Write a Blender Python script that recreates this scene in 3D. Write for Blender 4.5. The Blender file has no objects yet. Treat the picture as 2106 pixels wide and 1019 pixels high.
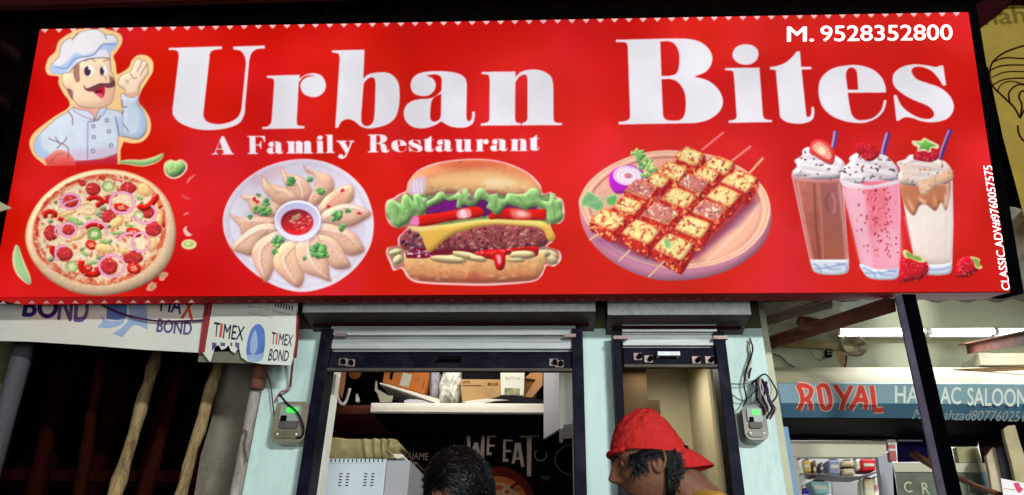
import bpy, bmesh, math, random
import numpy as np
from mathutils import Vector, Matrix
from mathutils.geometry import tessellate_polygon
random.seed(5)
RNG = np.random.default_rng(11)
S = bpy.context.scene
C = S.collection

# ------------------------------------------------------------------ camera
FPX, PW, PH = 1450.0, 2106.0, 1019.0
YAW, PITCH, ROLL = -0.070148, 0.481827, 0.023489
CAM = Vector((0.0, 0.0, 1.25))
FW = Vector((math.sin(YAW)*math.cos(PITCH), math.cos(YAW)*math.cos(PITCH), math.sin(PITCH)))
_rt = Vector((math.cos(YAW), -math.sin(YAW), 0.0))
_up = _rt.cross(FW)
RT = _rt*math.cos(ROLL) + _up*math.sin(ROLL)
UP = _up*math.cos(ROLL) - _rt*math.sin(ROLL)
cd = bpy.data.cameras.new('camera')
cam = bpy.data.objects.new('camera', cd); C.objects.link(cam)
cd.sensor_width = 36.0; cd.lens = FPX/PW*36.0
cd.clip_start = 0.02; cd.clip_end = 500.0
M = Matrix((RT, UP, -FW)).transposed().to_4x4(); M.translation = CAM
cam.matrix_world = M
S.camera = cam

# ------------------------------------------------------------------ world, exposure
w = bpy.data.worlds.new('World'); S.world = w; w.use_nodes = True
nt = w.node_tree; bg = nt.nodes['Background']
sky = nt.nodes.new('ShaderNodeTexSky'); sky.sky_type = 'NISHITA'; sky.sun_disc = False
sky.sun_elevation = math.radians(-5.0); sky.sun_rotation = math.radians(200)
nt.links.new(sky.outputs[0], bg.inputs[0]); bg.inputs[1].default_value = 0.1
S.view_settings.view_transform = 'Standard'; S.view_settings.look = 'None'
S.view_settings.exposure = 0.0; S.view_settings.gamma = 1.0

def area_lamp(name, loc, target, sx, sy, power, col):
    ld = bpy.data.lights.new(name, 'AREA'); ld.shape = 'RECTANGLE'; ld.size = sx; ld.size_y = sy
    ld.energy = power; ld.color = col
    o = bpy.data.objects.new(name, ld); C.objects.link(o); o.location = loc
    o.rotation_euler = (Vector(target)-Vector(loc)).to_track_quat('-Z', 'Y').to_euler()
    return o
# light from across the street, behind the photographer
area_lamp('street_light', (2.4, -3.2, 2.9), (0.0, 3.5, 2.0), 0.9, 0.2, 370.0, (0.93, 1.0, 0.96))
area_lamp('low_fill_light', (0.3, -4.0, 1.0), (0.0, 3.5, 2.4), 4.0, 1.7, 185.0, (0.93, 1.0, 0.97))  # unseen low lamp, added to brighten the shutter hoods under the sign

# ------------------------------------------------------------------ pixels to real planes
def ray(px, py):
    return FW*FPX + RT*(px-PW/2) - UP*(py-PH/2)
def onY(px, py, Y):
    d = ray(px, py); return CAM + d*((Y-CAM.y)/d.y)
def onZ(px, py, Z):
    d = ray(px, py); return CAM + d*((Z-CAM.z)/d.z)
class Plane:
    def __init__(s, p, n): s.p = Vector(p); s.n = Vector(n).normalized()
    def at(s, px, py, lift=0.0):
        d = ray(px, py); q = s.p + s.n*lift
        return CAM + d*((q-CAM).dot(s.n)/d.dot(s.n))
def YP(Y): return Plane((0, Y, 0), (0, -1, 0))

# ------------------------------------------------------------------ materials
MATS = {}
def lin(c):
    return tuple((x/255/12.92 if x/255 <= .04045 else ((x/255+.055)/1.055)**2.4) for x in c[:3])
def mat(name, rgb, rough=.6, metal=0., var=0., scale=8., bump=0., emit=0., dirt=None, dirt_amt=0., spec=None, stretch=(1,1,1), coat=0, alpha=1.0):
    """procedural principled material: base colour (sRGB 0-255) with noise variation, dirt and bump"""
    if name in MATS: return MATS[name]
    m = bpy.data.materials.new(name); m.use_nodes = True; n = m.node_tree; b = n.nodes['Principled BSDF']
    c = lin(rgb)
    b.inputs['Roughness'].default_value = rough; b.inputs['Metallic'].default_value = metal
    b.inputs['Base Color'].default_value = (*c, 1)
    b.inputs['Specular IOR Level'].default_value = spec if spec is not None else (.04 if max(rgb) < 52 and rough > .4 else .22)
    if coat: b.inputs['Coat Weight'].default_value = coat
    tc = n.nodes.new('ShaderNodeTexCoord'); mp = n.nodes.new('ShaderNodeMapping'); mp.inputs['Scale'].default_value = stretch
    n.links.new(tc.outputs['Object'], mp.inputs[0])
    out = None
    if var > 0:
        t = n.nodes.new('ShaderNodeTexNoise'); t.inputs['Scale'].default_value = scale; t.inputs['Detail'].default_value = 7; t.inputs['Roughness'].default_value = .65
        n.links.new(mp.outputs[0], t.inputs['Vector'])
        mr = n.nodes.new('ShaderNodeMapRange'); mr.inputs[1].default_value = .3; mr.inputs[2].default_value = .7
        mr.inputs[3].default_value = 1-var; mr.inputs[4].default_value = 1+var*.6
        n.links.new(t.outputs['Fac'], mr.inputs[0])
        mx = n.nodes.new('ShaderNodeMix'); mx.data_type = 'RGBA'; mx.blend_type = 'MULTIPLY'; mx.inputs[0].default_value = 1
        mx.inputs[6].default_value = (*c, 1); n.links.new(mr.outputs[0], mx.inputs[7]); out = mx.outputs[2]
    if dirt is not None:
        t2 = n.nodes.new('ShaderNodeTexNoise'); t2.inputs['Scale'].default_value = scale*.45; t2.inputs['Detail'].default_value = 9; t2.inputs['Roughness'].default_value = .75
        n.links.new(mp.outputs[0], t2.inputs['Vector'])
        cr = n.nodes.new('ShaderNodeMapRange'); cr.inputs[1].default_value = .5; cr.inputs[2].default_value = .72
        cr.inputs[3].default_value = 0; cr.inputs[4].default_value = dirt_amt
        n.links.new(t2.outputs['Fac'], cr.inputs[0])
        mx2 = n.nodes.new('ShaderNodeMix'); mx2.data_type = 'RGBA'; n.links.new(cr.outputs[0], mx2.inputs[0])
        if out: n.links.new(out, mx2.inputs[6])
        else: mx2.inputs[6].default_value = (*c, 1)
        mx2.inputs[7].default_value = (*lin(dirt), 1); out = mx2.outputs[2]
    if out: n.links.new(out, b.inputs['Base Color'])
    if bump > 0:
        t3 = n.nodes.new('ShaderNodeTexNoise'); t3.inputs['Scale'].default_value = scale*3; t3.inputs['Detail'].default_value = 5
        n.links.new(mp.outputs[0], t3.inputs['Vector'])
        bp = n.nodes.new('ShaderNodeBump'); bp.inputs['Strength'].default_value = bump; bp.inputs['Distance'].default_value = .01
        n.links.new(t3.outputs['Fac'], bp.inputs['Height']); n.links.new(bp.outputs[0], b.inputs['Normal'])
    if emit > 0:
        b.inputs['Emission Color'].default_value = (*c, 1); b.inputs['Emission Strength'].default_value = emit
    if alpha < 1: b.inputs['Alpha'].default_value = alpha
    MATS[name] = m; return m
def glow_print(name, strength, base=.25):
    """back-lit printed flex: the ink colour comes from the 'print' colour attribute, lit by tubes inside the box"""
    m = bpy.data.materials.new(name); m.use_nodes = True; n = m.node_tree; b = n.nodes['Principled BSDF']
    a = n.nodes.new('ShaderNodeAttribute'); a.attribute_name = 'print'
    t = n.nodes.new('ShaderNodeTexCoord'); no = n.nodes.new('ShaderNodeTexNoise'); no.inputs['Scale'].default_value = 2.3; no.inputs['Detail'].default_value = 1
    n.links.new(t.outputs['Object'], no.inputs[0])
    mr = n.nodes.new('ShaderNodeMapRange'); mr.inputs[1].default_value = .3; mr.inputs[2].default_value = .7; mr.inputs[3].default_value = strength*.86; mr.inputs[4].default_value = strength*1.1
    n.links.new(no.outputs[0], mr.inputs[0])
    mul = n.nodes.new('ShaderNodeMix'); mul.data_type = 'RGBA'; mul.blend_type = 'MULTIPLY'; mul.inputs[0].default_value = 1
    n.links.new(a.outputs['Color'], mul.inputs[6]); mul.inputs[7].default_value = (base, base, base, 1)
    n.links.new(mul.outputs[2], b.inputs['Base Color'])
    n.links.new(a.outputs['Color'], b.inputs['Emission Color']); n.links.new(mr.outputs[0], b.inputs['Emission Strength'])
    b.inputs['Roughness'].default_value = .6; b.inputs['Specular IOR Level'].default_value = .08
    m.cycles.emission_sampling = 'NONE'
    return m
def print_mat(name, rough=.5):
    """unlit print or painted picture: colours from the 'print' attribute"""
    if name in MATS: return MATS[name]
    m = bpy.data.materials.new(name); m.use_nodes = True; n = m.node_tree; b = n.nodes['Principled BSDF']
    a = n.nodes.new('ShaderNodeAttribute'); a.attribute_name = 'print'
    n.links.new(a.outputs['Color'], b.inputs['Base Color']); b.inputs['Roughness'].default_value = rough
    MATS[name] = m; return m

# ------------------------------------------------------------------ scene-tree helpers
def tag(o, label=None, cat=None, group=None, kind=None):
    if label: o['label'] = label
    if cat: o['category'] = cat
    if group: o['group'] = group
    if kind: o['kind'] = kind
    return o
def thing(name, label, cat, loc=(0,0,0), group=None):
    o = bpy.data.objects.new(name, None); C.objects.link(o); o.location = loc; o.empty_display_size = .1
    return tag(o, label, cat, group)
def link(name, me, m, parent=None):
    o = bpy.data.objects.new(name, me); C.objects.link(o)
    for k in (m if isinstance(m, (list, tuple)) else [m]):
        me.materials.append(k)
    if parent:
        o.parent = parent
        bpy.context.view_layer.update()
        o.matrix_parent_inverse = parent.matrix_world.inverted()
    return o
class MB:
    """collects shapes in world space, links them as one mesh"""
    def __init__(s): s.v = []; s.f = []; s.mi = []; s.sm = []
    def add(s, vs, fs, mi=0, smooth=False):
        b = len(s.v); s.v += [tuple(v) for v in vs]; s.f += [tuple(i+b for i in f) for f in fs]; s.mi += [mi]*len(fs); s.sm += [smooth]*len(fs); return s
    def box(s, a, b, mi=0):
        x0,y0,z0 = a; x1,y1,z1 = b
        return s.add([(x0,y0,z0),(x1,y0,z0),(x1,y1,z0),(x0,y1,z0),(x0,y0,z1),(x1,y0,z1),(x1,y1,z1),(x0,y1,z1)],
                     [(0,3,2,1),(4,5,6,7),(0,1,5,4),(1,2,6,5),(2,3,7,6),(3,0,4,7)], mi)
    def prism(s, pts, off, mi=0):
        """polygon of world points extruded by vector off"""
        n = len(pts); off = Vector(off); tri = tessellate_polygon([[Vector(p) for p in pts]])
        vs = [Vector(p) for p in pts] + [Vector(p)+off for p in pts]
        fs = [tuple(t) for t in tri] + [tuple(i+n for i in reversed(t)) for t in tri] + [(i, (i+1)%n, (i+1)%n+n, i+n) for i in range(n)]
        return s.add(vs, fs, mi)
    def tube(s, path, r, n=8, mi=0, cap=True):
        path = [Vector(p) for p in path]; rs = r if isinstance(r, (list, tuple)) else [r]*len(path)
        vs = []; fs = []; prev = None
        for i, p in enumerate(path):
            t = (path[min(i+1, len(path)-1)]-path[max(i-1, 0)]).normalized()
            a = prev if prev is not None else (Vector((0,0,1)) if abs(t.z) < .9 else Vector((1,0,0)))
            u = (a - t*a.dot(t)).normalized(); v = t.cross(u); prev = u
            for k in range(n):
                an = 2*math.pi*k/n; vs.append(p + (u*math.cos(an)+v*math.sin(an))*rs[i])
        for i in range(len(path)-1):
            for k in range(n):
                fs.append((i*n+k, i*n+(k+1)%n, (i+1)*n+(k+1)%n, (i+1)*n+k))
        if cap: fs.append(tuple(range(n))[::-1]); fs.append(tuple((len(path)-1)*n+k for k in range(n)))
        return s.add(vs, fs, mi, True)
    def build(s, name, m, parent=None, bevel=0):
        me = bpy.data.meshes.new(name); me.from_pydata(s.v, [], s.f)
        me.polygons.foreach_set('material_index', s.mi); me.polygons.foreach_set('use_smooth', s.sm)
        if bevel or True:
            bm = bmesh.new(); bm.from_mesh(me); bmesh.ops.recalc_face_normals(bm, faces=bm.faces); bm.to_mesh(me); bm.free()
        me.update(); o = link(name, me, m, parent)
        if bevel:
            b = o.modifiers.new('b', 'BEVEL'); b.width = bevel; b.segments = 2; b.limit_method = 'ANGLE'; b.angle_limit = .7
        return o
def pxprism(mb, pts, plane, depth, mi=0, lift=0):
    """front outline given where it stands on a real plane, real thickness behind it"""
    if not isinstance(plane, Plane): plane = YP(plane)
    return mb.prism([plane.at(x, y, lift) for x, y in pts], -plane.n*depth, mi)
def smooth_path(pts, n=6):
    pts = [Vector(p) for p in pts]; out = []
    for i in range(len(pts)-1):
        p1, p2 = pts[i], pts[i+1]; p0 = pts[i-1] if i else p1*2-p2; p3 = pts[i+2] if i+2 < len(pts) else p2*2-p1
        for k in range(n):
            t = k/n
            out.append(.5*((2*p1)+(p2-p0)*t+(2*p0-5*p1+4*p2-p3)*t*t+(3*p1-3*p2+p3-p0)*t**3))
    out.append(pts[-1]); return out

# ------------------------------------------------------------------ outlines "x,y x,y* ..." (* marks a corner)
def parse(s):
    P = []; K = []
    for tok in s.split():
        k = tok.endswith('*'); x, y = tok.rstrip('*').split(','); P.append((float(x), float(y))); K.append(k)
    return P, K
def spl(s, n=5, closed=True):
    P, K = parse(s); out = []; N = len(P)
    for i in range(N if closed else N-1):
        p1 = np.array(P[i]); p2 = np.array(P[(i+1) % N]); k1 = K[i]; k2 = K[(i+1) % N]
        if not closed: k1 = k1 or i == 0; k2 = k2 or i == N-2
        if k1 and k2: out.append(tuple(p1)); continue
        p0 = 2*p1-p2 if k1 else np.array(P[i-1]); p3 = 2*p2-p1 if k2 else np.array(P[(i+2) % N])
        for j in range(n):
            t = j/n
            out.append(tuple(.5*((2*p1)+(p2-p0)*t+(2*p0-5*p1+4*p2-p3)*t*t+(3*p1-3*p2+p3-p0)*t**3)))
    if not closed: out.append(tuple(P[-1]))
    return out
def ell(cx, cy, rx, ry, ang=0, n=28, a0=0, a1=360):
    a = math.radians(ang); o = []
    full = abs(a1-a0) >= 360; m = n if full else n+1
    for k in range(m):
        t = math.radians(a0+(a1-a0)*k/n); x = rx*math.cos(t); y = ry*math.sin(t)
        o.append((cx+x*math.cos(a)-y*math.sin(a), cy+x*math.sin(a)+y*math.cos(a)))
    return o
def plate(mb, rings, plane, lift, thick=.0012, mi=0):
    """flat cut-out (outer ring + holes), thin, on a plane; rings in photograph pixels"""
    R = [[Vector((x, y, 0)) for x, y in r] for r in rings]
    tri = tessellate_polygon(R); flat = [p for r in rings for p in r]
    n = len(flat); vs = [plane.at(x, y, lift) for x, y in flat] + [plane.at(x, y, lift-thick) for x, y in flat]
    fs = [tuple(t) for t in tri]; b = 0
    for r in rings:
        k = len(r)
        for i in range(k): fs.append((b+i, b+(i+1) % k, b+(i+1) % k+n, b+i+n))
        b += k
    return mb.add(vs, fs, mi)
# ------------------------------------------------------------------ painter for the printed pictures
CX0, CY0, CW, CH = -40, 10, 2170, 640
class Canvas:
    def __init__(s, x0, y0, w, h, col):
        s.x0, s.y0, s.w, s.h = x0, y0, w, h
        s.a = np.zeros((h, w, 3)); s.a[:] = np.array(col)/255.
        s.o = (0, 0, 1.)
    def T(s, ox, oy, sc): s.o = (ox, oy, sc)
    def tp(s, pts): return [(s.o[0]+x/s.o[2]-s.x0, s.o[1]+y/s.o[2]-s.y0) for x, y in pts]
CV = None
def noise(h, w, cell, seed):
    r = np.random.default_rng(seed); gh, gw = int(h/cell)+3, int(w/cell)+3
    g = r.random((gh, gw)); y = np.arange(h)/cell; x = np.arange(w)/cell
    yi = y.astype(int); xi = x.astype(int); fy = y-yi; fx = x-xi; fy = fy*fy*(3-2*fy); fx = fx*fx*(3-2*fx)
    A = g[np.ix_(yi, xi)]; B = g[np.ix_(yi, xi+1)]; D = g[np.ix_(yi+1, xi)]; E = g[np.ix_(yi+1, xi+1)]
    return (A*(1-fx)+B*fx)*(1-fy)[:, None]+(D*(1-fx)+E*fx)*fy[:, None]
def blur(m, r):
    r = int(round(r))
    if r < 1: return m
    for _ in range(2):
        for ax in (0, 1):
            p = np.pad(m, [(r+1, r) if i == ax else (0, 0) for i in range(m.ndim)], mode='edge'); c = np.cumsum(p, axis=ax)
            n = m.shape[ax]
            m = (np.take(c, range(2*r+1, 2*r+1+n), axis=ax)-np.take(c, range(0, n), axis=ax))/(2*r+1)
    return m
def mask(polys, x0, y0, w, h):
    SS = 3; m = np.zeros((h, w+2)); P = []
    for p in polys: P += [(p[i], p[(i+1) % len(p)]) for i in range(len(p))]
    E = np.array([(a[0], a[1], b[0], b[1]) for a, b in P])
    for r in range(h*SS):
        y = y0+(r+.5)/SS; k = ((E[:, 1] <= y) != (E[:, 3] <= y)); e = E[k]
        if not len(e): continue
        xs = np.sort(e[:, 0]+(y-e[:, 1])/(e[:, 3]-e[:, 1])*(e[:, 2]-e[:, 0]))-x0
        for i in range(0, len(xs)-1, 2):
            for v, sg in ((xs[i], 1.), (xs[i+1], -1.)):
                v = min(max(v, 0), w); j = int(v); f = v-j
                m[r//SS, j] += sg*(1-f)/SS; m[r//SS, j+1] += sg*f/SS
    return np.clip(np.cumsum(m, axis=1)[:, :w], 0, 1)
def fill(pts, col, a=1., soft=0, col2=None, dirn=(0, 1), bev=0, bevr=5, tex=0, texs=4, rim=None, rimw=3, cells=None, holes=None, clip=None):
    """paint a shape: col->col2 gradient along dirn, bev = rounded shading, tex = mottling, rim = edge colour"""
    if isinstance(pts, str): pts = spl(pts)
    P = CV.tp(pts); H = [CV.tp(spl(h) if isinstance(h, str) else h) for h in (holes or [])]
    xs = [p[0] for p in P]; ys = [p[1] for p in P]; pad = int(soft*3+4+rimw)
    x0 = max(0, int(min(xs))-pad); y0 = max(0, int(min(ys))-pad); x1 = min(CV.w, int(max(xs))+pad+2); y1 = min(CV.h, int(max(ys))+pad+2)
    if x1 <= x0 or y1 <= y0: return None
    w, h = x1-x0, y1-y0; m = mask([P]+H, x0, y0, w, h); m0 = m
    if soft: m = blur(m, soft)
    c = np.zeros((h, w, 3)); c[:] = np.array(col)/255.
    if col2 is not None:
        yy, xx = np.mgrid[0:h, 0:w]; d = xx*dirn[0]+yy*dirn[1]; s = m0 > .5
        lo, hi = (d[s].min(), d[s].max()) if s.any() else (0, 1)
        t = np.clip((d-lo)/max(hi-lo, 1e-6), 0, 1)[..., None]; c = c*(1-t)+np.array(col2)/255.*t
    sd = x0*7+y0*13+int(texs*5)
    if rim is not None:
        e = 1-blur(m0, rimw); e = np.clip((e-.0)*2, 0, 1)[..., None]; c = c*(1-e)+np.array(rim)/255.*e
    if bev:
        b = blur(m0, bevr); gy, gx = np.gradient(b); L = (gx*.5+gy*.85)*bevr*2.2
        c = c*(1+bev*(L-.35*(1-b)))[..., None]
    if tex:
        q = noise(h, w, texs, sd)*.6+noise(h, w, max(1, texs*.45), sd+1)*.4; c = c*(1+tex*(q-.5)*2)[..., None]
    if cells is not None:
        q = noise(h, w, cells[1], sd+5)*.65+noise(h, w, max(1, cells[1]*.5), sd+6)*.35
        t = np.clip((q-cells[2])*cells[3], 0, 1)[..., None]; c = c*(1-t)+np.array(cells[0])/255.*t
    mm = (m*a)[..., None]
    if clip is not None: mm = mm*clip[y0:y1, x0:x1, None]
    r = CV.a[y0:y1, x0:x1]; r[:] = r*(1-mm)+np.clip(c, 0, 1)*mm
    return (x0, y0, m0)
def fullmask(pts):
    if isinstance(pts, str): pts = spl(pts)
    return mask([CV.tp(pts)], 0, 0, CV.w, CV.h)
def stroke(pts, col, wd, a=1., closed=False, soft=0, taper=False, **k):
    if isinstance(pts, str): pts = spl(pts, closed=closed)
    n = len(pts); L = []; R = []
    for i, p in enumerate(pts):
        q0 = pts[i-1] if (closed or i) else p; q1 = pts[(i+1) % n] if (closed or i < n-1) else p
        dx, dy = q1[0]-q0[0], q1[1]-q0[1]; d = math.hypot(dx, dy) or 1
        ww = wd/2*((math.sin(math.pi*(i+.3)/(n-.4))**.6 if 0 < i < n-1 else .15) if taper else 1)
        L.append((p[0]-dy/d*ww, p[1]+dx/d*ww)); R.append((p[0]+dy/d*ww, p[1]-dx/d*ww))
    if closed: return fill(L, col, a, soft, holes=[R], **k)
    return fill(L+R[::-1], col, a, soft, **k)
def blob(cx, cy, rx, ry, col, ang=0, wob=.15, seed=0, n=14, **k):
    r = random.Random(seed*7919+int(cx*3+cy)); p = []
    a = math.radians(ang)
    for i in range(n):
        t = 2*math.pi*i/n; f = 1+r.uniform(-wob, wob); x = rx*f*math.cos(t); y = ry*f*math.sin(t)
        p.append((cx+x*math.cos(a)-y*math.sin(a), cy+x*math.sin(a)+y*math.cos(a)))
    return fill(spl(' '.join('%.1f,%.1f' % q for q in p), 4), col, **k)
def inside(poly, x, y):
    c = False; n = len(poly)
    for i in range(n):
        (x1, y1), (x2, y2) = poly[i], poly[i-1]
        if (y1 > y) != (y2 > y) and x < (x2-x1)*(y-y1)/(y2-y1)+x1: c = not c
    return c

CV = Canvas(CX0, CY0, CW, CH, (214, 22, 20))
# the red ink, mottled by the tubes behind it
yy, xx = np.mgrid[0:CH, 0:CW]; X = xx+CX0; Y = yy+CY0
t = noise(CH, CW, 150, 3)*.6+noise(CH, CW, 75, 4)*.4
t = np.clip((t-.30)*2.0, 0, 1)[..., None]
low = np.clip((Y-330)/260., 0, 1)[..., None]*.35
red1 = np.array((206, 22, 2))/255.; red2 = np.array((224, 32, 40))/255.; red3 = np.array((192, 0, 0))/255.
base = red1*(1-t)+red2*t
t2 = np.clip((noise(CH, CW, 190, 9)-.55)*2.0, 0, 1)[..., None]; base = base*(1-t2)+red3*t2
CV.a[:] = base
# ---- border of small hearts, top and bottom
CV.T(0, 0, 1)
def heart(x, y, s, up=1, col=(250, 205, 205)):
    fill([(x-s, y), (x-s*.6, y-up*s*.45), (x-s*.15, y-up*s*.35), (x, y), (x, y), (x+s*.15, y-up*s*.35), (x+s*.6, y-up*s*.45), (x+s, y), (x, y+up*s)], col)
HT = []
x = 92.
while x < 1990:
    yt = 60.5+(x-82)/1910*(-35); heart(x, yt+1, 7.0, 1); x += 29.3

# ---- chef
CH_OUT = "350,460 290,450 272,410 290,350 330,310 350,250 400,210 440,190 470,175* 630,175* 690,190 728,215 730,260 700,310 680,340 692,380 700,440 720,440 770,405 790,360 830,330 880,335 915,370 915,430 880,490 840,560 835,620 870,660 900,720 900,790 860,845 800,860 740,850* 722,900* 722,985* 270,992* 200,930 176,860 200,800 270,740 340,690 405,650 415,610 380,560 350,500"
def chef():
    CV.T(0, 0, 2.912)
    fill(CH_OUT, (250, 212, 150), col2=(252, 205, 140))
    OL = (120, 82, 96)
    # raised arm
    fill("735,665* 725,600 722,570 740,560 790,585 828,560 832,600 828,625 860,680 880,740 870,800 830,835 780,830 700,812*", (205, 220, 236), bev=.25, bevr=7, rim=OL, rimw=1)
    fill("845,630 868,680 872,750 845,810 800,822 830,770 840,700", (170, 195, 230), soft=2, a=.9)
    stroke("732,600 735,640 760,640", OL, 5); stroke("738,660 735,730 770,790", OL, 5)
    # torso
    fill("440,640* 405,668 330,715 240,800 202,860 215,920 265,955 300,985* 452,985* 700,925* 712,810 735,800 735,685 690,660 640,650*", (212, 222, 234), tex=.03, texs=20, rim=OL, rimw=1)
    fill("240,805 205,860 215,915 262,950 300,925 250,880", (172, 198, 232), soft=2, a=.9)
    fill("700,720 735,700 735,800 712,812 695,780", (180, 202, 232), soft=2, a=.8)
    fill("265,955* 340,900 410,915 455,970 452,992* 280,992*", (240, 150, 140), col2=(226, 70, 66), soft=1)
    fill("452,962* 525,960 620,950 702,918* 706,990* 452,992*", (190, 60, 92), col2=(206, 30, 40))
    fill("420,900* 705,880* 702,925* 525,960* 450,965*", (215, 175, 205), soft=4, a=.55)
    # neck and collar
    fill("455,630* 640,625* 635,660 600,690 570,700 520,670 450,660", (240, 175, 150))
    fill("440,640* 470,655 530,665 572,710 560,720 500,700 438,665*", (215, 222, 236), rim=OL, rimw=1)
    fill("635,635* 640,650 620,690 575,720 590,660", (200, 212, 232), rim=OL, rimw=1)
    stroke("565,700 560,725 526,730*", OL, 5); stroke("526,730* 524,955*", (130, 120, 170), 5); stroke("600,690 590,720 560,728", OL, 4)
    stroke("405,668 432,700 434,750", OL, 5); stroke("690,700 705,760 712,812", OL, 5); stroke("290,830 340,850 400,880 412,930 400,950", OL, 5)
    stroke("330,820 350,850 365,865", OL, 5); stroke("400,822 385,850 362,868 340,890", OL, 5); stroke("290,985 340,930 380,920", OL, 4)
    for x, y in ((640, 722), (559, 757), (652, 788), (562, 823), (665, 873), (557, 905)):
        fill(ell(x, y, 13, 13), (120, 120, 150)); fill(ell(x, y, 7, 7), (215, 222, 236))
    # hand
    fill("745,575* 750,545 715,520 706,490 730,450 780,430 795,400 810,365 835,350 850,365 868,362 885,385 888,415 890,440 862,480 838,520 828,565 790,588", (252, 222, 190), bev=.2, bevr=5, rim=OL, rimw=1)
    stroke("820,430 840,395 852,365", OL, 4); stroke("838,455 862,415 884,385", OL, 4); stroke("780,440 800,470 822,465", OL, 4); stroke("750,480 770,490 760,500", OL, 3)
    fill("755,560* 822,545* 828,570 790,588 755,578", (238, 180, 150), soft=1, a=.8)
    # head
    fill("370,450 400,435 440,430 480,360 560,345 660,345* 668,420 690,490 685,560 668,615 620,645 540,650 470,635 435,590 432,545 395,535 375,500", (250, 214, 178), bev=.15, bevr=9, rim=OL, rimw=1)
    fill("640,500 680,500 680,590 640,640 560,648 600,610", (240, 180, 150), soft=3, a=.6)
    fill("400,530 430,545 435,600 408,560", (150, 95, 90))
    fill("440,405* 478,380* 476,440 478,485 455,492 440,450", (170, 120, 110)); fill("655,452* 680,470 685,500 660,500", (160, 105, 100))
    fill(ell(534, 424, 30, 33), (250, 245, 240)); fill(ell(524, 427, 20, 29), (70, 45, 70)); fill(ell(538, 408, 9, 12), (250, 250, 255))
    fill(ell(620, 424, 22, 32), (250, 245, 240)); fill(ell(611, 427, 13, 27), (70, 45, 70)); fill(ell(622, 408, 7, 11), (250, 250, 255))
    stroke("505,368 545,355 575,372", OL, 4); stroke("615,370 650,360 664,372", OL, 4)
    fill("575,485 590,455 615,450 640,470 645,490 610,505", (252, 215, 180)); stroke("600,452 630,462 635,485", (180, 110, 100), 4)
    fill("552,545* 600,520* 628,512* 628,555 612,590 585,575", (196, 30, 62)); fill("565,552 600,540 612,550 585,560", (120, 10, 40)); fill("575,565 600,560 615,575 605,588", (230, 90, 130))
    fill("500,510 520,530 560,515 600,500 640,500 665,495 680,480 690,500 680,522 640,528 620,515 580,540 540,550 510,538", (120, 66, 70), rim=(90, 40, 55), rimw=1)
    # hat
    fill("312,440 300,410 310,380 350,340 360,290 380,250 420,228 440,228 460,200 500,185 540,175* 590,175* 630,205 680,210 705,240 700,275 660,312* 660,350* 600,348 520,358 460,385 420,430 360,445", (236, 232, 236), rim=OL, rimw=1)
    fill("312,440 300,410 310,385 350,400 400,370 450,320 500,330 570,310 600,275 640,262 700,250 695,280 660,312* 655,330 640,330 600,300 560,330 480,350 430,400 380,440", (176, 200, 236), soft=1)
    fill("460,385 480,350 560,335 610,300 635,300 660,345* 590,345 520,357", (230, 228, 240)); stroke("330,400 400,410 440,360 480,345 560,330 610,270 650,265 690,270", (120, 130, 175), 6)
    stroke("430,245 445,225 470,200", OL, 4); stroke("628,205 632,225 640,235", OL, 4); stroke("420,430 460,385 520,357 600,348 660,352", OL, 5)
chef()
# ---- loose chillies, pepper, leaves
def leaf(path, wd, c1, c2, rimc=(240, 215, 170)):
    stroke(path, rimc, wd*1.25, taper=True); stroke(path, c1, wd*.85, taper=True, bev=.3, bevr=2)
CHILI = ["685,985 760,968 850,975 930,955 978,920"]
CV.T(0, 0, 2.912)
leaf("700,975 770,972 850,978 920,962 960,940 978,920", 34, (150, 190, 120), 0)
CV.T(0, 310, 3.0886)
leaf("105,600 110,680 130,750 160,800 192,850", 62, (160, 205, 140), 0)
fill("1040,120 1045,80 1080,58 1115,65 1150,56 1185,80 1188,120 1150,165 1100,180 1055,160", (245, 215, 180)); fill("1050,118 1055,85 1085,70 1115,76 1150,68 1175,90 1176,120 1145,155 1100,170 1062,150", (140, 185, 110), bev=.5, bevr=6, tex=.1)
stroke("1115,75 1110,110 1090,130", (220, 235, 170), 8, soft=1); stroke("1080,95 1072,120 1080,145", (200, 225, 160), 10, soft=1)
for p, c in (("1185,212 1205,180 1240,152", (240, 120, 120)), ("1150,280 1180,300 1215,310", (225, 80, 90)), ("1165,412 1185,400 1202,395", (240, 120, 130))): stroke(p, c, 15, taper=True)
fill("1170,490 1190,485 1225,530 1190,545 1165,515", (250, 195, 180)); fill("1185,500 1205,525 1225,532 1200,480", (200, 30, 40))
fill(ell(1200, 596, 48, 32), (240, 230, 170)); fill(ell(1198, 595, 34, 20), (175, 200, 110)); fill(ell(1195, 592, 14, 8), (235, 235, 190))
for cx, cy in ((1032, 795), (965, 865)):
    blob(cx, cy, 32, 26, (225, 150, 120), ang=-40, wob=.35, seed=3, tex=.3, texs=2); blob(cx+4, cy-4, 14, 10, (170, 160, 110), ang=30, wob=.4, seed=5)

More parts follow.
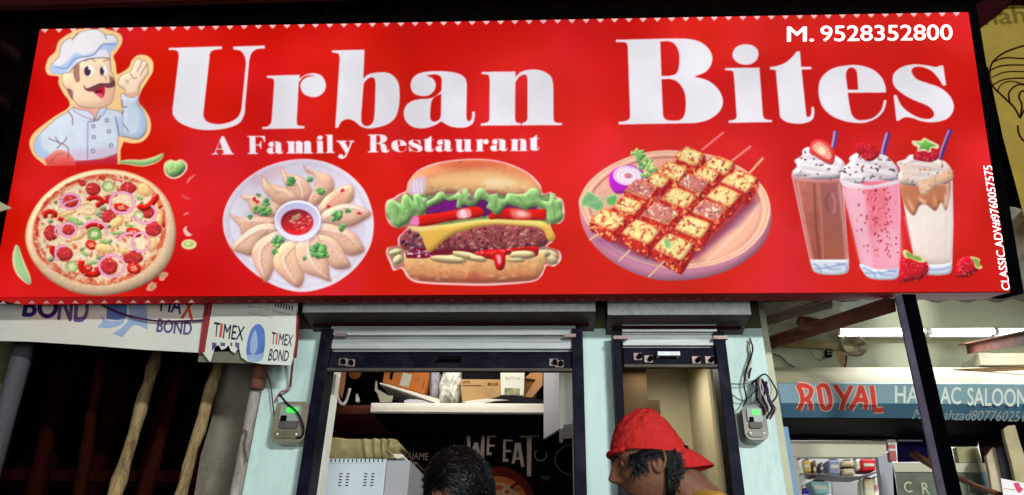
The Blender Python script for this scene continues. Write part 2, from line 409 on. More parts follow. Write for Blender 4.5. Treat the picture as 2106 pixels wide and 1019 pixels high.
# ---- pizza
PZ_OUT = "160,560 185,430 265,300 400,190 550,132 700,118 850,146 980,215 1070,320 1112,450 1117,570 1080,700 1000,800 880,870 740,912 600,922 450,895 300,810 200,690"
def pizza():
    fill(PZ_OUT, (240, 205, 165), bev=.35, bevr=10, rim=(205, 130, 90), rimw=3, tex=.07, texs=5)
    inn = spl("208,550 228,425 310,305 430,212 560,162 700,148 850,178 965,245 1035,345 1056,460 1045,570 1000,670 905,765 800,822 690,852 560,852 430,812 300,732 232,650")
    fill(inn, (214, 92, 60), tex=.3, texs=3, soft=1, cells=((238, 190, 150), 5, .5, 4))
    c = [(632+(x-632)*.93, 500+(y-500)*.93) for x, y in inn]
    fill(c, (240, 214, 176), tex=.13, texs=5, soft=3, cells=((214, 70, 50), 7, .66, 5))
    R = random.Random(4)
    for i in range(300):
        x, y = R.uniform(210, 1055), R.uniform(150, 850)
        if not inside(c, x, y): continue
        k = R.choice([(250, 232, 200), (246, 224, 186), (232, 190, 140), (215, 205, 160), (252, 240, 220), (205, 70, 50)])
        blob(x, y, R.uniform(7, 22), R.uniform(4, 12), k, ang=R.uniform(0, 180), wob=.35, seed=i, a=.75, soft=0)
    for i in range(40):
        t = R.uniform(0, 6.28); x = 632+math.cos(t)*398; y = 500+math.sin(t)*325
        blob(x, y, R.uniform(10, 28), R.uniform(5, 12), R.choice([(200, 40, 30), (190, 50, 40), (225, 90, 70)]), ang=math.degrees(t)+90, wob=.4, seed=i, a=.8)
    for x, y, rx, ry in ((590, 245, 45, 38), (815, 240, 48, 34), (447, 322, 45, 38), (690, 420, 46, 38), (322, 525, 42, 46), (436, 504, 36, 30), (408, 656, 52, 44), (692, 736, 54, 48), (975, 500, 48, 44), (940, 392, 38, 38), (845, 680, 60, 40), (525, 208, 20, 16), (690, 300, 20, 15)):
        blob(x, y, rx+3, ry+3, (150, 22, 22), wob=.05, seed=1); blob(x, y, rx, ry, (196, 48, 50), wob=.06, seed=2, tex=.35, texs=2, bev=.3, bevr=3, cells=((232, 130, 110), 3, .68, 6))
    def sl(x, y, rx, ry, ang, c1, c2, hole=(246, 222, 190)):
        blob(x, y, rx, ry, c1, ang=ang, wob=.08, seed=3, bev=.35, bevr=3); blob(x, y, rx*.66, ry*.6, c2, ang=ang, wob=.12, seed=4, tex=.15, texs=2)
        for q in range(4): blob(x+rx*.3*math.cos(q*1.57+.5), y+ry*.3*math.sin(q*1.57+.5), rx*.16, ry*.16, hole, seed=q)
    red, rd2 = (206, 28, 20), (238, 160, 120)
    for pth, wd in (("290,430 288,400 320,388 350,400 345,425", 24), ("555,318 590,298 630,305 650,330 610,352", 26), ("880,345 905,365 950,350 990,300 985,285", 34), ("520,700 515,745 560,785 620,780 615,740", 34), ("545,490 580,470 630,475 650,500", 26), ("335,605 330,640 355,670", 26), ("650,330 680,320 690,335", 20), ("1015,355 1022,365", 22), ("1010,400 1030,450 1040,485", 14), ("370,430 400,445", 22)):
        stroke(pth, (170, 16, 14), wd+6); stroke(pth, red, wd, bev=.5, bevr=3)
    for x, y, rx, ry in ((770, 362, 46, 28), (850, 748, 46, 36), (580, 600, 38, 32), (848, 520, 52, 30), (560, 745, 28, 22)): sl(x, y, rx, ry, 15, red, (222, 70, 50), (250, 200, 160))
    for x, y, rx, ry, an in ((915, 248, 50, 40, 50), (738, 458, 58, 32, -35), (500, 535, 62, 34, -30), (664, 620, 66, 32, 10), (962, 595, 42, 48, 0), (1012, 430, 20, 42, -10), (430, 398, 66, 15, -18), (790, 640, 40, 18, 0)):
        blob(x, y, rx, ry, (222, 150, 90), ang=an, wob=.08, seed=7); blob(x, y, rx*.88, ry*.84, (250, 205, 140), ang=an, wob=.08, seed=8, bev=.25, bevr=4, tex=.06)
    stroke("505,345 560,330 600,360 590,400 540,400 520,375", (248, 208, 150), 20, bev=.3, bevr=3); stroke("545,372 575,370 578,390", (230, 190, 140), 10)
    for x, y, rx, ry in ((688, 228, 38, 35), (600, 530, 46, 40), (880, 415, 34, 32), (455, 738, 40, 36)):
        g = (196, 206, 140) if y != 530 else (130, 176, 90)
        blob(x, y, rx, ry, (120, 150, 80), wob=.05, seed=5); blob(x, y, rx*.87, ry*.85, g, wob=.06, seed=6, tex=.1, texs=3); blob(x, y, rx*.5, ry*.45, (226, 228, 180), wob=.2, seed=9, tex=.2, texs=2)
    for x, y, rx, ry, an in ((470, 448, 50, 22, 25), (500, 462, 34, 16, 10), (586, 712, 32, 16, -10), (750, 525, 50, 12, 0), (820, 475, 34, 12, 15), (670, 580, 40, 14, 20), (535, 655, 34, 12, 30), (560, 430, 18, 10, 0), (880, 300, 26, 16, 20)):
        blob(x, y, rx, ry, (150, 185, 110), ang=an, wob=.25, seed=8, bev=.3, bevr=3, a=.9)
    for x, y, r in ((320, 448, 18), (625, 400, 22), (655, 365, 22), (322, 690, 22), (630, 677, 22), (352, 325, 14), (640, 420, 15), (700, 575, 14), (900, 330, 12), (690, 480, 16), (520, 625, 14)):
        blob(x, y, r, r*.8, (150, 160, 120), wob=.1, seed=1, bev=.6, bevr=2)
    for x, y, rx, ry, a0, a1 in ((447, 322, 60, 47, 0, 360), (775, 330, 78, 66, 0, 360), (600, 512, 78, 62, 160, 380), (434, 504, 50, 42, 0, 360), (710, 732, 80, 68, 0, 360), (895, 582, 54, 60, 0, 360), (925, 402, 66, 60, -60, 170), (408, 656, 56, 50, 130, 280), (380, 510, 30, 36, 120, 260), (820, 570, 60, 45, 170, 290)):
        pp = ell(x, y, rx, ry, 0, 30, a0, a1); cl = abs(a1-a0) >= 360
        stroke(pp, (196, 84, 130), 17, closed=cl); stroke(pp, (244, 182, 212), 11, closed=cl)
    stroke("408,335 440,325 490,308", (236, 160, 190), 10)
    for i in range(60):
        x, y = R.uniform(250, 1020), R.uniform(190, 820)
        if inside(c, x, y): blob(x, y, 5, 4, R.choice([(70, 60, 40), (255, 250, 235), (255, 245, 225), (90, 120, 60)]), seed=i, a=.8)
pizza()

# ---- momos
MO_OUT = "60,500 80,375 160,245 300,135 450,77 610,57 760,80 900,150 1010,260 1065,390 1080,520 1050,660 960,790 840,885 710,938 580,955 440,925 300,850 180,745 95,625"
def momos():
    CV.T(440, 310, 3.2861)
    fill(MO_OUT, (252, 222, 236)); o = spl(MO_OUT)
    def ins(f): return [(572+(x-572)*f, 505+(y-505)*f) for x, y in o]
    fill(ins(.985), (216, 208, 222), col2=(232, 228, 240), dirn=(.6, 1), tex=.03, texs=14)
    fill(ins(.93), (188, 176, 198), a=.6, soft=2); fill(ins(.915), (220, 210, 226), col2=(232, 226, 240), dirn=(-.2, 1), tex=.03, texs=12, soft=1)
    fill("250,190 420,110 470,150 300,240", (212, 160, 170), a=.45, soft=5); fill("180,480 420,330 760,330 960,480 900,700 600,880 300,760", (190, 160, 180), a=.35, soft=8)
    stroke("960,330 1030,440 1030,600 950,720", (244, 240, 250), 16, soft=2, a=.8)
    D = [("462,118 505,160 600,190 650,260 640,325 560,335 530,290 480,220", "465,135 500,180 560,210 590,260 600,320"),
         ("610,105 640,138 700,150 775,170 802,240 765,300 690,358 640,335 680,250 675,170 630,150", "620,120 690,150 690,230 650,330"),
         ("335,178 380,225 480,255 550,300 548,340 440,362 400,330 345,270", "340,200 400,260 470,275 540,320"),
         ("192,308 300,312 400,350 442,385 410,435 330,440 260,410 235,350", "200,315 300,335 400,385 410,430"),
         ("112,430 180,455 300,450 400,465 410,500 300,530 205,575 180,510", "120,440 200,480 300,475 400,480"),
         ("915,238 930,330 850,375 740,425 712,402 730,350 790,290", "910,245 860,280 790,330 725,400"),
         ("1048,422 1000,470 900,512 800,490 725,470 760,410 860,368 960,375", "1040,425 960,390 860,385 740,460"),
         ("1002,672 920,702 850,660 780,600 695,540 735,500 850,520 940,560 985,620", "995,665 900,570 800,545 700,530"),
         ("912,775 830,792 770,750 700,640 690,580 780,590 850,640 890,720", "905,770 830,690 780,620 700,590"),
         ("128,655 200,570 280,515 370,498 442,530 430,558 340,580 260,695 190,682", "135,655 230,575 320,530 430,530"),
         ("350,872 290,780 265,690 300,620 390,565 455,555 472,600 420,690 400,790", "345,860 310,760 320,660 400,590 450,565"),
         ("560,912 470,850 412,780 420,700 470,640 548,618 572,680 590,780 600,860", "560,900 490,800 470,720 540,640"),
         ("778,872 690,840 610,810 570,740 562,650 620,590 685,573 722,640 760,740 772,830", "770,865 690,790 640,700 640,600 680,580")]
    for i, (d, rg) in enumerate(D):
        d = spl(d); mx_ = sum(p[0] for p in d)/len(d); my_ = sum(p[1] for p in d)/len(d); d = [(mx_+(x-mx_)*1.09, my_+(y-my_)*1.09) for x, y in d]
        col = [(244, 210, 180), (242, 200, 172), (246, 212, 166)][i % 3]
        fill([(x+6, y+10) for x, y in d], (176, 116, 116), a=.55, soft=2)
        fill(d, col, col2=(226, 172, 148), dirn=(.4, 1), bev=.28, bevr=8, tex=.05, texs=6, rim=(206, 140, 118), rimw=1)
        g = spl(rg, 5, False)
        stroke([(x+9, y+9) for x, y in g], (196, 128, 110), 12, a=.55, soft=1); stroke(g, (253, 238, 224), 13, soft=1, taper=True)
        nn = len(g)
        for k in range(1, nn-1, 2):
            (x0, y0), (x1, y1) = g[k-1], g[k+1]; dx, dy = x1-x0, y1-y0; L = math.hypot(dx, dy) or 1
            cx, cy = mx_, my_
            vx, vy = cx-g[k][0], cy-g[k][1]; q = math.hypot(vx, vy) or 1
            stroke([g[k], (g[k][0]+vx/q*22, g[k][1]+vy/q*22), (g[k][0]+vx/q*50+6, g[k][1]+vy/q*44)], (196, 122, 100), 9, a=.7, soft=1, taper=True); stroke([(g[k][0]+8, g[k][1]+4), (g[k][0]+vx/q*24+8, g[k][1]+vy/q*22+4), (g[k][0]+vx/q*46+13, g[k][1]+vy/q*40+4)], (255, 240, 220), 6, a=.7, soft=1, taper=True)
    fill("740,590 800,620 870,690 890,740 800,700 740,650", (244, 190, 175), a=.6, soft=3); fill("800,290 880,270 910,340 840,365 770,380", (242, 160, 140), a=.55, soft=3)
    for x, y in ((272, 330), (290, 345), (775, 380), (870, 272), (982, 425)): blob(x, y, 14, 12, (214, 40, 40), wob=.4, seed=2)
    # bowl
    fill(ell(572, 488, 160, 128), (120, 90, 150), a=.7, soft=4)
    fill(ell(567, 474, 158, 140), (196, 196, 226), col2=(236, 232, 244)); fill(ell(566, 462, 156, 124), (246, 244, 250)); fill(ell(566, 466, 146, 114), (190, 186, 222), col2=(228, 220, 238))
    fill(ell(562, 484, 112, 90), (170, 60, 80)); fill(ell(562, 485, 107, 85), (150, 40, 60), col2=(216, 30, 34), bev=-.3, bevr=5)
    for i, (x, y) in enumerate(((580, 490), (610, 470), (640, 500), (600, 525), (555, 515), (565, 465), (650, 475), (620, 540), (590, 450), (545, 490), (610, 495), (570, 540), (640, 450))): blob(x, y, 15, 11, (232, 70, 70) if i % 3 else (240, 120, 110), seed=i, bev=.5, bevr=2, wob=.3)
    for x, y in ((540, 450), (525, 475), (570, 435), (560, 458)): blob(x, y, 18, 8, (170, 170, 120), ang=-30, seed=4, wob=.3)
    R = random.Random(8)
    for x, y, r in ((518, 208, 34), (650, 196, 24), (725, 275, 30), (352, 350, 30), (345, 410, 38), (290, 400, 28), (245, 450, 20), (300, 300, 16), (832, 445, 42), (908, 412, 20), (862, 522, 28), (432, 615, 42), (410, 685, 20), (712, 680, 60), (612, 728, 16), (745, 700, 36)):
        for k in range(int(r/2.6)+3):
            a = R.uniform(0, 6.28); q = r*math.sqrt(R.random())*.8
            blob(x+q*math.cos(a), y+q*math.sin(a)*.9, r*.32+3, r*.26+3, R.choice([(104, 168, 92), (90, 150, 84), (128, 190, 100), (110, 160, 110)]), ang=R.uniform(0, 180), wob=.35, seed=k, bev=.5, bevr=2)
momos()

# ---- burger
BG_OUT = "215,270 230,210 300,130 430,80 600,58 760,58 900,85 1040,150 1120,230 1140,290 1190,280 1228,310 1275,340 1285,450 1250,495 1190,500 1222,580 1205,618 1170,650 1250,680 1262,740 1215,785 1165,780 1130,850 1060,890 800,912 620,912 320,898 230,865 185,800 130,812 105,760 80,700 90,655 155,645 160,590 200,545 225,515 160,525 105,500 75,430 80,345 130,320 165,295"
def burger():
    CV.T(770, 310, 3.2881)
    fill(BG_OUT, (255, 205, 205)); o = spl(BG_OUT); fill([(670+(x-670)*.978, 490+(y-490)*.972) for x, y in o], (190, 120, 110)); fill("80,440 95,350 140,340 190,350 260,300 1120,300 1215,320 1270,420 1240,480 1130,500 250,500 150,505", (120, 150, 96), tex=.2, texs=6)
    # potato wedges peeping out
    for x, y, rx, ry, an in ((140, 690, 52, 26, -12), (158, 740, 44, 34, -45), (1180, 705, 68, 36, 15), (1200, 735, 46, 32, 40), (1130, 700, 60, 30, 0)):
        blob(x, y, rx, ry, (150, 135, 95), ang=an, wob=.06, seed=2); blob(x, y-3, rx*.88, ry*.8, (214, 196, 150), ang=an, wob=.06, seed=3, bev=.5, bevr=4)
    # bottom bun
    fill("200,690* 1150,690* 1152,760 1130,830 1060,880 800,893 600,893 330,885 240,850 205,790", (240, 200, 140), col2=(196, 110, 70), bev=.25, bevr=8, tex=.1, texs=6)
    fill("240,850 330,880 600,888 800,888 1060,875 1100,850 800,870 500,868", (140, 70, 60), a=.7, soft=2)
    R = random.Random(3)
    for i in range(60):
        x = R.uniform(240, 1110); y = R.uniform(770, 875); blob(x, y, R.uniform(5, 28), R.uniform(3, 7), R.choice([(196, 96, 66), (250, 215, 150), (170, 80, 60)]), ang=R.uniform(-30, 30), wob=.4, seed=i, a=.45, soft=1)
    fill("640,830 690,820 720,880 640,888", (170, 70, 60), a=.5, soft=2)
    # patty
    fill("170,620 185,570 240,530 340,540 600,540 720,500 900,500 1100,520 1160,560 1175,610 1140,650 1000,665 800,670 500,672 300,690 200,670", (152, 70, 72), tex=.25, texs=4, bev=.35, bevr=9)
    pt = spl("180,620 195,575 240,545 340,545 600,545 720,515 900,505 1100,525 1150,560 1165,610 1130,645 1000,655 800,660 500,665 300,680 205,665")
    for i in range(430):
        x, y = R.uniform(170, 1175), R.uniform(500, 690)
        if not inside(pt, x, y): continue
        if x < 420: k = R.choice([(60, 24, 60), (90, 40, 80), (190, 150, 170), (120, 70, 90), (70, 30, 50), (150, 110, 110)])
        else: k = R.choice([(196, 112, 108), (120, 44, 60), (214, 140, 130), (170, 84, 84), (90, 30, 60), (186, 100, 90), (160, 74, 80)])
        blob(x, y, R.uniform(8, 22), R.uniform(5, 13), k, ang=R.uniform(0, 180), wob=.35, seed=i, a=.85, bev=.5, bevr=2)
    fill("210,690* 300,660 420,672 560,665 700,670 900,660 1000,655 1100,650 1108,700 1085,718 1070,680 990,670 930,700 880,715 882,770 860,808 825,800 815,755 790,735 740,730 600,700 400,720 330,730 215,728*", (120, 14, 40), tex=.2, texs=5)
    fill("680,690 760,672 900,665 1050,650 1105,655 1104,700 1085,718 1072,680 990,676 925,690 885,705 882,770 862,806 828,800 815,752 790,735 740,728", (206, 10, 14), bev=.5, bevr=4)
    fill("815,715 840,705 858,730 850,770 838,765", (240, 150, 160), soft=1); 
    for i in range(34): blob(R.uniform(225, 400), R.uniform(672, 716), R.uniform(4, 12), R.uniform(3, 6), R.choice([(220, 200, 220), (170, 80, 120), (250, 240, 245)]), seed=i, wob=.4)
    for i in range(30): blob(R.uniform(640, 1080), R.uniform(655, 700), R.uniform(4, 14), R.uniform(2, 4), (250, 190, 190), seed=i, wob=.4, a=.8)
    for x, y, rx, ry, an in ((620, 710, 100, 26, 12), (500, 735, 122, 28, 5), (1000, 705, 88, 30, 0), (960, 740, 60, 14, 0), (700, 730, 60, 22, 10)):
        blob(x, y+4, rx, ry, (120, 90, 60), ang=an, wob=.04, seed=2, a=.7); blob(x, y-2, rx*.95, ry*.85, (222, 200, 146), ang=an, wob=.05, seed=3, bev=.5, bevr=4)
        stroke([(x-rx*.5, y-ry*.3), (x, y-ry*.45), (x+rx*.5, y-ry*.3)], (250, 240, 215), 6, soft=1, a=.7, taper=True)
    fill("815,715 880,700 884,770 862,808 826,802 812,755", (204, 8, 14), bev=.5, bevr=4); fill("826,712 846,706 858,735 850,768 838,765", (242, 170, 180), soft=1)
    # cheese
    fill("225,520* 250,512 330,515 480,500 620,480 760,465 900,470 1080,475 1160,490 1205,545 1222,590 1205,615 1170,600 1150,550 1100,520 1000,510 850,500 720,515 620,540 540,565 470,610 400,675 375,685 350,665 320,590 290,545*", (246, 204, 96), bev=.3, bevr=5, col2=(232, 170, 70))
    fill("225,522 300,515 380,512 440,520 300,548 250,540", (250, 220, 170), a=.8, soft=2); stroke("480,520 620,490 780,474 1000,488 1140,505", (252, 232, 150), 13, soft=2)
    # tomato, onion
    fill("330,330* 540,320* 760,330* 1100,380* 1100,420* 740,440* 350,430*", (110, 30, 100), tex=.25, texs=6)
    fill("380,390 540,340 560,390 420,410", (120, 20, 130), tex=.2); fill("680,345 760,340 770,430 720,440", (96, 20, 100))
    fill("235,455* 300,440 450,420 600,390 700,380 745,420 700,450 560,465 400,500 320,512 240,505*", (216, 24, 16), bev=.35, bevr=4); fill("235,455* 295,445 298,505 240,506*", (240, 130, 190), soft=1)
    fill("560,410 640,395 650,450 570,460", (252, 150, 160), soft=1); fill("575,408 610,400 625,450 590,455", (255, 225, 230), soft=1, a=.9)
    fill("790,420 900,392 1050,398 1162,395* 1160,470* 980,470 850,462 780,465", (214, 16, 14), bev=.3, bevr=4); fill("920,400 1030,402 1060,450 950,460", (250, 130, 120), a=.9, soft=3); fill("960,412 1010,410 1030,440 980,445", (255, 215, 205), soft=2, a=.8)
    stroke("320,505 450,485 600,462 720,450", (150, 0, 10), 7, a=.7)
    # top bun
    fill("222,285 235,215 300,140 430,92 600,68 760,68 900,95 1030,155 1110,235 1135,290 1050,290 900,290 740,265 600,285 480,275 360,300 300,290", (212, 112, 74), col2=(238, 190, 134), dirn=(-.05, 1), bev=.25, bevr=10, tex=.06, texs=8)
    fill("400,180 560,150 760,140 960,180 1090,260 900,270 600,250 400,240", (250, 205, 140), a=.75, soft=7); fill("230,270 250,210 320,170 350,190 330,290 260,300", (214, 190, 214), a=.9, soft=2)
    fill("730,200 850,190 960,220 880,250 760,240", (250, 225, 176), a=.8, soft=4); fill("430,95 600,70 760,70 900,98 760,110 560,120", (200, 84, 60), a=.6, soft=5)
    for i in range(46):
        x = R.uniform(360, 1060); blob(x, R.uniform(235, 285), R.uniform(6, 26), R.uniform(3, 7), R.choice([(250, 225, 180), (176, 100, 70), (245, 205, 150)]), ang=R.uniform(-30, 30), wob=.4, seed=i, a=.55, soft=1)
    for x in (268, 292, 318): stroke([(x, 205), (x-4, 240), (x+6, 285)], (250, 240, 250), 9, soft=1, a=.8)
    stroke("345,300 480,285 560,280", (110, 40, 60), 14, a=.6, soft=2); stroke("760,275 900,300 1000,298", (120, 50, 60), 12, a=.6, soft=2)
    blob(583, 77, 6, 4, (60, 10, 20))
    # lettuce
    L = ["92,345 120,330 150,345 180,365* 190,310 215,295 240,320 265,350 262,300* 290,290 320,315 360,330 352,380 345,420 300,430 275,400 240,470 200,500 160,520 120,500 95,440 82,400",
         "355,345 400,320 430,285 470,280 490,320 540,300 570,280 590,300 605,262 625,262 640,290 670,310 690,265 740,258 775,300 830,290 835,320 880,330 900,290 960,295 1020,290 1050,260 1090,255 1115,280 1120,330 1180,345 1190,300 1225,295 1215,330 1260,330 1272,370 1258,400 1282,430 1265,470 1235,478 1200,495 1170,460 1165,400 1100,370 1060,385 1020,402 985,385 900,365 880,385 850,425 815,432 790,405 758,385 770,350 720,330 680,370 640,375 600,365 580,395 555,380 558,330 520,340 470,330 450,350 400,365 360,385"]
    for d in L:
        fill([(x+3, y+9) for x, y in spl(d)], (60, 60, 40), a=.45, soft=2)
        fill(d, (140, 186, 112), tex=.14, texs=6, bev=.5, bevr=5, rim=(186, 216, 150), rimw=2)
    for p in ("130,360 160,400 150,470", "230,340 240,390 220,440", "290,310 300,360 320,400", "600,290 590,330 575,375", "640,310 620,350", "700,290 690,330", "830,330 820,370 815,410", "960,310 1000,340 1020,380", "1080,290 1090,330", "1200,340 1215,380 1220,450", "400,330 380,370", "900,320 860,350", "1040,300 1050,360"): stroke(p, (104, 150, 84), 11, soft=1, taper=True)
    for p in ("110,380 130,450", "260,345 350,345", "470,300 440,335", "745,290 800,350", "930,320 980,350", "1150,380 1190,400"): stroke(p, (196, 222, 160), 8, soft=1, taper=True)
    blob(655, 325, 26, 20, (120, 60, 90), a=.6, soft=1)
burger()

# ---- paneer tikka board
KB_OUT = "62,500 75,430 130,340 240,250 400,180 560,152 700,155 860,175 1000,225 1120,300 1210,400 1245,510 1248,590 1215,700 1130,800 1000,880 850,930 700,950 550,948 400,905 260,830 150,730 85,620"
def kebab():
    CV.T(1170, 260, 2.9978)
    o = spl(KB_OUT)
    fill(o, (206, 120, 130), col2=(200, 130, 160), bev=.3, bevr=8)
    top = spl("62,480 75,420 130,335 240,248 400,178 560,150 700,153 860,173 1000,222 1120,295 1205,385 1240,480 1235,570 1190,670 1090,770 960,835 800,870 640,878 480,850 330,790 200,700 110,600")
    fill(top, (240, 190, 160), col2=(250, 200, 170), dirn=(1, .3), tex=.04, texs=12)
    def ins(f, dy=0): return [(652+(x-652)*f, 512+(y-512)*f+dy) for x, y in top]
    stroke(ins(.965), (206, 140, 120), 5, closed=True, a=.7); fill(ins(.91, 3), (190, 110, 100), soft=1); fill(ins(.89, 8), (232, 172, 150), col2=(238, 150, 120), dirn=(1, .6), tex=.06, texs=14, soft=1)
    fill("830,800 1000,640 1180,460 1190,560 1100,700 960,810 850,840", (248, 196, 166), a=.7, soft=5); stroke("850,830 990,700 1090,600 1180,470", (255, 232, 210), 7, soft=1, a=.7); stroke("900,560 1000,620 1090,560", (150, 90, 130), 30, a=.3, soft=5)
    fill("170,700 330,640 700,820 860,760 1160,480 1100,460 980,580 780,760 640,850 500,845 340,790 220,730", (124, 74, 130), a=.72, soft=5)
    # skewers
    for a, b, wd, c in (((818, 148), (955, 36), 15, (236, 84, 96)), ((1000, 218), (1122, 122), 15, (240, 110, 110)), ((1105, 298), (1198, 195), 15, (240, 170, 120))):
        stroke([a, ((a[0]+b[0])/2, (a[1]+b[1])/2), b], c, wd); stroke([a, b], (255, 190, 170), 4, a=.7)
    # onion and leaves
    fill("248,340 255,290 300,255 380,240 440,260 460,300 440,350 370,400 300,418 262,385", (196, 20, 196), col2=(150, 60, 180), dirn=(1, 0), bev=.3, bevr=5)
    fill(ell(362, 305, 90, 60, 4), (240, 214, 232)); 
    for f, c in ((.88, (210, 160, 205)), (.82, (246, 230, 240)), (.62, (220, 180, 215)), (.55, (246, 232, 242)), (.34, (226, 180, 200)), (.24, (206, 120, 130))): fill(ell(366, 306, 90*f, 60*f, 4), c)
    R = random.Random(12)
    def herb(path, r, cols=((130, 190, 100), (160, 210, 120), (100, 160, 90), (190, 220, 130))):
        for x, y in path:
            for k in range(9):
                a = R.uniform(0, 6.28); q = r*R.random(); blob(x+q*math.cos(a), y+q*math.sin(a), r*.42, r*.3, R.choice(cols), ang=R.uniform(0, 180), wob=.35, seed=k, bev=.4, bevr=2)
    herb(((420, 160), (440, 190), (470, 215), (450, 240), (490, 260), (520, 270), (480, 300)), 34)
    fill("72,480 110,405 160,420 215,470 210,510 170,525 120,500", (120, 176, 120), rim=(200, 225, 150), rimw=2, tex=.12); fill("230,450 250,425 290,420 300,460 270,490 235,485", (100, 170, 90), rim=(190, 215, 140), rimw=2); stroke("80,490 180,460 300,420", (160, 190, 130), 7); stroke("150,545 210,520", (190, 200, 130), 8)
    def cube(cx, cy, s, k=0, dark=0):
        """grilled cheese cube: light top, two charred sides"""
        j = lambda v: v+R.uniform(-5, 5)
        T = [(cx-1.0*s, cy-.05*s), (cx-.28*s, cy-.72*s), (cx+.85*s, cy-.25*s), (cx+.3*s, cy+.5*s)]
        T = [(j(x), j(y)) for x, y in T]; dz = .62*s
        Ls = [T[0], T[3], (T[3][0]-2, T[3][1]+dz), (T[0][0]+6, T[0][1]+dz*.75)]; Rs = [T[3], T[2], (T[2][0]-4, T[2][1]+dz*.9), (T[3][0]-2, T[3][1]+dz)]
        def rd(P): return spl(' '.join('%.1f,%.1f' % p for p in [q for i in range(4) for q in ((P[i][0]*.86+P[i-1][0]*.14, P[i][1]*.86+P[i-1][1]*.14), (P[i][0]*.86+P[(i+1) % 4][0]*.14, P[i][1]*.86+P[(i+1) % 4][1]*.14))]), 3)
        fill([(x+6, y+8) for x, y in rd([T[0], T[1], T[2], Rs[2]])], (150, 10, 20), a=.7, soft=2)
        fill(rd([T[0], T[2], Rs[2], Rs[3]]), (170, 8, 12), soft=1); fill(rd([T[0], T[3], Ls[2], Ls[3]]), (186, 20, 16), soft=1)
        fill(rd(Ls), (196, 34, 26), tex=.3, texs=4, rim=(150, 4, 10), rimw=2, cells=((246, 170, 110), 6, .56, 5)); fill(rd(Rs), (178, 24, 24), tex=.35, texs=4, rim=(130, 0, 10), rimw=2, cells=((238, 130, 84), 6, .6, 5))
        base = (250, 226, 150) if not dark else (206, 120, 110)
        fill(rd(T), base, rim=(226, 96, 56), rimw=3, tex=.16, texs=4, cells=((252, 236, 200) if dark else (214, 84, 54), 7, .60, 6), bev=.15, bevr=3)
        for q in range(16 if not dark else 26):
            u, v = R.random(), R.random(); x = T[0][0]*(1-u)*(1-v)+T[1][0]*u*(1-v)+T[2][0]*u*v+T[3][0]*(1-u)*v; y = T[0][1]*(1-u)*(1-v)+T[1][1]*u*(1-v)+T[2][1]*u*v+T[3][1]*(1-u)*v
            ch = R.choice([(176, 30, 34), (214, 80, 50), (120, 16, 30), (170, 184, 110), (240, 190, 100), (255, 246, 226), (190, 40, 40)] if not dark else [(110, 50, 90), (150, 60, 80), (90, 110, 80), (250, 220, 190), (170, 90, 120), (235, 200, 150)])
            blob(x, y, R.uniform(3, 11), R.uniform(3, 7), ch, ang=R.uniform(0, 180), wob=.4, seed=q, a=.8)
        for q in range(14):
            u, v = R.random(), R.random(); P = Ls if q % 2 else Rs
            x = P[0][0]*(1-u)*(1-v)+P[1][0]*u*(1-v)+P[2][0]*u*v+P[3][0]*(1-u)*v; y = P[0][1]*(1-u)*(1-v)+P[1][1]*u*(1-v)+P[2][1]*u*v+P[3][1]*(1-u)*v
            blob(x, y, R.uniform(3, 12), R.uniform(3, 7), R.choice([(120, 10, 20), (90, 10, 30), (250, 180, 100), (160, 20, 20)]), ang=R.uniform(0, 180), wob=.4, seed=q, a=.8)
        stroke([T[0], T[3], T[2]], (250, 214, 140), 5, a=.7, soft=1)
    fill("740,180 860,220 1080,300 1160,420 1040,560 900,700 700,850 520,820 400,780 150,640 240,530 400,400 560,300", (150, 6, 16), a=.55, soft=4)
    # far skewer (left), middle, near
    for a in ((745, 195, 95, 0, 0), (640, 290, 98, 0, 0), (550, 340, 70, 0, 0), (455, 400, 100, 0, 1), (370, 500, 90, 0, 0), (245, 590, 112, 0, 0)): cube(a[0], a[1], a[2]*1.1, a[3], a[4])
    for a in ((930, 250, 98, 0, 0), (850, 310, 88, 0, 0), (775, 365, 100, 0, 1), (685, 455, 108, 0, 0), (570, 550, 112, 0, 1), (450, 665, 122, 0, 0)): cube(a[0], a[1], a[2]*1.1, a[3], a[4])
    for a in ((1060, 350, 112, 0, 0), (960, 440, 104, 0, 0), (870, 530, 104, 0, 1), (770, 635, 118, 0, 0), (650, 760, 128, 0, 0)): cube(a[0], a[1], a[2]*1.1, a[3], a[4])
    for a, b in (((185, 662), (125, 702)), ((378, 762), (308, 832)), ((590, 830), (490, 930))):
        stroke([a, ((a[0]+b[0])/2, (a[1]+b[1])/2), b], (190, 130, 120), 13); stroke([a, b], (255, 215, 170), 6)
    fill("585,700 610,690 628,720 620,755 598,750", (140, 196, 120), rim=(210, 230, 160), rimw=1)
kebab()

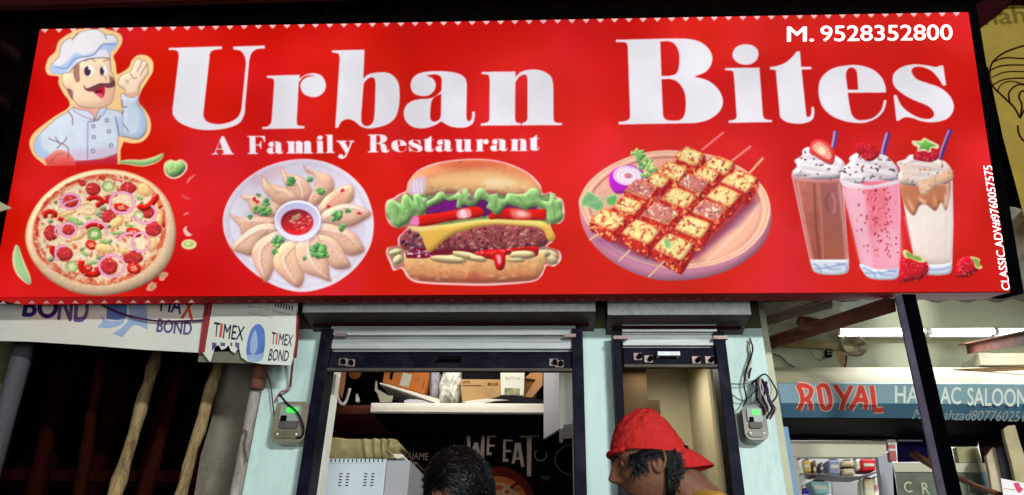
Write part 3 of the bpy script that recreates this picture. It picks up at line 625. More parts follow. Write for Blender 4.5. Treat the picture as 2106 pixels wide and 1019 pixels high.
# ---- milkshakes
def shakes():
    CV.T(1590, 240, 2.5484)
    R = random.Random(21)
    def cream(pts, base=(240, 232, 236), fl=((100, 50, 70), (70, 30, 50), (140, 80, 90)), nf=26, seed=0, box=None):
        fill(pts, base, bev=.5, bevr=6, rim=(220, 190, 205), rimw=1); pp = spl(pts) if isinstance(pts, str) else pts
        xs = [p[0] for p in pp]; ys = [p[1] for p in pp]
        for k in range(16):
            y = min(ys)+(max(ys)-min(ys))*(k+1)/17.; 
            ins_ = [x for x in np.linspace(min(xs), max(xs), 40) if inside(pp, x, y)]
            if len(ins_) < 6: continue
            x0, x1 = min(ins_), max(ins_); a = R.uniform(0, .3); b = R.uniform(.6, 1)
            q = [(x0+(x1-x0)*(a+(b-a)*t/5), y+12*math.sin(t/5*3.0+k)-4) for t in range(6)]
            stroke(q, (206, 186, 200) if k % 2 else (255, 252, 252), 9, a=.75, soft=1, taper=True)
        for k in range(nf):
            x, y = R.uniform(min(xs), max(xs)), R.uniform(min(ys), max(ys))
            if inside(pp, x, y): blob(x, y, R.uniform(4, 11), R.uniform(3, 5), R.choice(fl), ang=R.uniform(0, 180), wob=.4, seed=k)
    def glass(L, Rr, base_y, c1, c2, bx0, bx1, byb):
        pass
    # chocolate
    stroke("312,165 322,120 330,75", (90, 60, 150), 24); stroke("306,165 316,120 322,75", (190, 170, 220), 9)
    fill("95,300* 365,305* 385,600* 398,760* 392,815 340,830 260,828 215,810 195,770*", (236, 200, 205))
    fill("104,320* 360,325* 380,600* 388,750 330,765 260,768 195,745*", (196, 110, 100), col2=(170, 84, 66), dirn=(0, 1), tex=.08, texs=10)
    fill("240,350* 355,345* 375,600* 385,745* 300,765* 255,600*", (150, 90, 96), col2=(176, 96, 70), a=.8, soft=3)
    for p, c, wd in (("125,340 165,560 205,750", (226, 150, 140), 14), ("215,350 225,560 245,760", (120, 60, 50), 10), ("240,360 255,560 262,750", (214, 130, 110), 8), ("295,400 275,440 290,500", (120, 70, 84), 10), ("310,400 325,450 318,510", (206, 140, 140), 8), ("345,350 372,600 384,750", (214, 150, 150), 12), ("100,310 120,325 240,335 355,325", (222, 150, 150), 16)): stroke(p, c, wd, soft=1, a=.85)
    fill("195,750* 395,750* 392,812 340,830 260,828 212,810", (222, 228, 240), bev=.3, bevr=3)
    for p in ("205,770 240,790 250,820", "270,775 300,800 360,800", "330,770 380,780 386,810", "215,800 300,790 380,770"): stroke(p, (130, 150, 190), 6, soft=1)
    cream("112,310 100,290 125,260 112,230 150,205 155,175 185,160 220,175 280,190 330,205 372,240 378,280 352,322 240,330 150,318", nf=16)
    fill("190,170 205,130 250,120 300,150 325,200 312,250 280,245 230,215 195,195", (226, 60, 60), bev=.3, bevr=3); fill("205,165 220,140 250,135 290,165 305,205 290,225 240,200", (250, 170, 150)); fill("222,168 240,150 265,165 285,200 270,205 240,190", (255, 226, 190), soft=1)
    for k in range(12): a = k*.52; stroke([(255+22*math.cos(a), 180+22*math.sin(a)), (255+45*math.cos(a), 182+42*math.sin(a))], (232, 90, 80), 4)
    # strawberry
    stroke("572,205 585,150 603,85", (80, 50, 140), 26); stroke("566,205 578,150 596,85", (196, 176, 220), 10)
    fill("352,320* 660,310* 668,500* 662,830* 640,852 560,856 500,845 470,810 455,760*", (242, 196, 212))
    fill("362,345* 655,335* 660,560* 662,790* 600,800 530,796 460,770*", (238, 120, 140), col2=(232, 130, 150), tex=.06, texs=9)
    fill("370,380 470,370 500,600 530,790 465,770 420,600", (246, 190, 206), a=.85, soft=4); fill("600,360 656,355 660,780 610,790", (238, 160, 184), a=.8, soft=3); fill("530,620 655,600 660,790 540,795", (248, 178, 196), a=.7, soft=6)
    for k in range(95):
        u = R.random(); y = R.uniform(370, 740); x = R.choice([R.gauss(535, 14), R.gauss(598, 10), R.uniform(400, 650)]) + (y-400)*.03
        if x < 380+(y-340)*.2 or x > 655: continue
        blob(x, y, R.uniform(2, 7), R.uniform(3, 8), R.choice([(180, 20, 40), (204, 50, 70), (150, 10, 40)]), wob=.5, seed=k, a=.8)
    fill("455,772 530,800 600,803 664,792* 662,830 640,852 560,856 500,845 468,810", (216, 224, 240), bev=.3, bevr=3)
    for p in ("470,790 520,815 540,845", "550,808 570,830 640,830", "600,808 650,815", "480,820 560,820 655,800"): stroke(p, (120, 146, 190), 6, soft=1)
    cream("358,340 352,310 365,270 400,240 400,215 440,190 480,200 540,195 590,205 620,230 652,270 662,320 640,340 520,330 440,352", nf=44)
    fill("355,330 440,352 520,362 660,330 655,350 520,378 400,372 362,355", (246, 232, 238), soft=1)
    for p in ("362,345 420,365 520,370 655,345",): stroke(p, (214, 180, 196), 5, soft=1)
    fill("432,160 450,138 490,138 520,155 550,185 555,205 520,232 485,232 455,205 435,185", (196, 16, 40), bev=.4, bevr=4)
    for k in range(34): blob(R.uniform(445, 540), R.uniform(148, 222), 5, 4, R.choice([(230, 80, 90), (150, 0, 20)]), seed=k)
    # caramel
    stroke("872,230 898,150 930,68", (84, 40, 130), 24); stroke("866,228 890,150 922,70", (180, 150, 210), 9)
    fill("652,300* 940,300* 945,560* 938,800* 920,826 840,832 770,815 745,760*", (246, 220, 216))
    fill("662,340* 932,330* 936,560* 930,760 860,775 800,770 738,740*", (246, 236, 226), col2=(240, 220, 210), tex=.02, texs=9, bev=.15, bevr=8)
    fill("662,350* 932,345* 925,430 905,492 880,450 850,495 800,460 765,470 740,518 705,490 672,420", (196, 120, 84), bev=.4, bevr=4, soft=1)
    for p, c, wd in (("700,420 730,480 738,500", (240, 170, 130), 16), ("760,420 790,450 800,440", (250, 210, 180), 14), ("840,400 850,450 855,480", (236, 160, 120), 12), ("905,400 905,450 902,480", (250, 225, 210), 12), ("870,420 880,440", (140, 80, 90), 16)): stroke(p, c, wd, soft=2, taper=True)
    stroke("915,350 925,560 918,750", (255, 250, 250), 9, soft=2, a=.8); stroke("690,520 730,680 760,760", (226, 200, 200), 8, soft=2, a=.8)
    fill("760,770 850,778 936,765* 938,800 920,826 840,832 790,822", (214, 222, 236), bev=.3, bevr=3); stroke("800,800 860,805 930,790", (130, 150, 190), 6, soft=1)
    cream("662,350 655,310 665,280 648,240 690,225 720,200 780,205 860,225 900,235 935,275 945,320 915,350 860,360 800,410 770,400 760,370 700,360", base=(238, 214, 200), nf=44, fl=((120, 60, 60), (200, 130, 90), (180, 110, 80), (90, 50, 60), (240, 180, 140)))
    fill("770,340 850,310 930,280 940,320 900,345 850,362 800,412 775,400", (236, 180, 140), a=.7, soft=2, tex=.2, texs=4)
    fill("735,220 750,180 800,170 860,180 868,215 830,238 770,232", (196, 20, 50), bev=.3, bevr=3); 
    for k in range(16): blob(R.uniform(748, 858), R.uniform(180, 228), 4, 5, (236, 90, 100), seed=k)
    fill("728,128 770,128 790,112 815,122 868,150 860,170 830,165 825,188 795,180 760,182 755,160 735,150", (240, 235, 190)); fill("740,135 775,138 792,122 812,132 855,155 825,158 815,180 790,168 765,174 770,150", (116, 190, 80), bev=.3, bevr=3)
    # loose strawberries
    def berry(pts, lf):
        fill([(x+4, y+5) for x, y in spl(pts)], (190, 10, 20), a=.5, soft=2); fill(pts, (206, 14, 36), bev=.5, bevr=6, tex=.12, texs=4); pp = spl(pts); xs = [p[0] for p in pp]; ys = [p[1] for p in pp]
        for k in range(70):
            x, y = R.uniform(min(xs), max(xs)), R.uniform(min(ys), max(ys))
            if inside(pp, x, y): blob(x, y, 4, 3, R.choice([(244, 120, 130), (250, 180, 160), (160, 0, 20)]), seed=k, a=.8)
        for l in lf: fill(l, (240, 215, 150)); fill([(sum(p[0] for p in spl(l))/len(spl(l))*.3+x*.7, sum(p[1] for p in spl(l))/len(spl(l))*.3+y*.7) for x, y in spl(l)], (130, 170, 80))
    berry("672,740 700,722 760,735 805,765 812,810 780,850 720,862 665,868 660,830", ("680,705 700,700 735,725 780,735 800,760 770,765 720,745 690,740",))
    berry("960,790 975,750 1010,732 1055,740 1080,775 1068,810 1030,835 985,842 958,838", ("1030,735 1060,738 1085,750 1080,770 1098,790 1080,800 1060,790 1050,760",))
shakes()
CV.T(0, 0, 1)

# ------------------------------------------------------------------ lettering outlines
GL = {}
GL['U'] = ((330, 60, 3.64), ["60,142* 458,130* 462,150* 400,158 372,180 366,230* 325,600* 323,655 352,695 420,712 500,703 570,668 600,620 608,580* 640,260* 632,210 600,165 545,153* 545,132* 780,124* 782,146* 720,152 680,185 664,240* 634,580* 628,640 590,705 500,742 380,757 260,748 150,705 97,650 90,600* 137,210* 132,175 110,158 62,158*"], [])
GL['r'] = ((330, 60, 3.64), ["795,350* 1043,343* 1042,372* 1078,346 1112,335 1152,331 1206,350 1238,410 1228,465 1185,503 1135,510 1080,492 1052,452 1050,405 1078,372 1115,356 1160,354* 1112,346 1068,362 1036,400* 1020,690* 1028,720 1078,728* 1078,745* 762,750* 762,734* 805,728 828,700 832,680* 852,395* 840,372 797,365*"], [])
GL['b'] = ((330, 60, 3.64), ["1283,160* 1528,155* 1519,370* 1560,338 1640,324 1700,328 1742,350 1778,395 1790,460 1788,560 1770,640 1735,690 1680,722 1600,742 1552,745 1500,730 1450,690 1400,676 1355,695 1330,740* 1308,740* 1342,215* 1330,185 1283,175*"], ["1519,440 1528,400 1555,372 1582,362 1603,374 1610,410* 1602,640 1588,700 1560,724 1528,724 1507,700 1503,650*"])
GL['a'] = ((740, 60, 3.64), ["495,350* 545,370 568,412 558,460 520,495 465,503 405,483 380,430 395,370 445,332 530,317 640,317 735,333 788,368 802,415* 798,650* 803,680 822,690 838,665 842,617* 862,617* 860,665 845,708 800,735 740,740 670,727 610,692* 560,722 480,744 400,735 345,690 328,630 345,575 390,540 450,525 520,520 570,500 610,462* 613,390 603,355 560,340"], ["610,485* 560,510 535,550 528,620 528,670 545,692 575,690 600,670 607,640*"])
GL['n'] = ((740, 60, 3.64), ["912,322* 1165,318* 1165,360* 1210,320 1290,303 1370,315 1430,355 1448,410* 1450,670* 1462,698 1515,705* 1513,720* 1212,722* 1212,705* 1240,695 1255,670* 1255,380* 1248,348 1225,342 1190,362 1165,400* 1162,670* 1172,698 1205,705* 1205,722* 905,724* 905,708* 950,700 968,680 970,650* 972,390* 962,345 912,338*"], [])
GL['B'] = ((1250, 60, 4.6325), ["78,103* 640,90* 760,94 860,115 940,165 993,250 985,340 930,410 825,455* 950,490 1050,570 1097,680 1070,780 980,855 860,892 720,900* 102,910* 102,885* 175,875 208,850 212,820* 190,170* 178,135 140,125 78,125*"], ["500,120* 585,118 640,148 675,215 682,300 670,390 640,432 580,448* 512,448*", "512,480* 600,478 670,510 725,590 742,690 735,800 700,860 640,873 560,866 530,832 525,800*"])
GL['i'] = ((1250, 60, 4.6325), ["1117,372* 1445,368* 1478,820* 1490,850 1515,862 1565,868* 1567,888* 1152,895* 1152,872* 1200,865 1225,845 1226,810* 1200,430* 1185,400 1117,392*", "1188,243 1210,185 1265,152 1320,146 1380,157 1425,195 1436,245 1415,300 1365,334 1312,342 1255,330 1205,293"], [])
GL['t'] = ((1600, 30, 4.075), ["-67,441* -10,432 60,405 120,355 155,310* 185,308* 195,440* 280,440* 281,460* 198,463* 235,820* 242,855 262,858 278,830 280,775* 300,775* 305,830 290,880 240,908 170,917 80,905 25,870 14,838* -19,468* -67,461*"], [])
GL['e'] = ((1600, 30, 4.075), ["905,655* 585,658* 600,760 620,840 660,880 720,885 800,865 865,800 888,718* 912,720* 890,800 840,860 760,900 680,912 560,895 450,850 370,770 340,660 350,560 400,490 480,445 600,425 700,430 800,465 870,530 900,600"], ["585,632* 672,632* 665,520 655,470 625,447 590,455 570,500 575,560"])
GL['s'] = ((1600, 30, 4.075), ["1385,427* 1410,595* 1382,598* 1340,530 1280,470 1200,440 1140,445 1120,480 1160,540 1250,575 1350,610 1430,670 1472,750 1465,820 1410,880 1300,905 1200,895 1130,870 1070,862 1030,880 1010,893* 993,893* 968,678* 992,675* 1040,770 1120,835 1200,870 1270,875 1305,850 1300,810 1250,765 1130,715 1050,670 980,610 960,550 975,490 1040,440 1140,418 1250,428 1320,440 1360,430"], [])
def srcpts(g, s):
    (ox, oy, sc) = GL[g][0]
    return [(ox+x/sc, oy+y/sc) for x, y in spl(s, 6)]
LETTER_POLYS = []
def print_glyph(outs, holes):
    CV.T(0, 0, 1)
    for k, o in enumerate(outs):
        hh = holes if k == 0 else []
        xs = [p[0] for p in o]
        fill(o, (150, 20, 60), holes=hh, soft=1, a=.55)
        fill(o, (224, 222, 228), holes=hh, rim=(255, 230, 236), rimw=1, col2=(234, 229, 237))
        LETTER_POLYS.append((o, hh))
for g in 'UrbanBites':
    print_glyph([srcpts(g, s) for s in GL[g][1]], [srcpts(g, s) for s in GL[g][2]])
# fat-face glyphs for the second line, unit coordinates: x right, y up, baseline 0, x height .68, cap height 1
UG = {}
UG['A'] = (["0,0* .34,0* .34,.05* .25,.07 .22,.14* .26,.27* .56,.27* .6,.1 .58,.06 .5,.05* .5,0* 1.12,0* 1.12,.05* 1.04,.08* .64,1* .52,1* .17,.15 .1,.06 0,.05*"], ["0.29,.33* .53,.33* .43,.72*"], 1.14)
UG['F'] = (["0,0* .56,0* .56,.05* .44,.08* .44,.46* .6,.47 .68,.38 .7,.28* .75,.28* .75,.72* .7,.72* .66,.58 .58,.52* .44,.52* .44,.94* .7,.94 .84,.84 .9,.66* .96,.66* .95,1* 0,1* 0,.95* .12,.92* .12,.08* 0,.05*"], [], 1.0)
UG['R'] = (["0,0* .52,0* .52,.05* .42,.08* .42,.47* .56,.46 .62,.38 .66,.12 .76,0 .92,-.02 1.04,.04 1.08,.16* 1.03,.17* .99,.08 .95,.12 .92,.34 .84,.46 .7,.52 .86,.58 .95,.7 .94,.84 .82,.96 .6,1* 0,1* 0,.95* .12,.92* .12,.08* 0,.05*"], ["0.42,.94* .54,.93 .61,.86 .62,.72 .6,.6 .54,.54 .42,.53*"], 1.1)
UG['m'] = (["0,.68* .36,.68* .36,.6 .48,.7 .62,.68 .7,.6 .84,.7 1.0,.68 1.06,.58* 1.06,.09* 1.14,.05* 1.14,0* .7,0* .7,.05* .76,.09* .76,.56 .72,.61 .7,.55* .7,.09* .74,.05* .74,0* .36,0* .4,.05* .4,.56 .37,.61 .34,.54* .34,.09* .4,.05* .4,0* 0,0* 0,.05* .08,.09* .08,.6* 0,.63*"], [], 1.16)
UG['l'] = (["0,1.02* .36,1.02* .36,.09* .46,.05* .46,0* 0,0* 0,.05* .08,.09* .08,.94* 0,.97*"], [], .48)
UG['y'] = (["0,.68* .5,.68* .5,.63* .42,.6* .56,.24* .66,.58 .64,.63 .56,.63* .56,.68* .86,.68* .86,.63* .76,.58* .5,-.1 .4,-.26 .24,-.32 .1,-.26 .08,-.14 .18,-.06 .3,-.1 .32,-.2 .38,-.16 .44,-.02* .12,.58* 0,.63*"], [], .86)
UG['u'] = (["0,.68* .36,.68* .36,.14 .42,.08 .5,.14* .5,.6* .42,.63* .42,.68* .8,.68* .8,.09* .9,.05* .9,0* .5,-.01* .5,.08 .4,-.02 .22,-.03 .1,.04 .08,.14* .08,.6* 0,.63*"], [], .92)
def norm_glyph(g, x0, x1, yb, yx, shear):
    """bring a traced big letter to unit coordinates (baseline 0, x height .68)"""
    sc = .68/(yb-yx); f = lambda s: [(((x-x0)+(y-yb)*shear)*sc, (yb-y)*sc) for x, y in spl(s, 4)]
    UG[g] = ([f(s) for s in GL[g][1]], [f(s) for s in GL[g][2]], (x1-x0)*sc)
norm_glyph('a', 328, 862, 740, 317, 0.0); norm_glyph('n', 905, 1515, 722, 303, 0.0); norm_glyph('r', 762, 1238, 748, 335, .07)
norm_glyph('i', 1152, 1567, 893, 370, -.07); norm_glyph('t', -10, 305, 917, 445, -.09); norm_glyph('e', 340, 912, 912, 425, 0); norm_glyph('s', 968, 1475, 905, 418, 0)
def small(ch, x0, x1, yb, h, lean=0.0):
    outs, holes, wd = UG[ch]; CV.T(0, 0, 1)
    def f(s):
        p = spl(s, 4) if isinstance(s, str) else s
        return [(x0+x/wd*(x1-x0)+lean*y*h, yb-y*h) for x, y in p]
    o = [f(s) for s in outs]; hh = [f(s) for s in holes]
    for k, q in enumerate(o):
        fill(q, (170, 20, 90), soft=1, a=.35, holes=hh if k == 0 else []); fill(q, (253, 240, 246), holes=hh if k == 0 else []); LETTER_POLYS.append((q, hh if k == 0 else []))
def c7(x): return 330+x/3.64
def c8(x): return 740+x/3.64
for ch, a, b in (('A', 383, 552), ('F', 652, 792), ('a', 797, 920), ('m', 944, 1146), ('i', 1160, 1232), ('l', 1238, 1308), ('y', 1318, 1454)):
    small(ch, c7(a), c7(b), 60+(940-(a-383)*.012)/3.64, 37.5, -.02)
for ch, a, b in (('R', 60, 226), ('e', 236, 352), ('s', 366, 470), ('t', 478, 552), ('a', 566, 694), ('u', 710, 848), ('r', 862, 970), ('a', 976, 1105), ('n', 1122, 1262), ('t', 1270, 1342)):
    small(ch, c8(a), c8(b), 60+(924-(a-60)*.010)/3.64, 37.0, 0)

# ------------------------------------------------------------------ the light-box sign
TILT, YS = 0.253078, 0.010675
_d = Vector((math.sin(YS)*math.sin(TILT), -math.cos(YS)*math.sin(TILT), math.cos(TILT)))
_e = Vector((math.cos(YS), math.sin(YS), 0)); _n = _e.cross(_d); _n = _n if _n.y < 0 else -_n
SIGN = Plane((-2.750032, 3.0, 2.588833), _n)
sg = thing('lightbox_sign', 'long red back-lit restaurant sign with pictures of food hung over the shop doors', 'sign', onY(1050, 600, 3.1))
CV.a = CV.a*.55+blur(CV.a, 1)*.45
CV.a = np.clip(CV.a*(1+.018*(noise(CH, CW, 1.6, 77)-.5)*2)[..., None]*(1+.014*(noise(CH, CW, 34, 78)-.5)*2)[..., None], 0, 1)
QB = [(-18, 612), (2078, 600), (1992, 25), (82, 60)]
P4 = [SIGN.at(*q) for q in QB]
NX, NY = 1560, 440
u = np.linspace(0, 1, NX+1)[None, :, None]; v = np.linspace(0, 1, NY+1)[:, None, None]
A4 = [np.array(p) for p in P4]
G = A4[0]*(1-u)*(1-v)+A4[1]*u*(1-v)+A4[2]*u*v+A4[3]*(1-u)*v
d = G-np.array(CAM); zz = d@np.array(FW); gx = PW/2+FPX*(d@np.array(RT))/zz; gy = PH/2-FPX*(d@np.array(UP))/zz
def sample(img):
    x = np.clip(gx-CX0-.5, 0, CW-2); y = np.clip(gy-CY0-.5, 0, CH-2); xi = x.astype(int); yi = y.astype(int)
    fx = x-xi; fy = y-yi
    if img.ndim == 3: fx = fx[..., None]; fy = fy[..., None]
    return (img[yi, xi]*(1-fx)+img[yi, xi+1]*fx)*(1-fy)+(img[yi+1, xi]*(1-fx)+img[yi+1, xi+1]*fx)*fy
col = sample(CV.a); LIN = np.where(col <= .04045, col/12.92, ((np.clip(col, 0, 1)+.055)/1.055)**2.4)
ids = np.zeros((NY, NX), int)
def region(polys, T, k):
    CV.T(*T); m = np.zeros((CH, CW))
    for p in polys: m = np.maximum(m, fullmask(p))
    s = sample(m); c = (s[:-1, :-1]+s[1:, 1:])/2; ids[c > .5] = k
region([CH_OUT], (0, 0, 2.912), 1); region([PZ_OUT], (0, 310, 3.0886), 2); region([MO_OUT], (440, 310, 3.2861), 3)
region([BG_OUT], (770, 310, 3.2881), 4)
region([KB_OUT, "62,480 75,420 130,335 240,248 400,178 560,150 700,153 860,173 1000,222 1120,295 1205,385 1240,480 1235,570 1190,670 700,900 300,780", "640,190 725,118 800,140 840,170 830,260 700,300", "395,150* 440,150 500,190 520,260 480,310 420,230", "840,250 900,180 1000,215 1030,250 900,300", "818,160* 950,30* 960,40* 840,160*", "995,220* 1115,118* 1125,128* 1010,232*", "1100,298* 1192,190* 1203,198* 1116,306*"], (1170, 260, 2.9978), 5)
region(["95,300* 112,230 155,175 190,130 250,120 310,140 312,70* 340,75* 325,160 372,240 378,280 385,600* 398,760* 392,815 340,830 260,828 215,810 195,770*"], (1590, 240, 2.5484), 6)
region(["352,320* 365,270 430,190 450,138 520,140 560,190 590,85* 620,90* 595,205 652,270 660,310* 668,500* 662,830* 640,852 560,856 500,845 470,810 455,760*"], (1590, 240, 2.5484), 7)
region(["652,300* 648,240 735,190 728,128 790,112 868,150 870,200 915,65* 942,70* 895,235 940,300* 945,560* 938,800* 920,826 840,832 770,815 745,760*"], (1590, 240, 2.5484), 8)
region(["960,790 975,750 1010,732 1055,740 1085,750 1098,790 1068,810 1030,835 985,842 958,838"], (1590, 240, 2.5484), 16)
region(["672,740 690,700 760,735 805,765 812,810 780,850 720,862 665,868 660,830"], (1590, 240, 2.5484), 10)
region(["1040,120 1045,80 1080,58 1115,65 1150,56 1185,80 1188,120 1150,165 1100,180 1055,160"], (0, 310, 3.0886), 9)
CV.T(0, 0, 1); m = np.zeros((CH, CW))
for o, hh in LETTER_POLYS:
    P = CV.tp(o); x0 = int(min(p[0] for p in P))-2; y0 = int(min(p[1] for p in P))-2; x1 = int(max(p[0] for p in P))+3; y1 = int(max(p[1] for p in P))+3
    m[y0:y1, x0:x1] = np.maximum(m[y0:y1, x0:x1], mask([P]+[CV.tp(h) for h in hh], x0, y0, x1-x0, y1-y0))
s = sample(m); c = (s[:-1, :-1]+s[1:, 1:])/2
fx = (gx[:-1, :-1]); fy = gy[:-1, :-1]
ids[(c > .5) & (fy < 268+0*fx) & (fx < 1200)] = 11; ids[(c > .5) & (fx >= 1200)] = 12; q = (c > .5) & (fy >= 268) & (fx < 1200); ids[q & (fx < 495)] = 13; ids[q & (fx >= 495) & (fx < 745)] = 14; ids[q & (fx >= 745)] = 15
GM = glow_print('backlit_flex_print', 1.0, .03)
def grid_part(name, k, label=None):
    sel = np.argwhere(ids == k)
    if not len(sel): return
    W1 = NX+1; a = sel[:, 0]*W1+sel[:, 1]; q = np.stack([a, a+1, a+1+W1, a+W1], 1)
    uniq, inv = np.unique(q.ravel(), return_inverse=True)
    me = bpy.data.meshes.new(name); me.vertices.add(len(uniq)); me.vertices.foreach_set('co', G.reshape(-1, 3)[uniq].ravel().astype(np.float32))
    n = len(sel); me.loops.add(n*4); me.loops.foreach_set('vertex_index', inv.astype(np.int32).ravel())
    me.polygons.add(n); me.polygons.foreach_set('loop_start', np.arange(0, n*4, 4, dtype=np.int32))
    try: me.polygons.foreach_set('loop_total', np.full(n, 4, dtype=np.int32))
    except Exception: pass
    me.update(calc_edges=True)
    ca = me.color_attributes.new('print', 'FLOAT_COLOR', 'POINT')
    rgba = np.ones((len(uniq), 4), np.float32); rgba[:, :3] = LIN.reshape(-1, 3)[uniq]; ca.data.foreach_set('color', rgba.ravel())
    o = link(name, me, GM, sg)
    if label: o['label'] = label
    return o
for nm, k, lb in (('sign_face', 0, 'red flex sign face with a border of small hearts'), ('chef_picture', 1, 'cartoon cook in a white hat and jacket making an ok sign'), ('pizza_picture', 2, None), ('dumpling_plate_picture', 3, 'white plate of dumplings round a bowl of red sauce'),
                  ('burger_picture', 4, None), ('kebab_board_picture', 5, 'wooden board with three skewers of grilled cheese cubes'), ('milkshake_picture', 6, 'chocolate milkshake with half a strawberry on top'), ('milkshake_picture', 7, 'pink strawberry milkshake'), ('milkshake_picture', 8, 'white milkshake with caramel and a strawberry'),
                  ('green_pepper_picture', 9, None), ('strawberry_picture', 10, None), ('name_lettering', 11, 'first word of the large white shop name'), ('name_lettering', 12, 'second word of the large white shop name'), ('tagline_lettering', 13, 'single white letter opening the small second line'), ('tagline_lettering', 14, 'middle word of the small white second line'), ('tagline_lettering', 15, 'last word of the small white second line'), ('strawberry_picture', 16, None)):
    grid_part(nm, k, lb)
# solid box behind the face, rim and lips
def sbox(name, px, lift, depth, m, holes=None):
    mb = MB(); pxprism(mb, px, SIGN, depth, 0, lift); return mb.build(name, m, sg)
blackm = mat('sign_case_black', (5, 5, 6), rough=.8, var=.3, scale=6, spec=0)
redlip = mat('sign_lip_red', (150, 8, 8), rough=.4, emit=.35, var=.2, scale=5)
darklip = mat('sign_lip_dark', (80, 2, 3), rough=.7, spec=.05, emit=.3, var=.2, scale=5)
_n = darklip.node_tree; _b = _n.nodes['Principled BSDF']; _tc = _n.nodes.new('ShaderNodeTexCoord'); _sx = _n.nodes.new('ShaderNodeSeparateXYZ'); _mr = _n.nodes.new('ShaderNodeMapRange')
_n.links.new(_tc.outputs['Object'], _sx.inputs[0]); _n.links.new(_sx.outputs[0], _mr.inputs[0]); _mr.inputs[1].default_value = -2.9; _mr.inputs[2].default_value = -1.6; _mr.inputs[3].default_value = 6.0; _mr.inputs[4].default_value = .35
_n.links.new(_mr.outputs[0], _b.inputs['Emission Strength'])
back = [(-18, 612), (2078, 600), (1992, 25), (82, 60)]
sbox('case', back, -.003, .205, blackm)
sbox('case_side', [(2078.5, 600), (2106, 604), (2010, 20), (1992.5, 24)], .004, .17, blackm)
sbox('case_side', [(-20, 612), (-60, 612), (55, 52), (81, 59)], .004, .17, blackm)
sbox('case_top', [(60, 52), (60, 44), (2008, 9), (2009, 18.5), (1992, 24.6), (82, 59.6)], .004, .17, blackm)
# wrapped flex under the front edge, with its printed hearts
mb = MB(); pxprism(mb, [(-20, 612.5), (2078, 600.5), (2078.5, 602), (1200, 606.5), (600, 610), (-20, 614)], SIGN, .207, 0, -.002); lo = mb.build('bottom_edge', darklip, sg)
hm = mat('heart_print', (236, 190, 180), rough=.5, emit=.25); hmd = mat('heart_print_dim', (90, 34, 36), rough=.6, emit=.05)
UND = Plane(SIGN.at(-20, 614.1), (SIGN.at(2078.5, 602.1)-SIGN.at(-20, 614.1)).cross(SIGN.n))
if UND.n.z > 0: UND.n = -UND.n
mb = MB(); x = 6.
while x < 1500:
    yb = 626-(x/1500)*8.5
    s_ = 7.; 
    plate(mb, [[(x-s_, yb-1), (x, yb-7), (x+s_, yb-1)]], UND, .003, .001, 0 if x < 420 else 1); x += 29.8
mb.build('heart_border', [hm, hmd], sg)

# ------------------------------------------------------------------ writing in the built-in sans face
def text_mesh(s, bold=0.0, spacing=1.0):
    cu = bpy.data.curves.new('t', 'FONT'); cu.body = s; cu.offset = bold; cu.space_character = spacing; cu.resolution_u = 4
    o = bpy.data.objects.new('t', cu); C.objects.link(o); dg = bpy.context.evaluated_depsgraph_get(); dg.update()
    me = o.evaluated_get(dg).to_mesh(); V = [tuple(q.co)[:2] for q in me.vertices]; F = [tuple(p.vertices) for p in me.polygons]
    o.evaluated_get(dg).to_mesh_clear(); bpy.data.objects.remove(o); bpy.data.curves.remove(cu)
    return V, F
def text_plate(mb, s, quad, plane, lift=.002, bold=0.0, spacing=1.0, mi=0, cap=None):
    """text fitted into a quad of photograph pixels on its real plane: quad = baseline-left, baseline-right, top-right, top-left"""
    V, F = text_mesh(s, 0, spacing); x0 = min(p[0] for p in V); x1 = max(p[0] for p in V); y0 = 0 if cap else min(p[1] for p in V); y1 = cap or max(p[1] for p in V)
    q = quad; out = []
    for k_, (dx, dy) in enumerate(((0, 0),) if bold <= 0 else ((0, 0), (bold*.6, 0), (-bold*.6, 0), (0, bold*.4), (0, -bold*.4))):
      out = []
      for x, y in V:
        a = (x+dx-x0)/(x1-x0); b = (y+dy-y0)/(y1-y0)
        X = q[0][0]*(1-a)*(1-b)+q[1][0]*a*(1-b)+q[2][0]*a*b+q[3][0]*(1-a)*b; Y_ = q[0][1]*(1-a)*(1-b)+q[1][1]*a*(1-b)+q[2][1]*a*b+q[3][1]*(1-a)*b
        out.append(plane.at(X, Y_, lift+k_*4e-6))
      mb.add(out, F, mi)
wm = mat('backlit_white_ink', (250, 226, 232), rough=.5, emit=.95)
mb = MB()
def c2(x, y): return (1600+x/4.075, 30+y/4.075)
text_plate(mb, 'M.', [c2(80, 228), c2(297, 226), c2(297, 104), c2(80, 104)], SIGN, .002, .03)
text_plate(mb, '9528352800', [c2(360, 226), c2(1462, 214), c2(1458, 84), c2(358, 96)], SIGN, .002, .02)
mb.build('phone_number', wm, sg)
mb = MB()
def side(a): return (2079-12-a*33., 598-a*256)
text_plate(mb, 'CLASSIC.ADV#9760057575', [(2080, 597), (2042, 341), (2022, 341), (2061, 597)], SIGN, .002, .02)
mb.build('printer_credit', wm, sg)
# ================================================================== the setting
def struct(name, mb, m): return tag(mb.build(name, m), kind='structure')
asph = mat('asphalt', (70, 68, 66), rough=.9, var=.5, scale=3, bump=.4, dirt=(40, 36, 32), dirt_amt=.6)
concr = mat('concrete_floor', (128, 124, 116), rough=.85, var=.3, scale=4, bump=.3, dirt=(70, 62, 54), dirt_amt=.6)
struct('ground', MB().box((-40, -30, -.3), (40, 40, -.02)), asph)
struct('pavement', MB().box((-9, 1.1, -.02), (9, 9, .12)), concr)

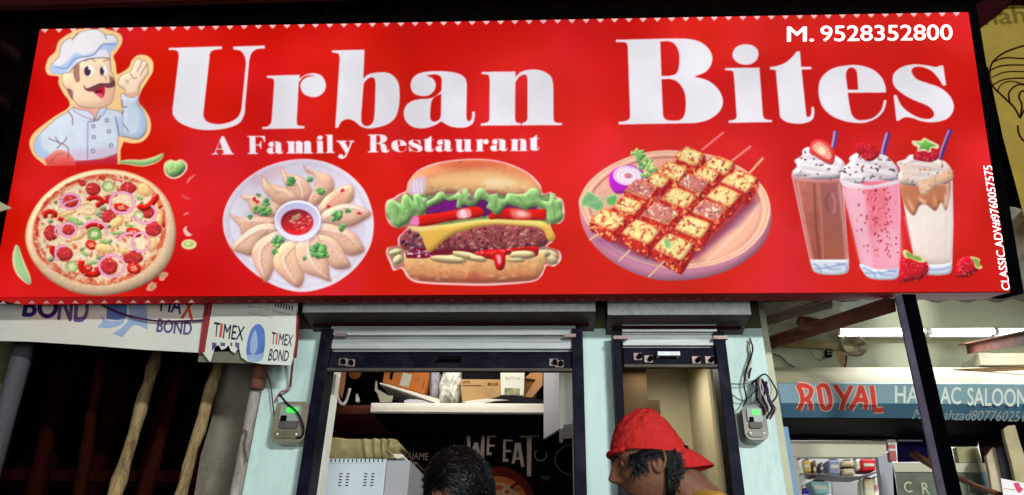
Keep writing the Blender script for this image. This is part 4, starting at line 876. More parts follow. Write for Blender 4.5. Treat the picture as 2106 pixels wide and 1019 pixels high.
YW = 3.55
pale = mat('pale_cyan_paint', (202, 224, 222), rough=.5, var=.09, scale=6, dirt=(120, 122, 104), dirt_amt=.45, bump=.15, stretch=(1.6, 1, .5))
olive = mat('shaded_upper_plaster', (84, 80, 58), rough=.8, var=.3, scale=6, bump=.2, dirt=(60, 52, 40), dirt_amt=.6)  # upper wall coloured dark for the shadow at the hoods
dark = mat('dark_blue_steel', (22, 20, 34), rough=.5, var=.5, scale=9, dirt=(70, 66, 76), dirt_amt=.4, metal=.2)
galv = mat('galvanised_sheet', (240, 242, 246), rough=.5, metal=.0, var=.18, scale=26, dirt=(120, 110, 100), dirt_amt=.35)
galvd = mat('galvanised_shaded', (84, 76, 72), rough=.6, metal=.3, var=.25, scale=10, dirt=(70, 50, 44), dirt_amt=.6)  # darker copy of the sheet: the hood's shaded side is in the colour
rust = mat('rusty_angle', (120, 74, 60), rough=.75, var=.4, scale=9, bump=.3, dirt=(66, 34, 26), dirt_amt=.7)
blk = mat('black_paint', (12, 11, 12), rough=.7, var=.3, scale=5)

# ---- the restaurant building: wall piers, upper wall, two rooms behind the shutters
rb = thing('restaurant_building', 'pale cyan painted shop front with two shutter doorways under the red sign', 'shop', onY(1230, 1019, YW)*1.0)
rb.location.z = .12
def Z(px, py, Y=YW): return onY(px, py, Y).z
def Xx(px, py, Y=YW): return onY(px, py, Y).x
xa0, xa1 = Xx(519, 900), Xx(628, 900)          # left pier
xb0, xb1 = Xx(1203, 900), Xx(1271, 900)        # middle pier
xc0, xc1 = Xx(1514, 900), Xx(1601, 900)        # right pier
zt = 2.62; zlow = .12
for a, b in ((xa0, xa1), (xb0, xb1), (xc0, xc1)):
    MB().box((a, YW, zlow), (b, YW+.22, zt)).build('pier', pale, rb, bevel=.004)
MB().box((xa0, YW+.001, zt), (xc1, YW+.22, 5.2)).build('upper_wall', olive, rb)
MB().box((xa0, YW+.03, 2.30), (xa1+.02, YW+.22, zt-.001)) 
# rooms
room = mat('room_plaster_cream', (200, 190, 158), rough=.75, var=.08, scale=3, dirt=(160, 140, 100), dirt_amt=.3)
roomw = mat('door_reveal_white', (226, 222, 212), rough=.6, var=.08, scale=4, dirt=(150, 130, 110), dirt_amt=.25)
mural = mat('black_mural_wall', (5, 4, 5), rough=.75, var=.4, scale=3)
YB1 = 5.3
MB().box((xa1-.45, YB1, 0), (xb0+.35, YB1+.1, 3.0)).build('back_wall', mural, rb)
redw = mat('dark_red_mural', (92, 14, 10), rough=.7, var=.9, scale=3.5, dirt=(10, 6, 8), dirt_amt=1.0)
MB().box((xa1-.42, YW+.23, 0), (xa1-.31, YB1-.002, 3.0)).build('side_wall', redw, rb)
MB().box((xb0+.02, YW+.23, 0), (xb0+.12, YB1, 3.0)).build('side_wall', roomw, rb)
MB().box((xa1-.45, YW+.23, 3.0), (xb0+.35, YB1+.1, 3.1)).build('ceiling', roomw, rb)
YB2 = 4.75
MB().box((xb1-.2, YB2, 0), (xc0+.3, YB2+.1, 3.0)).build('back_wall', room, rb)
MB().box((xb0+.125, YW+.23, 0), (xb1-.01, YB2, 3.0)).build('side_wall', room, rb)
MB().box((xc0+.01, YW+.23, 0), (xc0+.1, YB2, 3.0)).build('side_wall', room, rb)
MB().box((xb1-.2, YW+.23, 3.0), (xc0+.3, YB2+.1, 3.1)).build('ceiling', room, rb)
# stair flight seen from below in the small room
st = MB(); 
for k in range(5):
    zz0 = 2.62-.17*k; x0 = xb1+.0; x1 = xb1+.26+.07*k
    st.box((x0, YB2-.42, zz0-.17), (x1, YB2-.002, zz0+.0 if k else 3.0))
stm = mat('stair_soffit', (52, 40, 20), rough=.85, var=.35, scale=5, dirt=(60, 40, 26), dirt_amt=.7)
st.build('stair_underside', stm, rb)
# plaster reveal of the small room on the right
pl = MB(); pl.box((Xx(1474, 900, 3.8), YW+.225, 0), (xc0+.008, YW+.30, 2.6)); pl.build('door_reveal', room, rb)
pl = MB(); pl.box((xa1-.018, YW+.225, 0), (Xx(677, 900, 3.8), YW+.30, 2.6)); pl.build('door_reveal', roomw, rb)
# shelf
zs = Z(900, 848, 4.3)
slatm = mat('worn_slat_tin', (176, 180, 182), rough=.5, metal=.2, var=.2, scale=12, dirt=(110, 106, 104), dirt_amt=.5, stretch=(.3, 1, 3))
cream = mat('cream_laminate', (232, 224, 208), rough=.4, var=.05, scale=3)
xs0 = Xx(762, 840, 4.3); xs1 = Xx(1135, 840, 4.3)
shelf_top = Z(940, 829.5, 4.3)
MB().box((xs0, 4.3, shelf_top-.058), (xs1, 4.34, shelf_top)).build('shelf', cream, rb, bevel=.004); MB().box((xs0, 4.341, shelf_top-.05), (xs1, 4.9, shelf_top-.001)).build('shelf', mat('shaded_shelf_board', (18, 8, 8), rough=.8, var=.3, scale=5), rb)  # rear board coloured near black for the shade under the shelf
brn = mat('brown_glazed_shelf', (90, 44, 34), rough=.35, var=.3, scale=4)
MB().box((xa1-.305, 4.34, shelf_top-.06), (xs0-.002, 4.9, shelf_top-.005)).build('shelf', brn, rb)
MB().box((xa1-.305, 4.905, shelf_top-.058), (xb0, 4.925, 3.0)).build('cupboard_back', mural, rb)
# ceiling lamps inside the two rooms (behind the shutter boxes), tubes on battens
tubem = mat('lit_tube', (236, 246, 255), emit=7.0)
tubew = mat('lit_tube_warm', (255, 240, 205), emit=1.2)
bat = mat('batten_white', (220, 220, 220), rough=.4)
def tube_light(a, b, label, m, wd=.03, group=None, dirn=(0, -1, 0)):
    a = Vector(a); b = Vector(b); t = thing('tube_light', label, 'lamp', (a+b)/2, group)
    d = Vector(dirn).normalized(); ax = (b-a).normalized(); up = d.cross(ax).normalized()
    mb = MB(); off = -d*.028
    pts = [a+off+up*.022, a+off-up*.022, b+off-up*.022, b+off+up*.022]; mb.prism([p for p in pts], -d*.03); mb.build('batten', bat, t, bevel=.003)
    MB().tube([a, b], wd/2, 12).build('tube', m, t)
    MB().tube([a-ax*.018, a], wd/2+.003, 12).build('end_cap', bat, t); MB().tube([b, b+ax*.018], wd/2+.003, 12).build('end_cap', bat, t)
    return t
tube_light((xa1+.3, 4.0, 2.96), (xb0-.3, 4.0, 2.96), 'lit tube on the ceiling of the larger room hidden behind its shutter', tubem, dirn=(0, 0, -1))
area_lamp('shop_room_light', ((xa1+xb0)/2, 4.0, 2.9), ((xa1+xb0)/2, 4.05, 1.0), 1.0, .12, 7, (1, .97, .9))
tube_light((xb1+.12, 3.95, 2.96), (xc0-.12, 3.95, 2.96), 'lit warm tube on the ceiling of the small room hidden behind its shutter', tubew, dirn=(0, 0, -1))
area_lamp('small_room_fill', ((xb1+xc0)/2-.02, 4.15, 2.6), ((xb1+xc0)/2+.0, 4.4, 1.0), .25, .25, 4.0, (1, .93, .76))  # added lamp, unseen, brightens the back wall of the small room

# ---- roller shutters
def shutter(label, hood, slats, bar, ljamb, rjamb, extra):
    t = thing('roller_shutter', label, 'shutter', onY((bar[0]+bar[2])/2, bar[3], YW), 'roller shutters rolled up over the doorways')
    YH = 3.345
    hx0, hy0, hx1, hy1 = hood
    A = onY(hx0, hy0, YH); B = onY(hx1, hy0, YH); D = onY(hx1, hy1, YH); x0, x1 = A.x, B.x; z0 = D.z; z1 = A.z+.10
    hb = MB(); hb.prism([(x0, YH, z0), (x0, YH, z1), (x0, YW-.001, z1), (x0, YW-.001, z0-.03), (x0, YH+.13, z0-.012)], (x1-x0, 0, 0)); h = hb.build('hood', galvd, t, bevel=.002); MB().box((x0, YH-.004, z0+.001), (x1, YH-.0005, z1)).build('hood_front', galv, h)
    MB().box((x0+.03, YH+.10, z0-.035), (x1-.03, YH+.12, z0-.018)).build('hood_lip', mat('maroon_shadow_steel', (40, 14, 14), rough=.7), h)
    # corrugated slats hanging from the roll
    sx0, sy0, sx1, sy1 = slats; YS_ = 3.47
    P = onY(sx0, sy0, YS_); Q = onY(sx1, sy1, YS_); n = 4; mb = MB(); zz = [P.z+.25, Q.z]
    hgt = .075; z = Q.z; prof = []
    while z < P.z+.30:
        for f, dy in ((0, .012), (.07, .012), (.10, -.016), (.45, -.022), (.78, -.016), (.82, -.006), (.88, -.016), (.94, -.012)): prof.append((YS_+dy, z+f*hgt))
        z += hgt
    vs = []; fs = []
    for i, (y, zc) in enumerate(prof): vs += [(P.x, y, zc), (Q.x, y, zc)]
    for i in range(len(prof)-1): fs.append((2*i, 2*i+1, 2*i+3, 2*i+2))
    mb.add(vs, fs); so = mb.build('slats', slatm, t); sm = so.modifiers.new('s', 'SOLIDIFY'); sm.thickness = .0015
    # bottom bar
    bx0, by0, bx1, by1 = bar; a = onY(bx0, by0, 3.455); b = onY(bx1, by1, 3.455)
    bar_o = MB().box((a.x, 3.452, b.z), (b.x, 3.475, a.z)).build('bottom_bar', dark, t, bevel=.002)
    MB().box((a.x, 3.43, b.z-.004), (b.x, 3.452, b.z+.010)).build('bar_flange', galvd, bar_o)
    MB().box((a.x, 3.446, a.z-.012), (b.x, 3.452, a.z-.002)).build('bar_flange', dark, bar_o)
    for side, (xt, yt, xb_, yb) in ((0, ljamb), (1, rjamb)):
        pass
    return t, a, b
t1, a1, b1 = shutter('wide galvanised roller shutter rolled up over the larger doorway', (625, 624.5, 1224, 641.5), (676, 681, 1178, 722), (669, 723, 1180, 765), None, None, None) if False else (None, None, None)
def make_shutter(label, hood, slats, bar, xl0, xl1, xr0, xr1):
    t, a, b = shutter(label, hood, slats, bar, (0, 0, 0, 0), (0, 0, 0, 0), None)
    ztop = onY((hood[0]+hood[2])/2, hood[3]+38, 3.45).z
    for x0, x1 in ((xl0, xl1), (xr0, xr1)):
        g = MB().box((x0, 3.425, .12), (x1, 3.549, ztop)).build('guide_rail', dark, t, bevel=.003)
    return t, a, b
W_ = .0
xL1 = (Xx(610, 1010, 3.43), Xx(636, 1010, 3.43)); xR1 = (Xx(1180, 900, 3.43), Xx(1204, 900, 3.43))
xL2 = (Xx(1270, 900, 3.43), Xx(1287, 900, 3.43)); xR2 = (Xx(1493, 900, 3.43), Xx(1517, 900, 3.43))
s1, a1, b1 = make_shutter('wide galvanised roller shutter rolled up over the larger doorway', (625, 624.5, 1224, 641.5), (683, 681, 1184, 722), (669, 724, 1184, 765), *xL1, *xR1)
s2, a2, b2 = make_shutter('narrow galvanised roller shutter rolled up over the smaller doorway', (1249, 622.5, 1541, 648), (1279, 679, 1477, 715), (1281, 716, 1482, 757), *xL2, *xR2)
lug = mat('worn_steel', (150, 130, 130), rough=.45, metal=.5, var=.3, scale=20)
def bar_bits(t, pts, handle, col):
    for i, (x, y) in enumerate(pts):
        c = onY(x, y, 3.45); hb = MB().box((c.x-.022, 3.436, c.z-.02), (c.x+.022, 3.4515, c.z+.02)).build('lock_plate', lug, t, bevel=.003)
        MB().tube([(c.x+.008, 3.41, c.z-.004), (c.x+.008, 3.4355, c.z-.004)], .012, 10).build('lock', blk, hb)
    c = onY(handle[0], handle[1], 3.45); h = MB(); h.box((c.x-.055, 3.40, c.z-.010), (c.x+.055, 3.415, c.z+.010)); h.box((c.x-.055, 3.4155, c.z-.007), (c.x-.043, 3.4515, c.z+.007)); h.box((c.x+.043, 3.4155, c.z-.007), (c.x+.055, 3.4515, c.z+.007))
    h.build('handle', col, t)
bar_bits(s1, [(706, 746), (722, 748), (1138, 747), (1150, 750)], (927, 742), blk)
bar_bits(s2, [(1311, 735), (1333, 740), (1431, 742), (1458, 742)], (1373, 734), galv)
# latch arms at the top of the rails
for (x, y, d) in ((1172, 690, 1), (700, 688, -1)):
    c = onY(x, y, 3.40); MB().box((c.x-.03, 3.40, c.z-.008), (c.x+.03, 3.424, c.z+.008)).build('latch', lug, s1)
for (x, y) in ((1276, 694), (1482, 694)):
    c = onY(x, y, 3.40); MB().box((c.x-.035, 3.40, c.z-.009), (c.x+.035, 3.424, c.z+.009)).build('latch', lug, s2)

# ---- left shed: dark timber store behind the banners
shed = thing('timber_shed', 'dark open timber store left of the shop with posts and a concrete side wall', 'shed', (-3.0, 4.4, .12))
woodd = mat('dark_red_timber', (44, 12, 8), rough=.85, var=.6, scale=4, bump=.5, stretch=(3, 3, .5), dirt=(10, 6, 5), dirt_amt=.8)
MB().box((-7.0, 5.6, 0), (xa0-.02, 5.7, 3.2)).build('back_wall', mat('shade_dark_boards', (28, 9, 7), rough=.9, var=.8, scale=3, dirt=(6, 3, 3), dirt_amt=1.0, stretch=(4, 1, .4)), shed)  # back boards and timber coloured dark to hold the shed's shade
MB().box((-7.0, 3.3, 3.02), (xa0-.02, 5.7, 3.08)).build('roof', woodd, shed)
con = mat('rough_concrete_slab', (140, 130, 116), rough=.9, var=.35, scale=5, bump=.5, dirt=(70, 54, 44), dirt_amt=.8)
pxw = MB(); pxprism(pxw, [(396, 1040), (412, 940), (436, 860), (452, 700), (560, 700), (512, 860), (476, 1040)], 4.05, .08); pxw.build('concrete_panel', con, shed)
bmb = MB(); Rr = random.Random(5)
for k in range(9):
    xx0 = -5.6+k*.42; MB().box((xx0, 5.2, .1), (xx0+.09+.04*Rr.random(), 5.3, 3.0)).build('stud', woodd, shed)
MB().box((-7, 5.1, 2.05), (xa0-.1, 5.19, 2.13)).build('rail', woodd, shed)
barkm = mat('peeled_pole_wood', (176, 148, 106), rough=.9, var=.5, scale=9, bump=1.0, stretch=(3, 3, .35), dirt=(60, 36, 24), dirt_amt=1.0)
redpole = mat('red_brown_pole_wood', (50, 15, 9), rough=.8, var=.45, scale=7, bump=.5, stretch=(3, 3, .4), dirt=(50, 16, 12), dirt_amt=.7)
greyp = mat('grey_weathered_post', (88, 84, 92), rough=.7, var=.25, scale=7, bump=.3, stretch=(3, 3, .5))
def pole(label, pth, w0, w1, Y0, Y1, m, name='timber_pole', seg=26, sq=False):
    """round pole leaning in the shed; pth = visible bottom and top in the photograph, run on to the floor"""
    a = onY(pth[0][0], pth[0][1], Y0); b = onY(pth[-1][0], pth[-1][1], Y1)
    foot = a + (a-b)*((a.z-.12)/(b.z-a.z)); P = []; R_ = []
    rr = random.Random(int(pth[0][0]))
    for k in range(seg+1):
        u_ = k/seg; p = foot.lerp(b, u_); wv = 0 if name == 'grey_post' else math.sin(u_*9+pth[0][0])*.006+rr.uniform(-.004, .004); P.append(p+Vector((wv, wv*.5, 0))); R_.append((w0*(1-u_)+w1*u_) if name == 'grey_post' else (w0*(1-u_)+w1*u_)*(1+rr.uniform(-.16, .16)+(.14 if k % 7 == 3 else 0)))
    P[0].z = .12
    o = MB().tube(P, R_, 12).build(name, m); return tag(o, label, 'pole', 'timber poles leaning in the dark shed')
pole('pale peeled pole lit at its foot, second pale one left of the concrete panel', [(238, 1019), (330, 700)], .043, .034, 3.9, 4.2, barkm)
pole('pale peeled pole lit at its foot, beside the concrete panel', [(375, 1019), (452, 735)], .037, .03, 3.75, 3.95, barkm)
pole('red brown pole standing between the grey post and the pale poles', [(160, 1019), (221, 700)], .040, .034, 4.3, 4.3, redpole)
pole('thin dim brown pole between the two pale poles', [(296, 1019), (383, 700)], .045, .038, 4.4, 4.5, redpole)
pole('dark brown pole in shadow nearest the grey post', [(70, 1019), (130, 700)], .06, .05, 4.7, 4.7, woodd)
pole('dim red pole just left of the concrete panel', [(395, 1010), (445, 700)], .03, .028, 4.6, 4.6, redpole)
gp = pole('grey weathered post at the left end under the white banner', [(-30, 1000), (54, 700)], .052, .050, 3.5, 3.5, greyp, 'grey_post')
pole('olive grey plank in the far left corner under the banner', [(-70, 1000), (16, 690)], .07, .07, 3.9, 3.9, mat('olive_plank', (104, 98, 74), rough=.85, var=.3, scale=8, bump=.3), 'grey_post')
# cladding battens of the corner post and conduit
pipem = mat('worn_white_pipe', (176, 164, 156), rough=.6, var=.3, scale=12, dirt=(96, 60, 50), dirt_amt=.7, stretch=(2, 2, .6))
c0 = onY(533, 762, 3.52); c1 = onY(484, 1019, 3.52); c1 = c0+(c1-c0)*((c0.z-.12)/(c0.z-c1.z))
o = MB().tube([c1, c1.lerp(c0, .5), c0, c0+(c0-c1)*.12], .028, 12).build('drain_pipe', pipem); tag(o, 'dirty white pipe running up the left edge of the cyan pier', 'pipe')
c0 = onY(536, 752, 3.46); c1 = onY(528, 800, 3.46); o = MB().tube([c1, c0, onY(537, 735, 3.46)], .036, 12).build('rusty_pipe', rust); tag(o, 'short rusty brown pipe end below the torn banner', 'pipe')

# ---- the two tin banners
tin = mat('white_tin_banner', (222, 224, 214), rough=.5, var=.1, scale=3, dirt=(168, 160, 130), dirt_amt=.5)
navy = mat('faded_navy_ink', (52, 40, 112), rough=.5, var=.25, scale=6); purp = mat('faded_purple_ink', (104, 88, 140), rough=.5, var=.25, scale=6)
blueink = mat('mid_blue_ink', (98, 128, 196), rough=.5, var=.2, scale=8); lblue = mat('light_blue_ink', (160, 184, 220), rough=.5, var=.2, scale=8)
redink = mat('red_orange_ink', (214, 80, 60), rough=.5, var=.15, scale=8); darkink = mat('dark_indigo_ink', (40, 30, 62), rough=.5, var=.15, scale=8)
PB = YP(3.26)
bn = thing('tin_banner', 'long white tin advertising strip with faded blue lettering over the dark shed', 'banner', onY(210, 720, 3.22), 'tin advertising banners over the shed')
mb = MB(); plate(mb, [[(-60, 560), (432, 560), (424, 640), (411, 726), (300, 720), (160, 709), (60, 703), (-70, 700)]], PB, 0, .008); mb.build('sheet', tin, bn)
def bt(s, quad, m, nm='lettering', bold=.03, pl=PB, par=bn):
    mb = MB(); text_plate(mb, s, quad, pl, .0015, bold); return mb.build(nm, m, par)
def src1(x, y): return (x/6.37, 600+y/6.37)
bt('BO', [src1(295, 322), src1(740, 352), src1(760, 60), src1(345, 40)], navy, bold=.06)
bt('ND', [src1(755, 365), src1(1145, 400), src1(1165, 70), src1(790, 50)], purp, bold=.06)
def src2(x, y): return (300+x/5.661, 600+y/5.661)
bt('MA', [src2(165, 225), src2(405, 260), src2(432, 70), src2(190, 50)], navy, bold=.03)
bt('X', [src2(405, 310), src2(545, 325), src2(580, 70), src2(450, 60)], redink, bold=.05)
bt('BOND', [src2(122, 468), src2(525, 508), src2(540, 360), src2(145, 315)], purp, bold=.05)
mb = MB(); plate(mb, [spl(' '.join('%.1f,%.1f%s' % (*src1(x, y), '*' if k else '') for x, y, k in [(1400, 100, 1), (1660, 100, 1), (1660, 300, 1), (1640, 345, 0), (1540, 375, 0), (1395, 360, 1)]))], PB, .0012, .001); mb.build('bottle_drawing', blueink, bn)
mb = MB(); plate(mb, [spl(' '.join('%.1f,%.1f%s' % (*src1(x, y), '*' if k else '') for x, y, k in [(1690, 100, 1), (1925, 100, 1), (1930, 340, 0), (1935, 500, 1), (1850, 460, 0), (1740, 450, 0), (1600, 600, 1), (1480, 550, 1), (1640, 430, 0), (1690, 330, 1)]))], PB, .0012, .001)
plate(mb, [spl(' '.join('%.1f,%.1f%s' % (*src1(x, y), '*' if k else '') for x, y, k in [(1320, 290, 1), (1390, 370, 0), (1540, 385, 0), (1640, 350, 1), (1600, 430, 0), (1420, 480, 0), (1270, 470, 1), (1340, 400, 1)]))], PB, .0010, .001)
mb.build('bottle_drawing', lblue, bn)
tb2 = thing('tin_banner', 'torn white tin sign with dark lettering and a blue drop beside the cyan pier', 'banner', onY(510, 745, 3.20), 'tin advertising banners over the shed')
PT = YP(3.24)
OUT2 = [src2(765, 60), src2(1770, 40), src2(1765, 400), src2(1740, 700), src2(1690, 860), src2(1350, 845), src2(1175, 812), src2(1150, 790), src2(1110, 765), src2(1095, 700), src2(1085, 640), src2(1040, 720), src2(990, 690), src2(960, 625), src2(930, 660), src2(880, 680), src2(850, 625), src2(800, 640), src2(790, 700), src2(760, 800), src2(745, 820), src2(650, 700), src2(700, 400)]
mb = MB(); plate(mb, [OUT2], PT, 0, .006); mb.build('sheet', tin, tb2)
mb = MB(); plate(mb, [[src2(620, 700), src2(1250, 700), src2(1250, 838), src2(605, 820)]], YP(3.272), 0, .006); mb.build('bare_backing', mat('bare_grey_board', (120, 116, 100), rough=.8, var=.2, scale=6), tb2)
bt('T', [src2(790, 520), src2(845, 530), src2(865, 368), src2(795, 355)], darkink, bold=.02, pl=PT, par=tb2)
bt('I', [src2(850, 530), src2(880, 535), src2(900, 375), src2(872, 370)], redink, bold=.0, pl=PT, par=tb2)
bt('MEX', [src2(895, 545), src2(1130, 570), src2(1155, 410), src2(915, 378)], darkink, bold=.02, pl=PT, par=tb2)
bt('T', [src2(1460, 610), src2(1500, 615), src2(1515, 480), src2(1470, 470)], darkink, bold=.02, pl=PT, par=tb2)
bt('I', [src2(1507, 612), src2(1525, 618), src2(1540, 484), src2(1522, 480)], redink, bold=.0, pl=PT, par=tb2)
bt('MEX', [src2(1540, 618), src2(1697, 635), src2(1718, 510), src2(1558, 485)], darkink, bold=.02, pl=PT, par=tb2)
bt('BOND', [src2(1420, 805), src2(1655, 812), src2(1672, 690), src2(1450, 665)], darkink, bold=.02, pl=PT, par=tb2)
mb = MB(); 
for x0, x1 in ((770, 825), (870, 925), (985, 1010), (1040, 1090)): plate(mb, [[src2(x0, 590), src2(x1, 600), src2(x1-5, 640 if x0 != 1040 else 690), src2(x0-2, 632 if x0 > 800 else 690)]], PT, .0015, .001)
mb.build('torn_lettering', purp, tb2)
mb = MB(); plate(mb, [spl(' '.join('%.1f,%.1f' % src2(x, y) for x, y in [(1320, 378), (1375, 440), (1388, 560), (1375, 700), (1330, 740), (1250, 735), (1175, 740), (1175, 620), (1210, 480), (1260, 400)]))], PT, .0012, .001); mb.build('drop_drawing', blueink, tb2)
mb = MB(); plate(mb, [spl(' '.join('%.1f,%.1f' % src2(x, y) for x, y in [(1270, 450), (1300, 560), (1290, 690), (1230, 730), (1215, 600)]))], PT, .0018, .001)
plate(mb, [spl(' '.join('%.1f,%.1f%s' % (*src2(x, y), '') for x, y in [(1180, 745), (1280, 740), (1370, 720), (1360, 780), (1300, 815), (1200, 805)]))], PT, .0018, .001); mb.build('drop_drawing', lblue, tb2)
bt('mfg. by: www.timexbond.co.in', [src2(1180, 200), src2(1690, 280), src2(1700, 235), src2(1190, 145)], mat('faint_grey_ink', (150, 150, 140)), bold=0, pl=PT, par=tb2) if False else None
gi = mat('faint_grey_ink', (150, 148, 138)); mb = MB()
for k, (x0, y0, x1, y1, h) in enumerate(((1190, 165, 1270, 178, 16), (1290, 172, 1360, 188, 14), (1390, 195, 1450, 208, 16), (1475, 215, 1690, 262, 20), (1210, 245, 1290, 262, 14), (1300, 262, 1480, 300, 14))):
    n_ = int((x1-x0)/16)
    for q in range(n_):
        u_ = q/n_; xx_ = x0+(x1-x0)*u_; yy_ = y0+(y1-y0)*u_; plate(mb, [[src2(xx_, yy_), src2(xx_+9, yy_+1), src2(xx_+9, yy_+h), src2(xx_, yy_+h-1)]], PT, .0012, .0008)
mb.build('small_print', gi, tb2)
mb = MB()
for q in range(7): plate(mb, [[src2(1505+q*32, 120+q*7), src2(1520+q*32, 122+q*7), src2(1516+q*32, 180+q*7), src2(1501+q*32, 176+q*7)]], PT, .0012, .0008)
mb.build('small_print', darkink, tb2)
redst = mat('red_strip_paint', (150, 52, 58), rough=.6, var=.4, scale=10, dirt=(90, 30, 30), dirt_amt=.5)
mb = MB(); pxprism(mb, [src2(690, 80), src2(720, 80), src2(665, 560), src2(640, 720), src2(612, 720)], 3.235, .02); o = mb.build('red_batten', redst); tag(o, 'thin faded red batten at the right end of the long white banner', 'batten', 'red edge battens of the banners')
mb = MB(); pxprism(mb, [src2(735, 80), src2(772, 80), src2(690, 560), src2(668, 700), src2(640, 690)], 3.225, .02); o = mb.build('red_batten', redst); tag(o, 'thin faded red batten at the left edge of the torn banner', 'batten', 'red edge battens of the banners')
mb = MB(); pxprism(mb, [src2(1755, 200), src2(1772, 300), src2(1760, 560), src2(1738, 760), src2(1715, 760), src2(1745, 560)], 3.235, .02); o = mb.build('red_batten', redst); tag(o, 'thin faded red batten at the right edge of the torn banner', 'batten', 'red edge battens of the banners')

# ---- electricity meters
def meter(cx0, cy0, cx1, cy1, label, Y, kind):
    a = onY((cx0+cx1)/2, (cy0+cy1)/2, Y); t = thing('electricity_meter', label, 'meter', a, 'electricity meters on the piers')
    P0 = onY(cx0, cy0, Y); P1 = onY(cx1, cy1, Y); w_ = P1.x-P0.x; h_ = P0.z-P1.z
    shell = mat('yellowed_clear_plastic' + kind, (136, 126, 108) if kind == 'a' else (112, 108, 100), rough=.3, var=.2, scale=14, dirt=(110, 90, 74), dirt_amt=.5)
    def rr(x0, z0, x1, z1, r, y):
        o = []
        for cx, cz, s in ((x1-r, z1-r, 0), (x0+r, z1-r, 90), (x0+r, z0+r, 180), (x1-r, z0+r, 270)):
            for k in range(6): an = math.radians(s+k*18); o.append((cx+r*math.cos(an), y, cz+r*math.sin(an)))
        return o
    cx = (P0.x+P1.x)/2; cz = (P0.z+P1.z)/2
    MB().prism(rr(cx-w_/2, cz-h_/2, cx+w_/2, cz+h_/2, .035, Y), (0, YW-Y-.001, 0)).build('case', shell, t, bevel=.008)
    MB().prism(rr(cx-w_*.32, cz+h_*.0, cx+w_*.32, cz+h_*.40, .012, Y-.012), (0, .011, 0)).build('window', mat('meter_window_grey', (150, 158, 152), rough=.2), t, bevel=.002)
    MB().prism(rr(cx-w_*.12, cz+h_*.2, cx+w_*.22, cz+h_*.33, .006, Y-.017), (0, .005, 0)).build('display', mat('green_display', (60, 220, 70), emit=.8, rough=.3), t)
    MB().prism(rr(cx-w_*.26, cz-h_*.01, cx-w_*.08, cz+h_*.13, .004, Y-.018), (0, .005, 0)).build('label_plate', blk, t)
    MB().prism(rr(cx-w_*.28, cz-h_*.18, cx+w_*.26, cz-h_*.0, .01, Y-.014), (0, .013, 0)).build('name_plate', mat('meter_plate_brown', (96, 86, 84), rough=.5, var=.3, scale=30), t)
    MB().prism(rr(cx-w_*.38, cz-h_*.42, cx+w_*.36, cz-h_*.22, .02, Y-.010), (0, .0095, 0)).build('terminal_cover', mat('terminal_cover_plastic', (118, 108, 92), rough=.35, var=.2, scale=16), t, bevel=.003)
    for sx in (-.28, .28): MB().tube([(cx+w_*sx, Y-.014, cz-h_*.32), (cx+w_*sx, Y-.009, cz-h_*.32)], .006, 8).build('screw', galv, t)
    return t
meter(569, 826, 624, 910, 'yellowed electricity meter with a green light on the left cyan pier', 3.44, 'a')
meter(1524, 833, 1583, 906, 'grey rounded electricity meter with a green light on the right cyan pier', 3.44, 'b')

# ---- cables
cab = mat('grey_cable', (92, 84, 82), rough=.6); cabd = mat('dark_cable', (34, 28, 34), rough=.6); cabw = mat('pale_cable', (184, 172, 160), rough=.6); cabr = mat('red_cable', (128, 48, 46), rough=.6); cabp = mat('purple_cable', (66, 34, 82), rough=.6)
def cable(label, pts, m, r=.004, Y=3.5, n=6):
    P = [onY(p[0], p[1], p[2] if len(p) > 2 else Y) for p in pts]; return tag(MB().tube(smooth_path(P, n), r, 6).build('cable', m), label, 'cable')
cable('purple cable sagging across the long white banner', [(195, 618, 3.235), (220, 633, 3.235), (265, 650, 3.23), (330, 661, 3.23), (420, 659, 3.235)], cabp, .0055)
cable('grey cable hanging from the pipe end to the left meter', [(545, 763), (556, 790), (562, 840), (566, 864)], cab)
cable('dark red cable dropping from the banner corner to a red joint', [(603, 730, 3.4), (600, 765, 3.45), (597, 795)], cabr, .0065)
cable('pink wire looped beside the red joint above the left meter', [(597, 797), (588, 803), (576, 808), (568, 822)], mat('pink_cable', (170, 110, 110), rough=.6), .006)
cable('grey cable curling over the front of the left meter', [(575, 812, 3.48), (590, 830, 3.42), (612, 850, 3.41), (624, 880, 3.41), (621, 897, 3.42), (610, 901, 3.43)], cabd, .0055)
cable('grey looped wire beside the drain pipe', [(500, 885, 3.46), (507, 890, 3.46), (503, 915, 3.46), (508, 950, 3.46)], cab, .005)
cable('black wire running down the right pier to the right meter', [(1542, 696, 3.52), (1548, 720), (1536, 760), (1530, 790), (1535, 820), (1528, 836, 3.44)], cabd, .004)
cable('thin grey wire drooping across the right pier', [(1504, 790), (1530, 790), (1548, 784), (1560, 780)], cab, .003)
cable('thin looped wire on the right pier above the meter', [(1506, 812), (1520, 822), (1535, 822), (1552, 805), (1560, 790)], cab, .003)
Rw = random.Random(9)
for k in range(9):
    x = 1556+k*3.2; m_ = [cabd, cab, cabp, cabw, cabd][k % 5]
    cable(['thick dark wire', 'grey wire', 'purple wire', 'pale wire', 'black wire', 'dark curled wire', 'bent grey wire', 'violet wire', 'white wire'][k]+' in the tangle above the right meter, '+['first', 'second', 'third', 'fourth', 'fifth', 'sixth', 'seventh', 'eighth', 'ninth'][k]+' from the left',
          [(x-2, 782+Rw.uniform(-6, 6), 3.47), (x+Rw.uniform(-4, 8), 800, 3.44), (x+Rw.uniform(0, 10), 822, 3.42), (x+Rw.uniform(8, 16), 842, 3.43), (x+Rw.uniform(8, 20)-k*2, 862, 3.45)], m_, Rw.choice([.0035, .005, .006]))
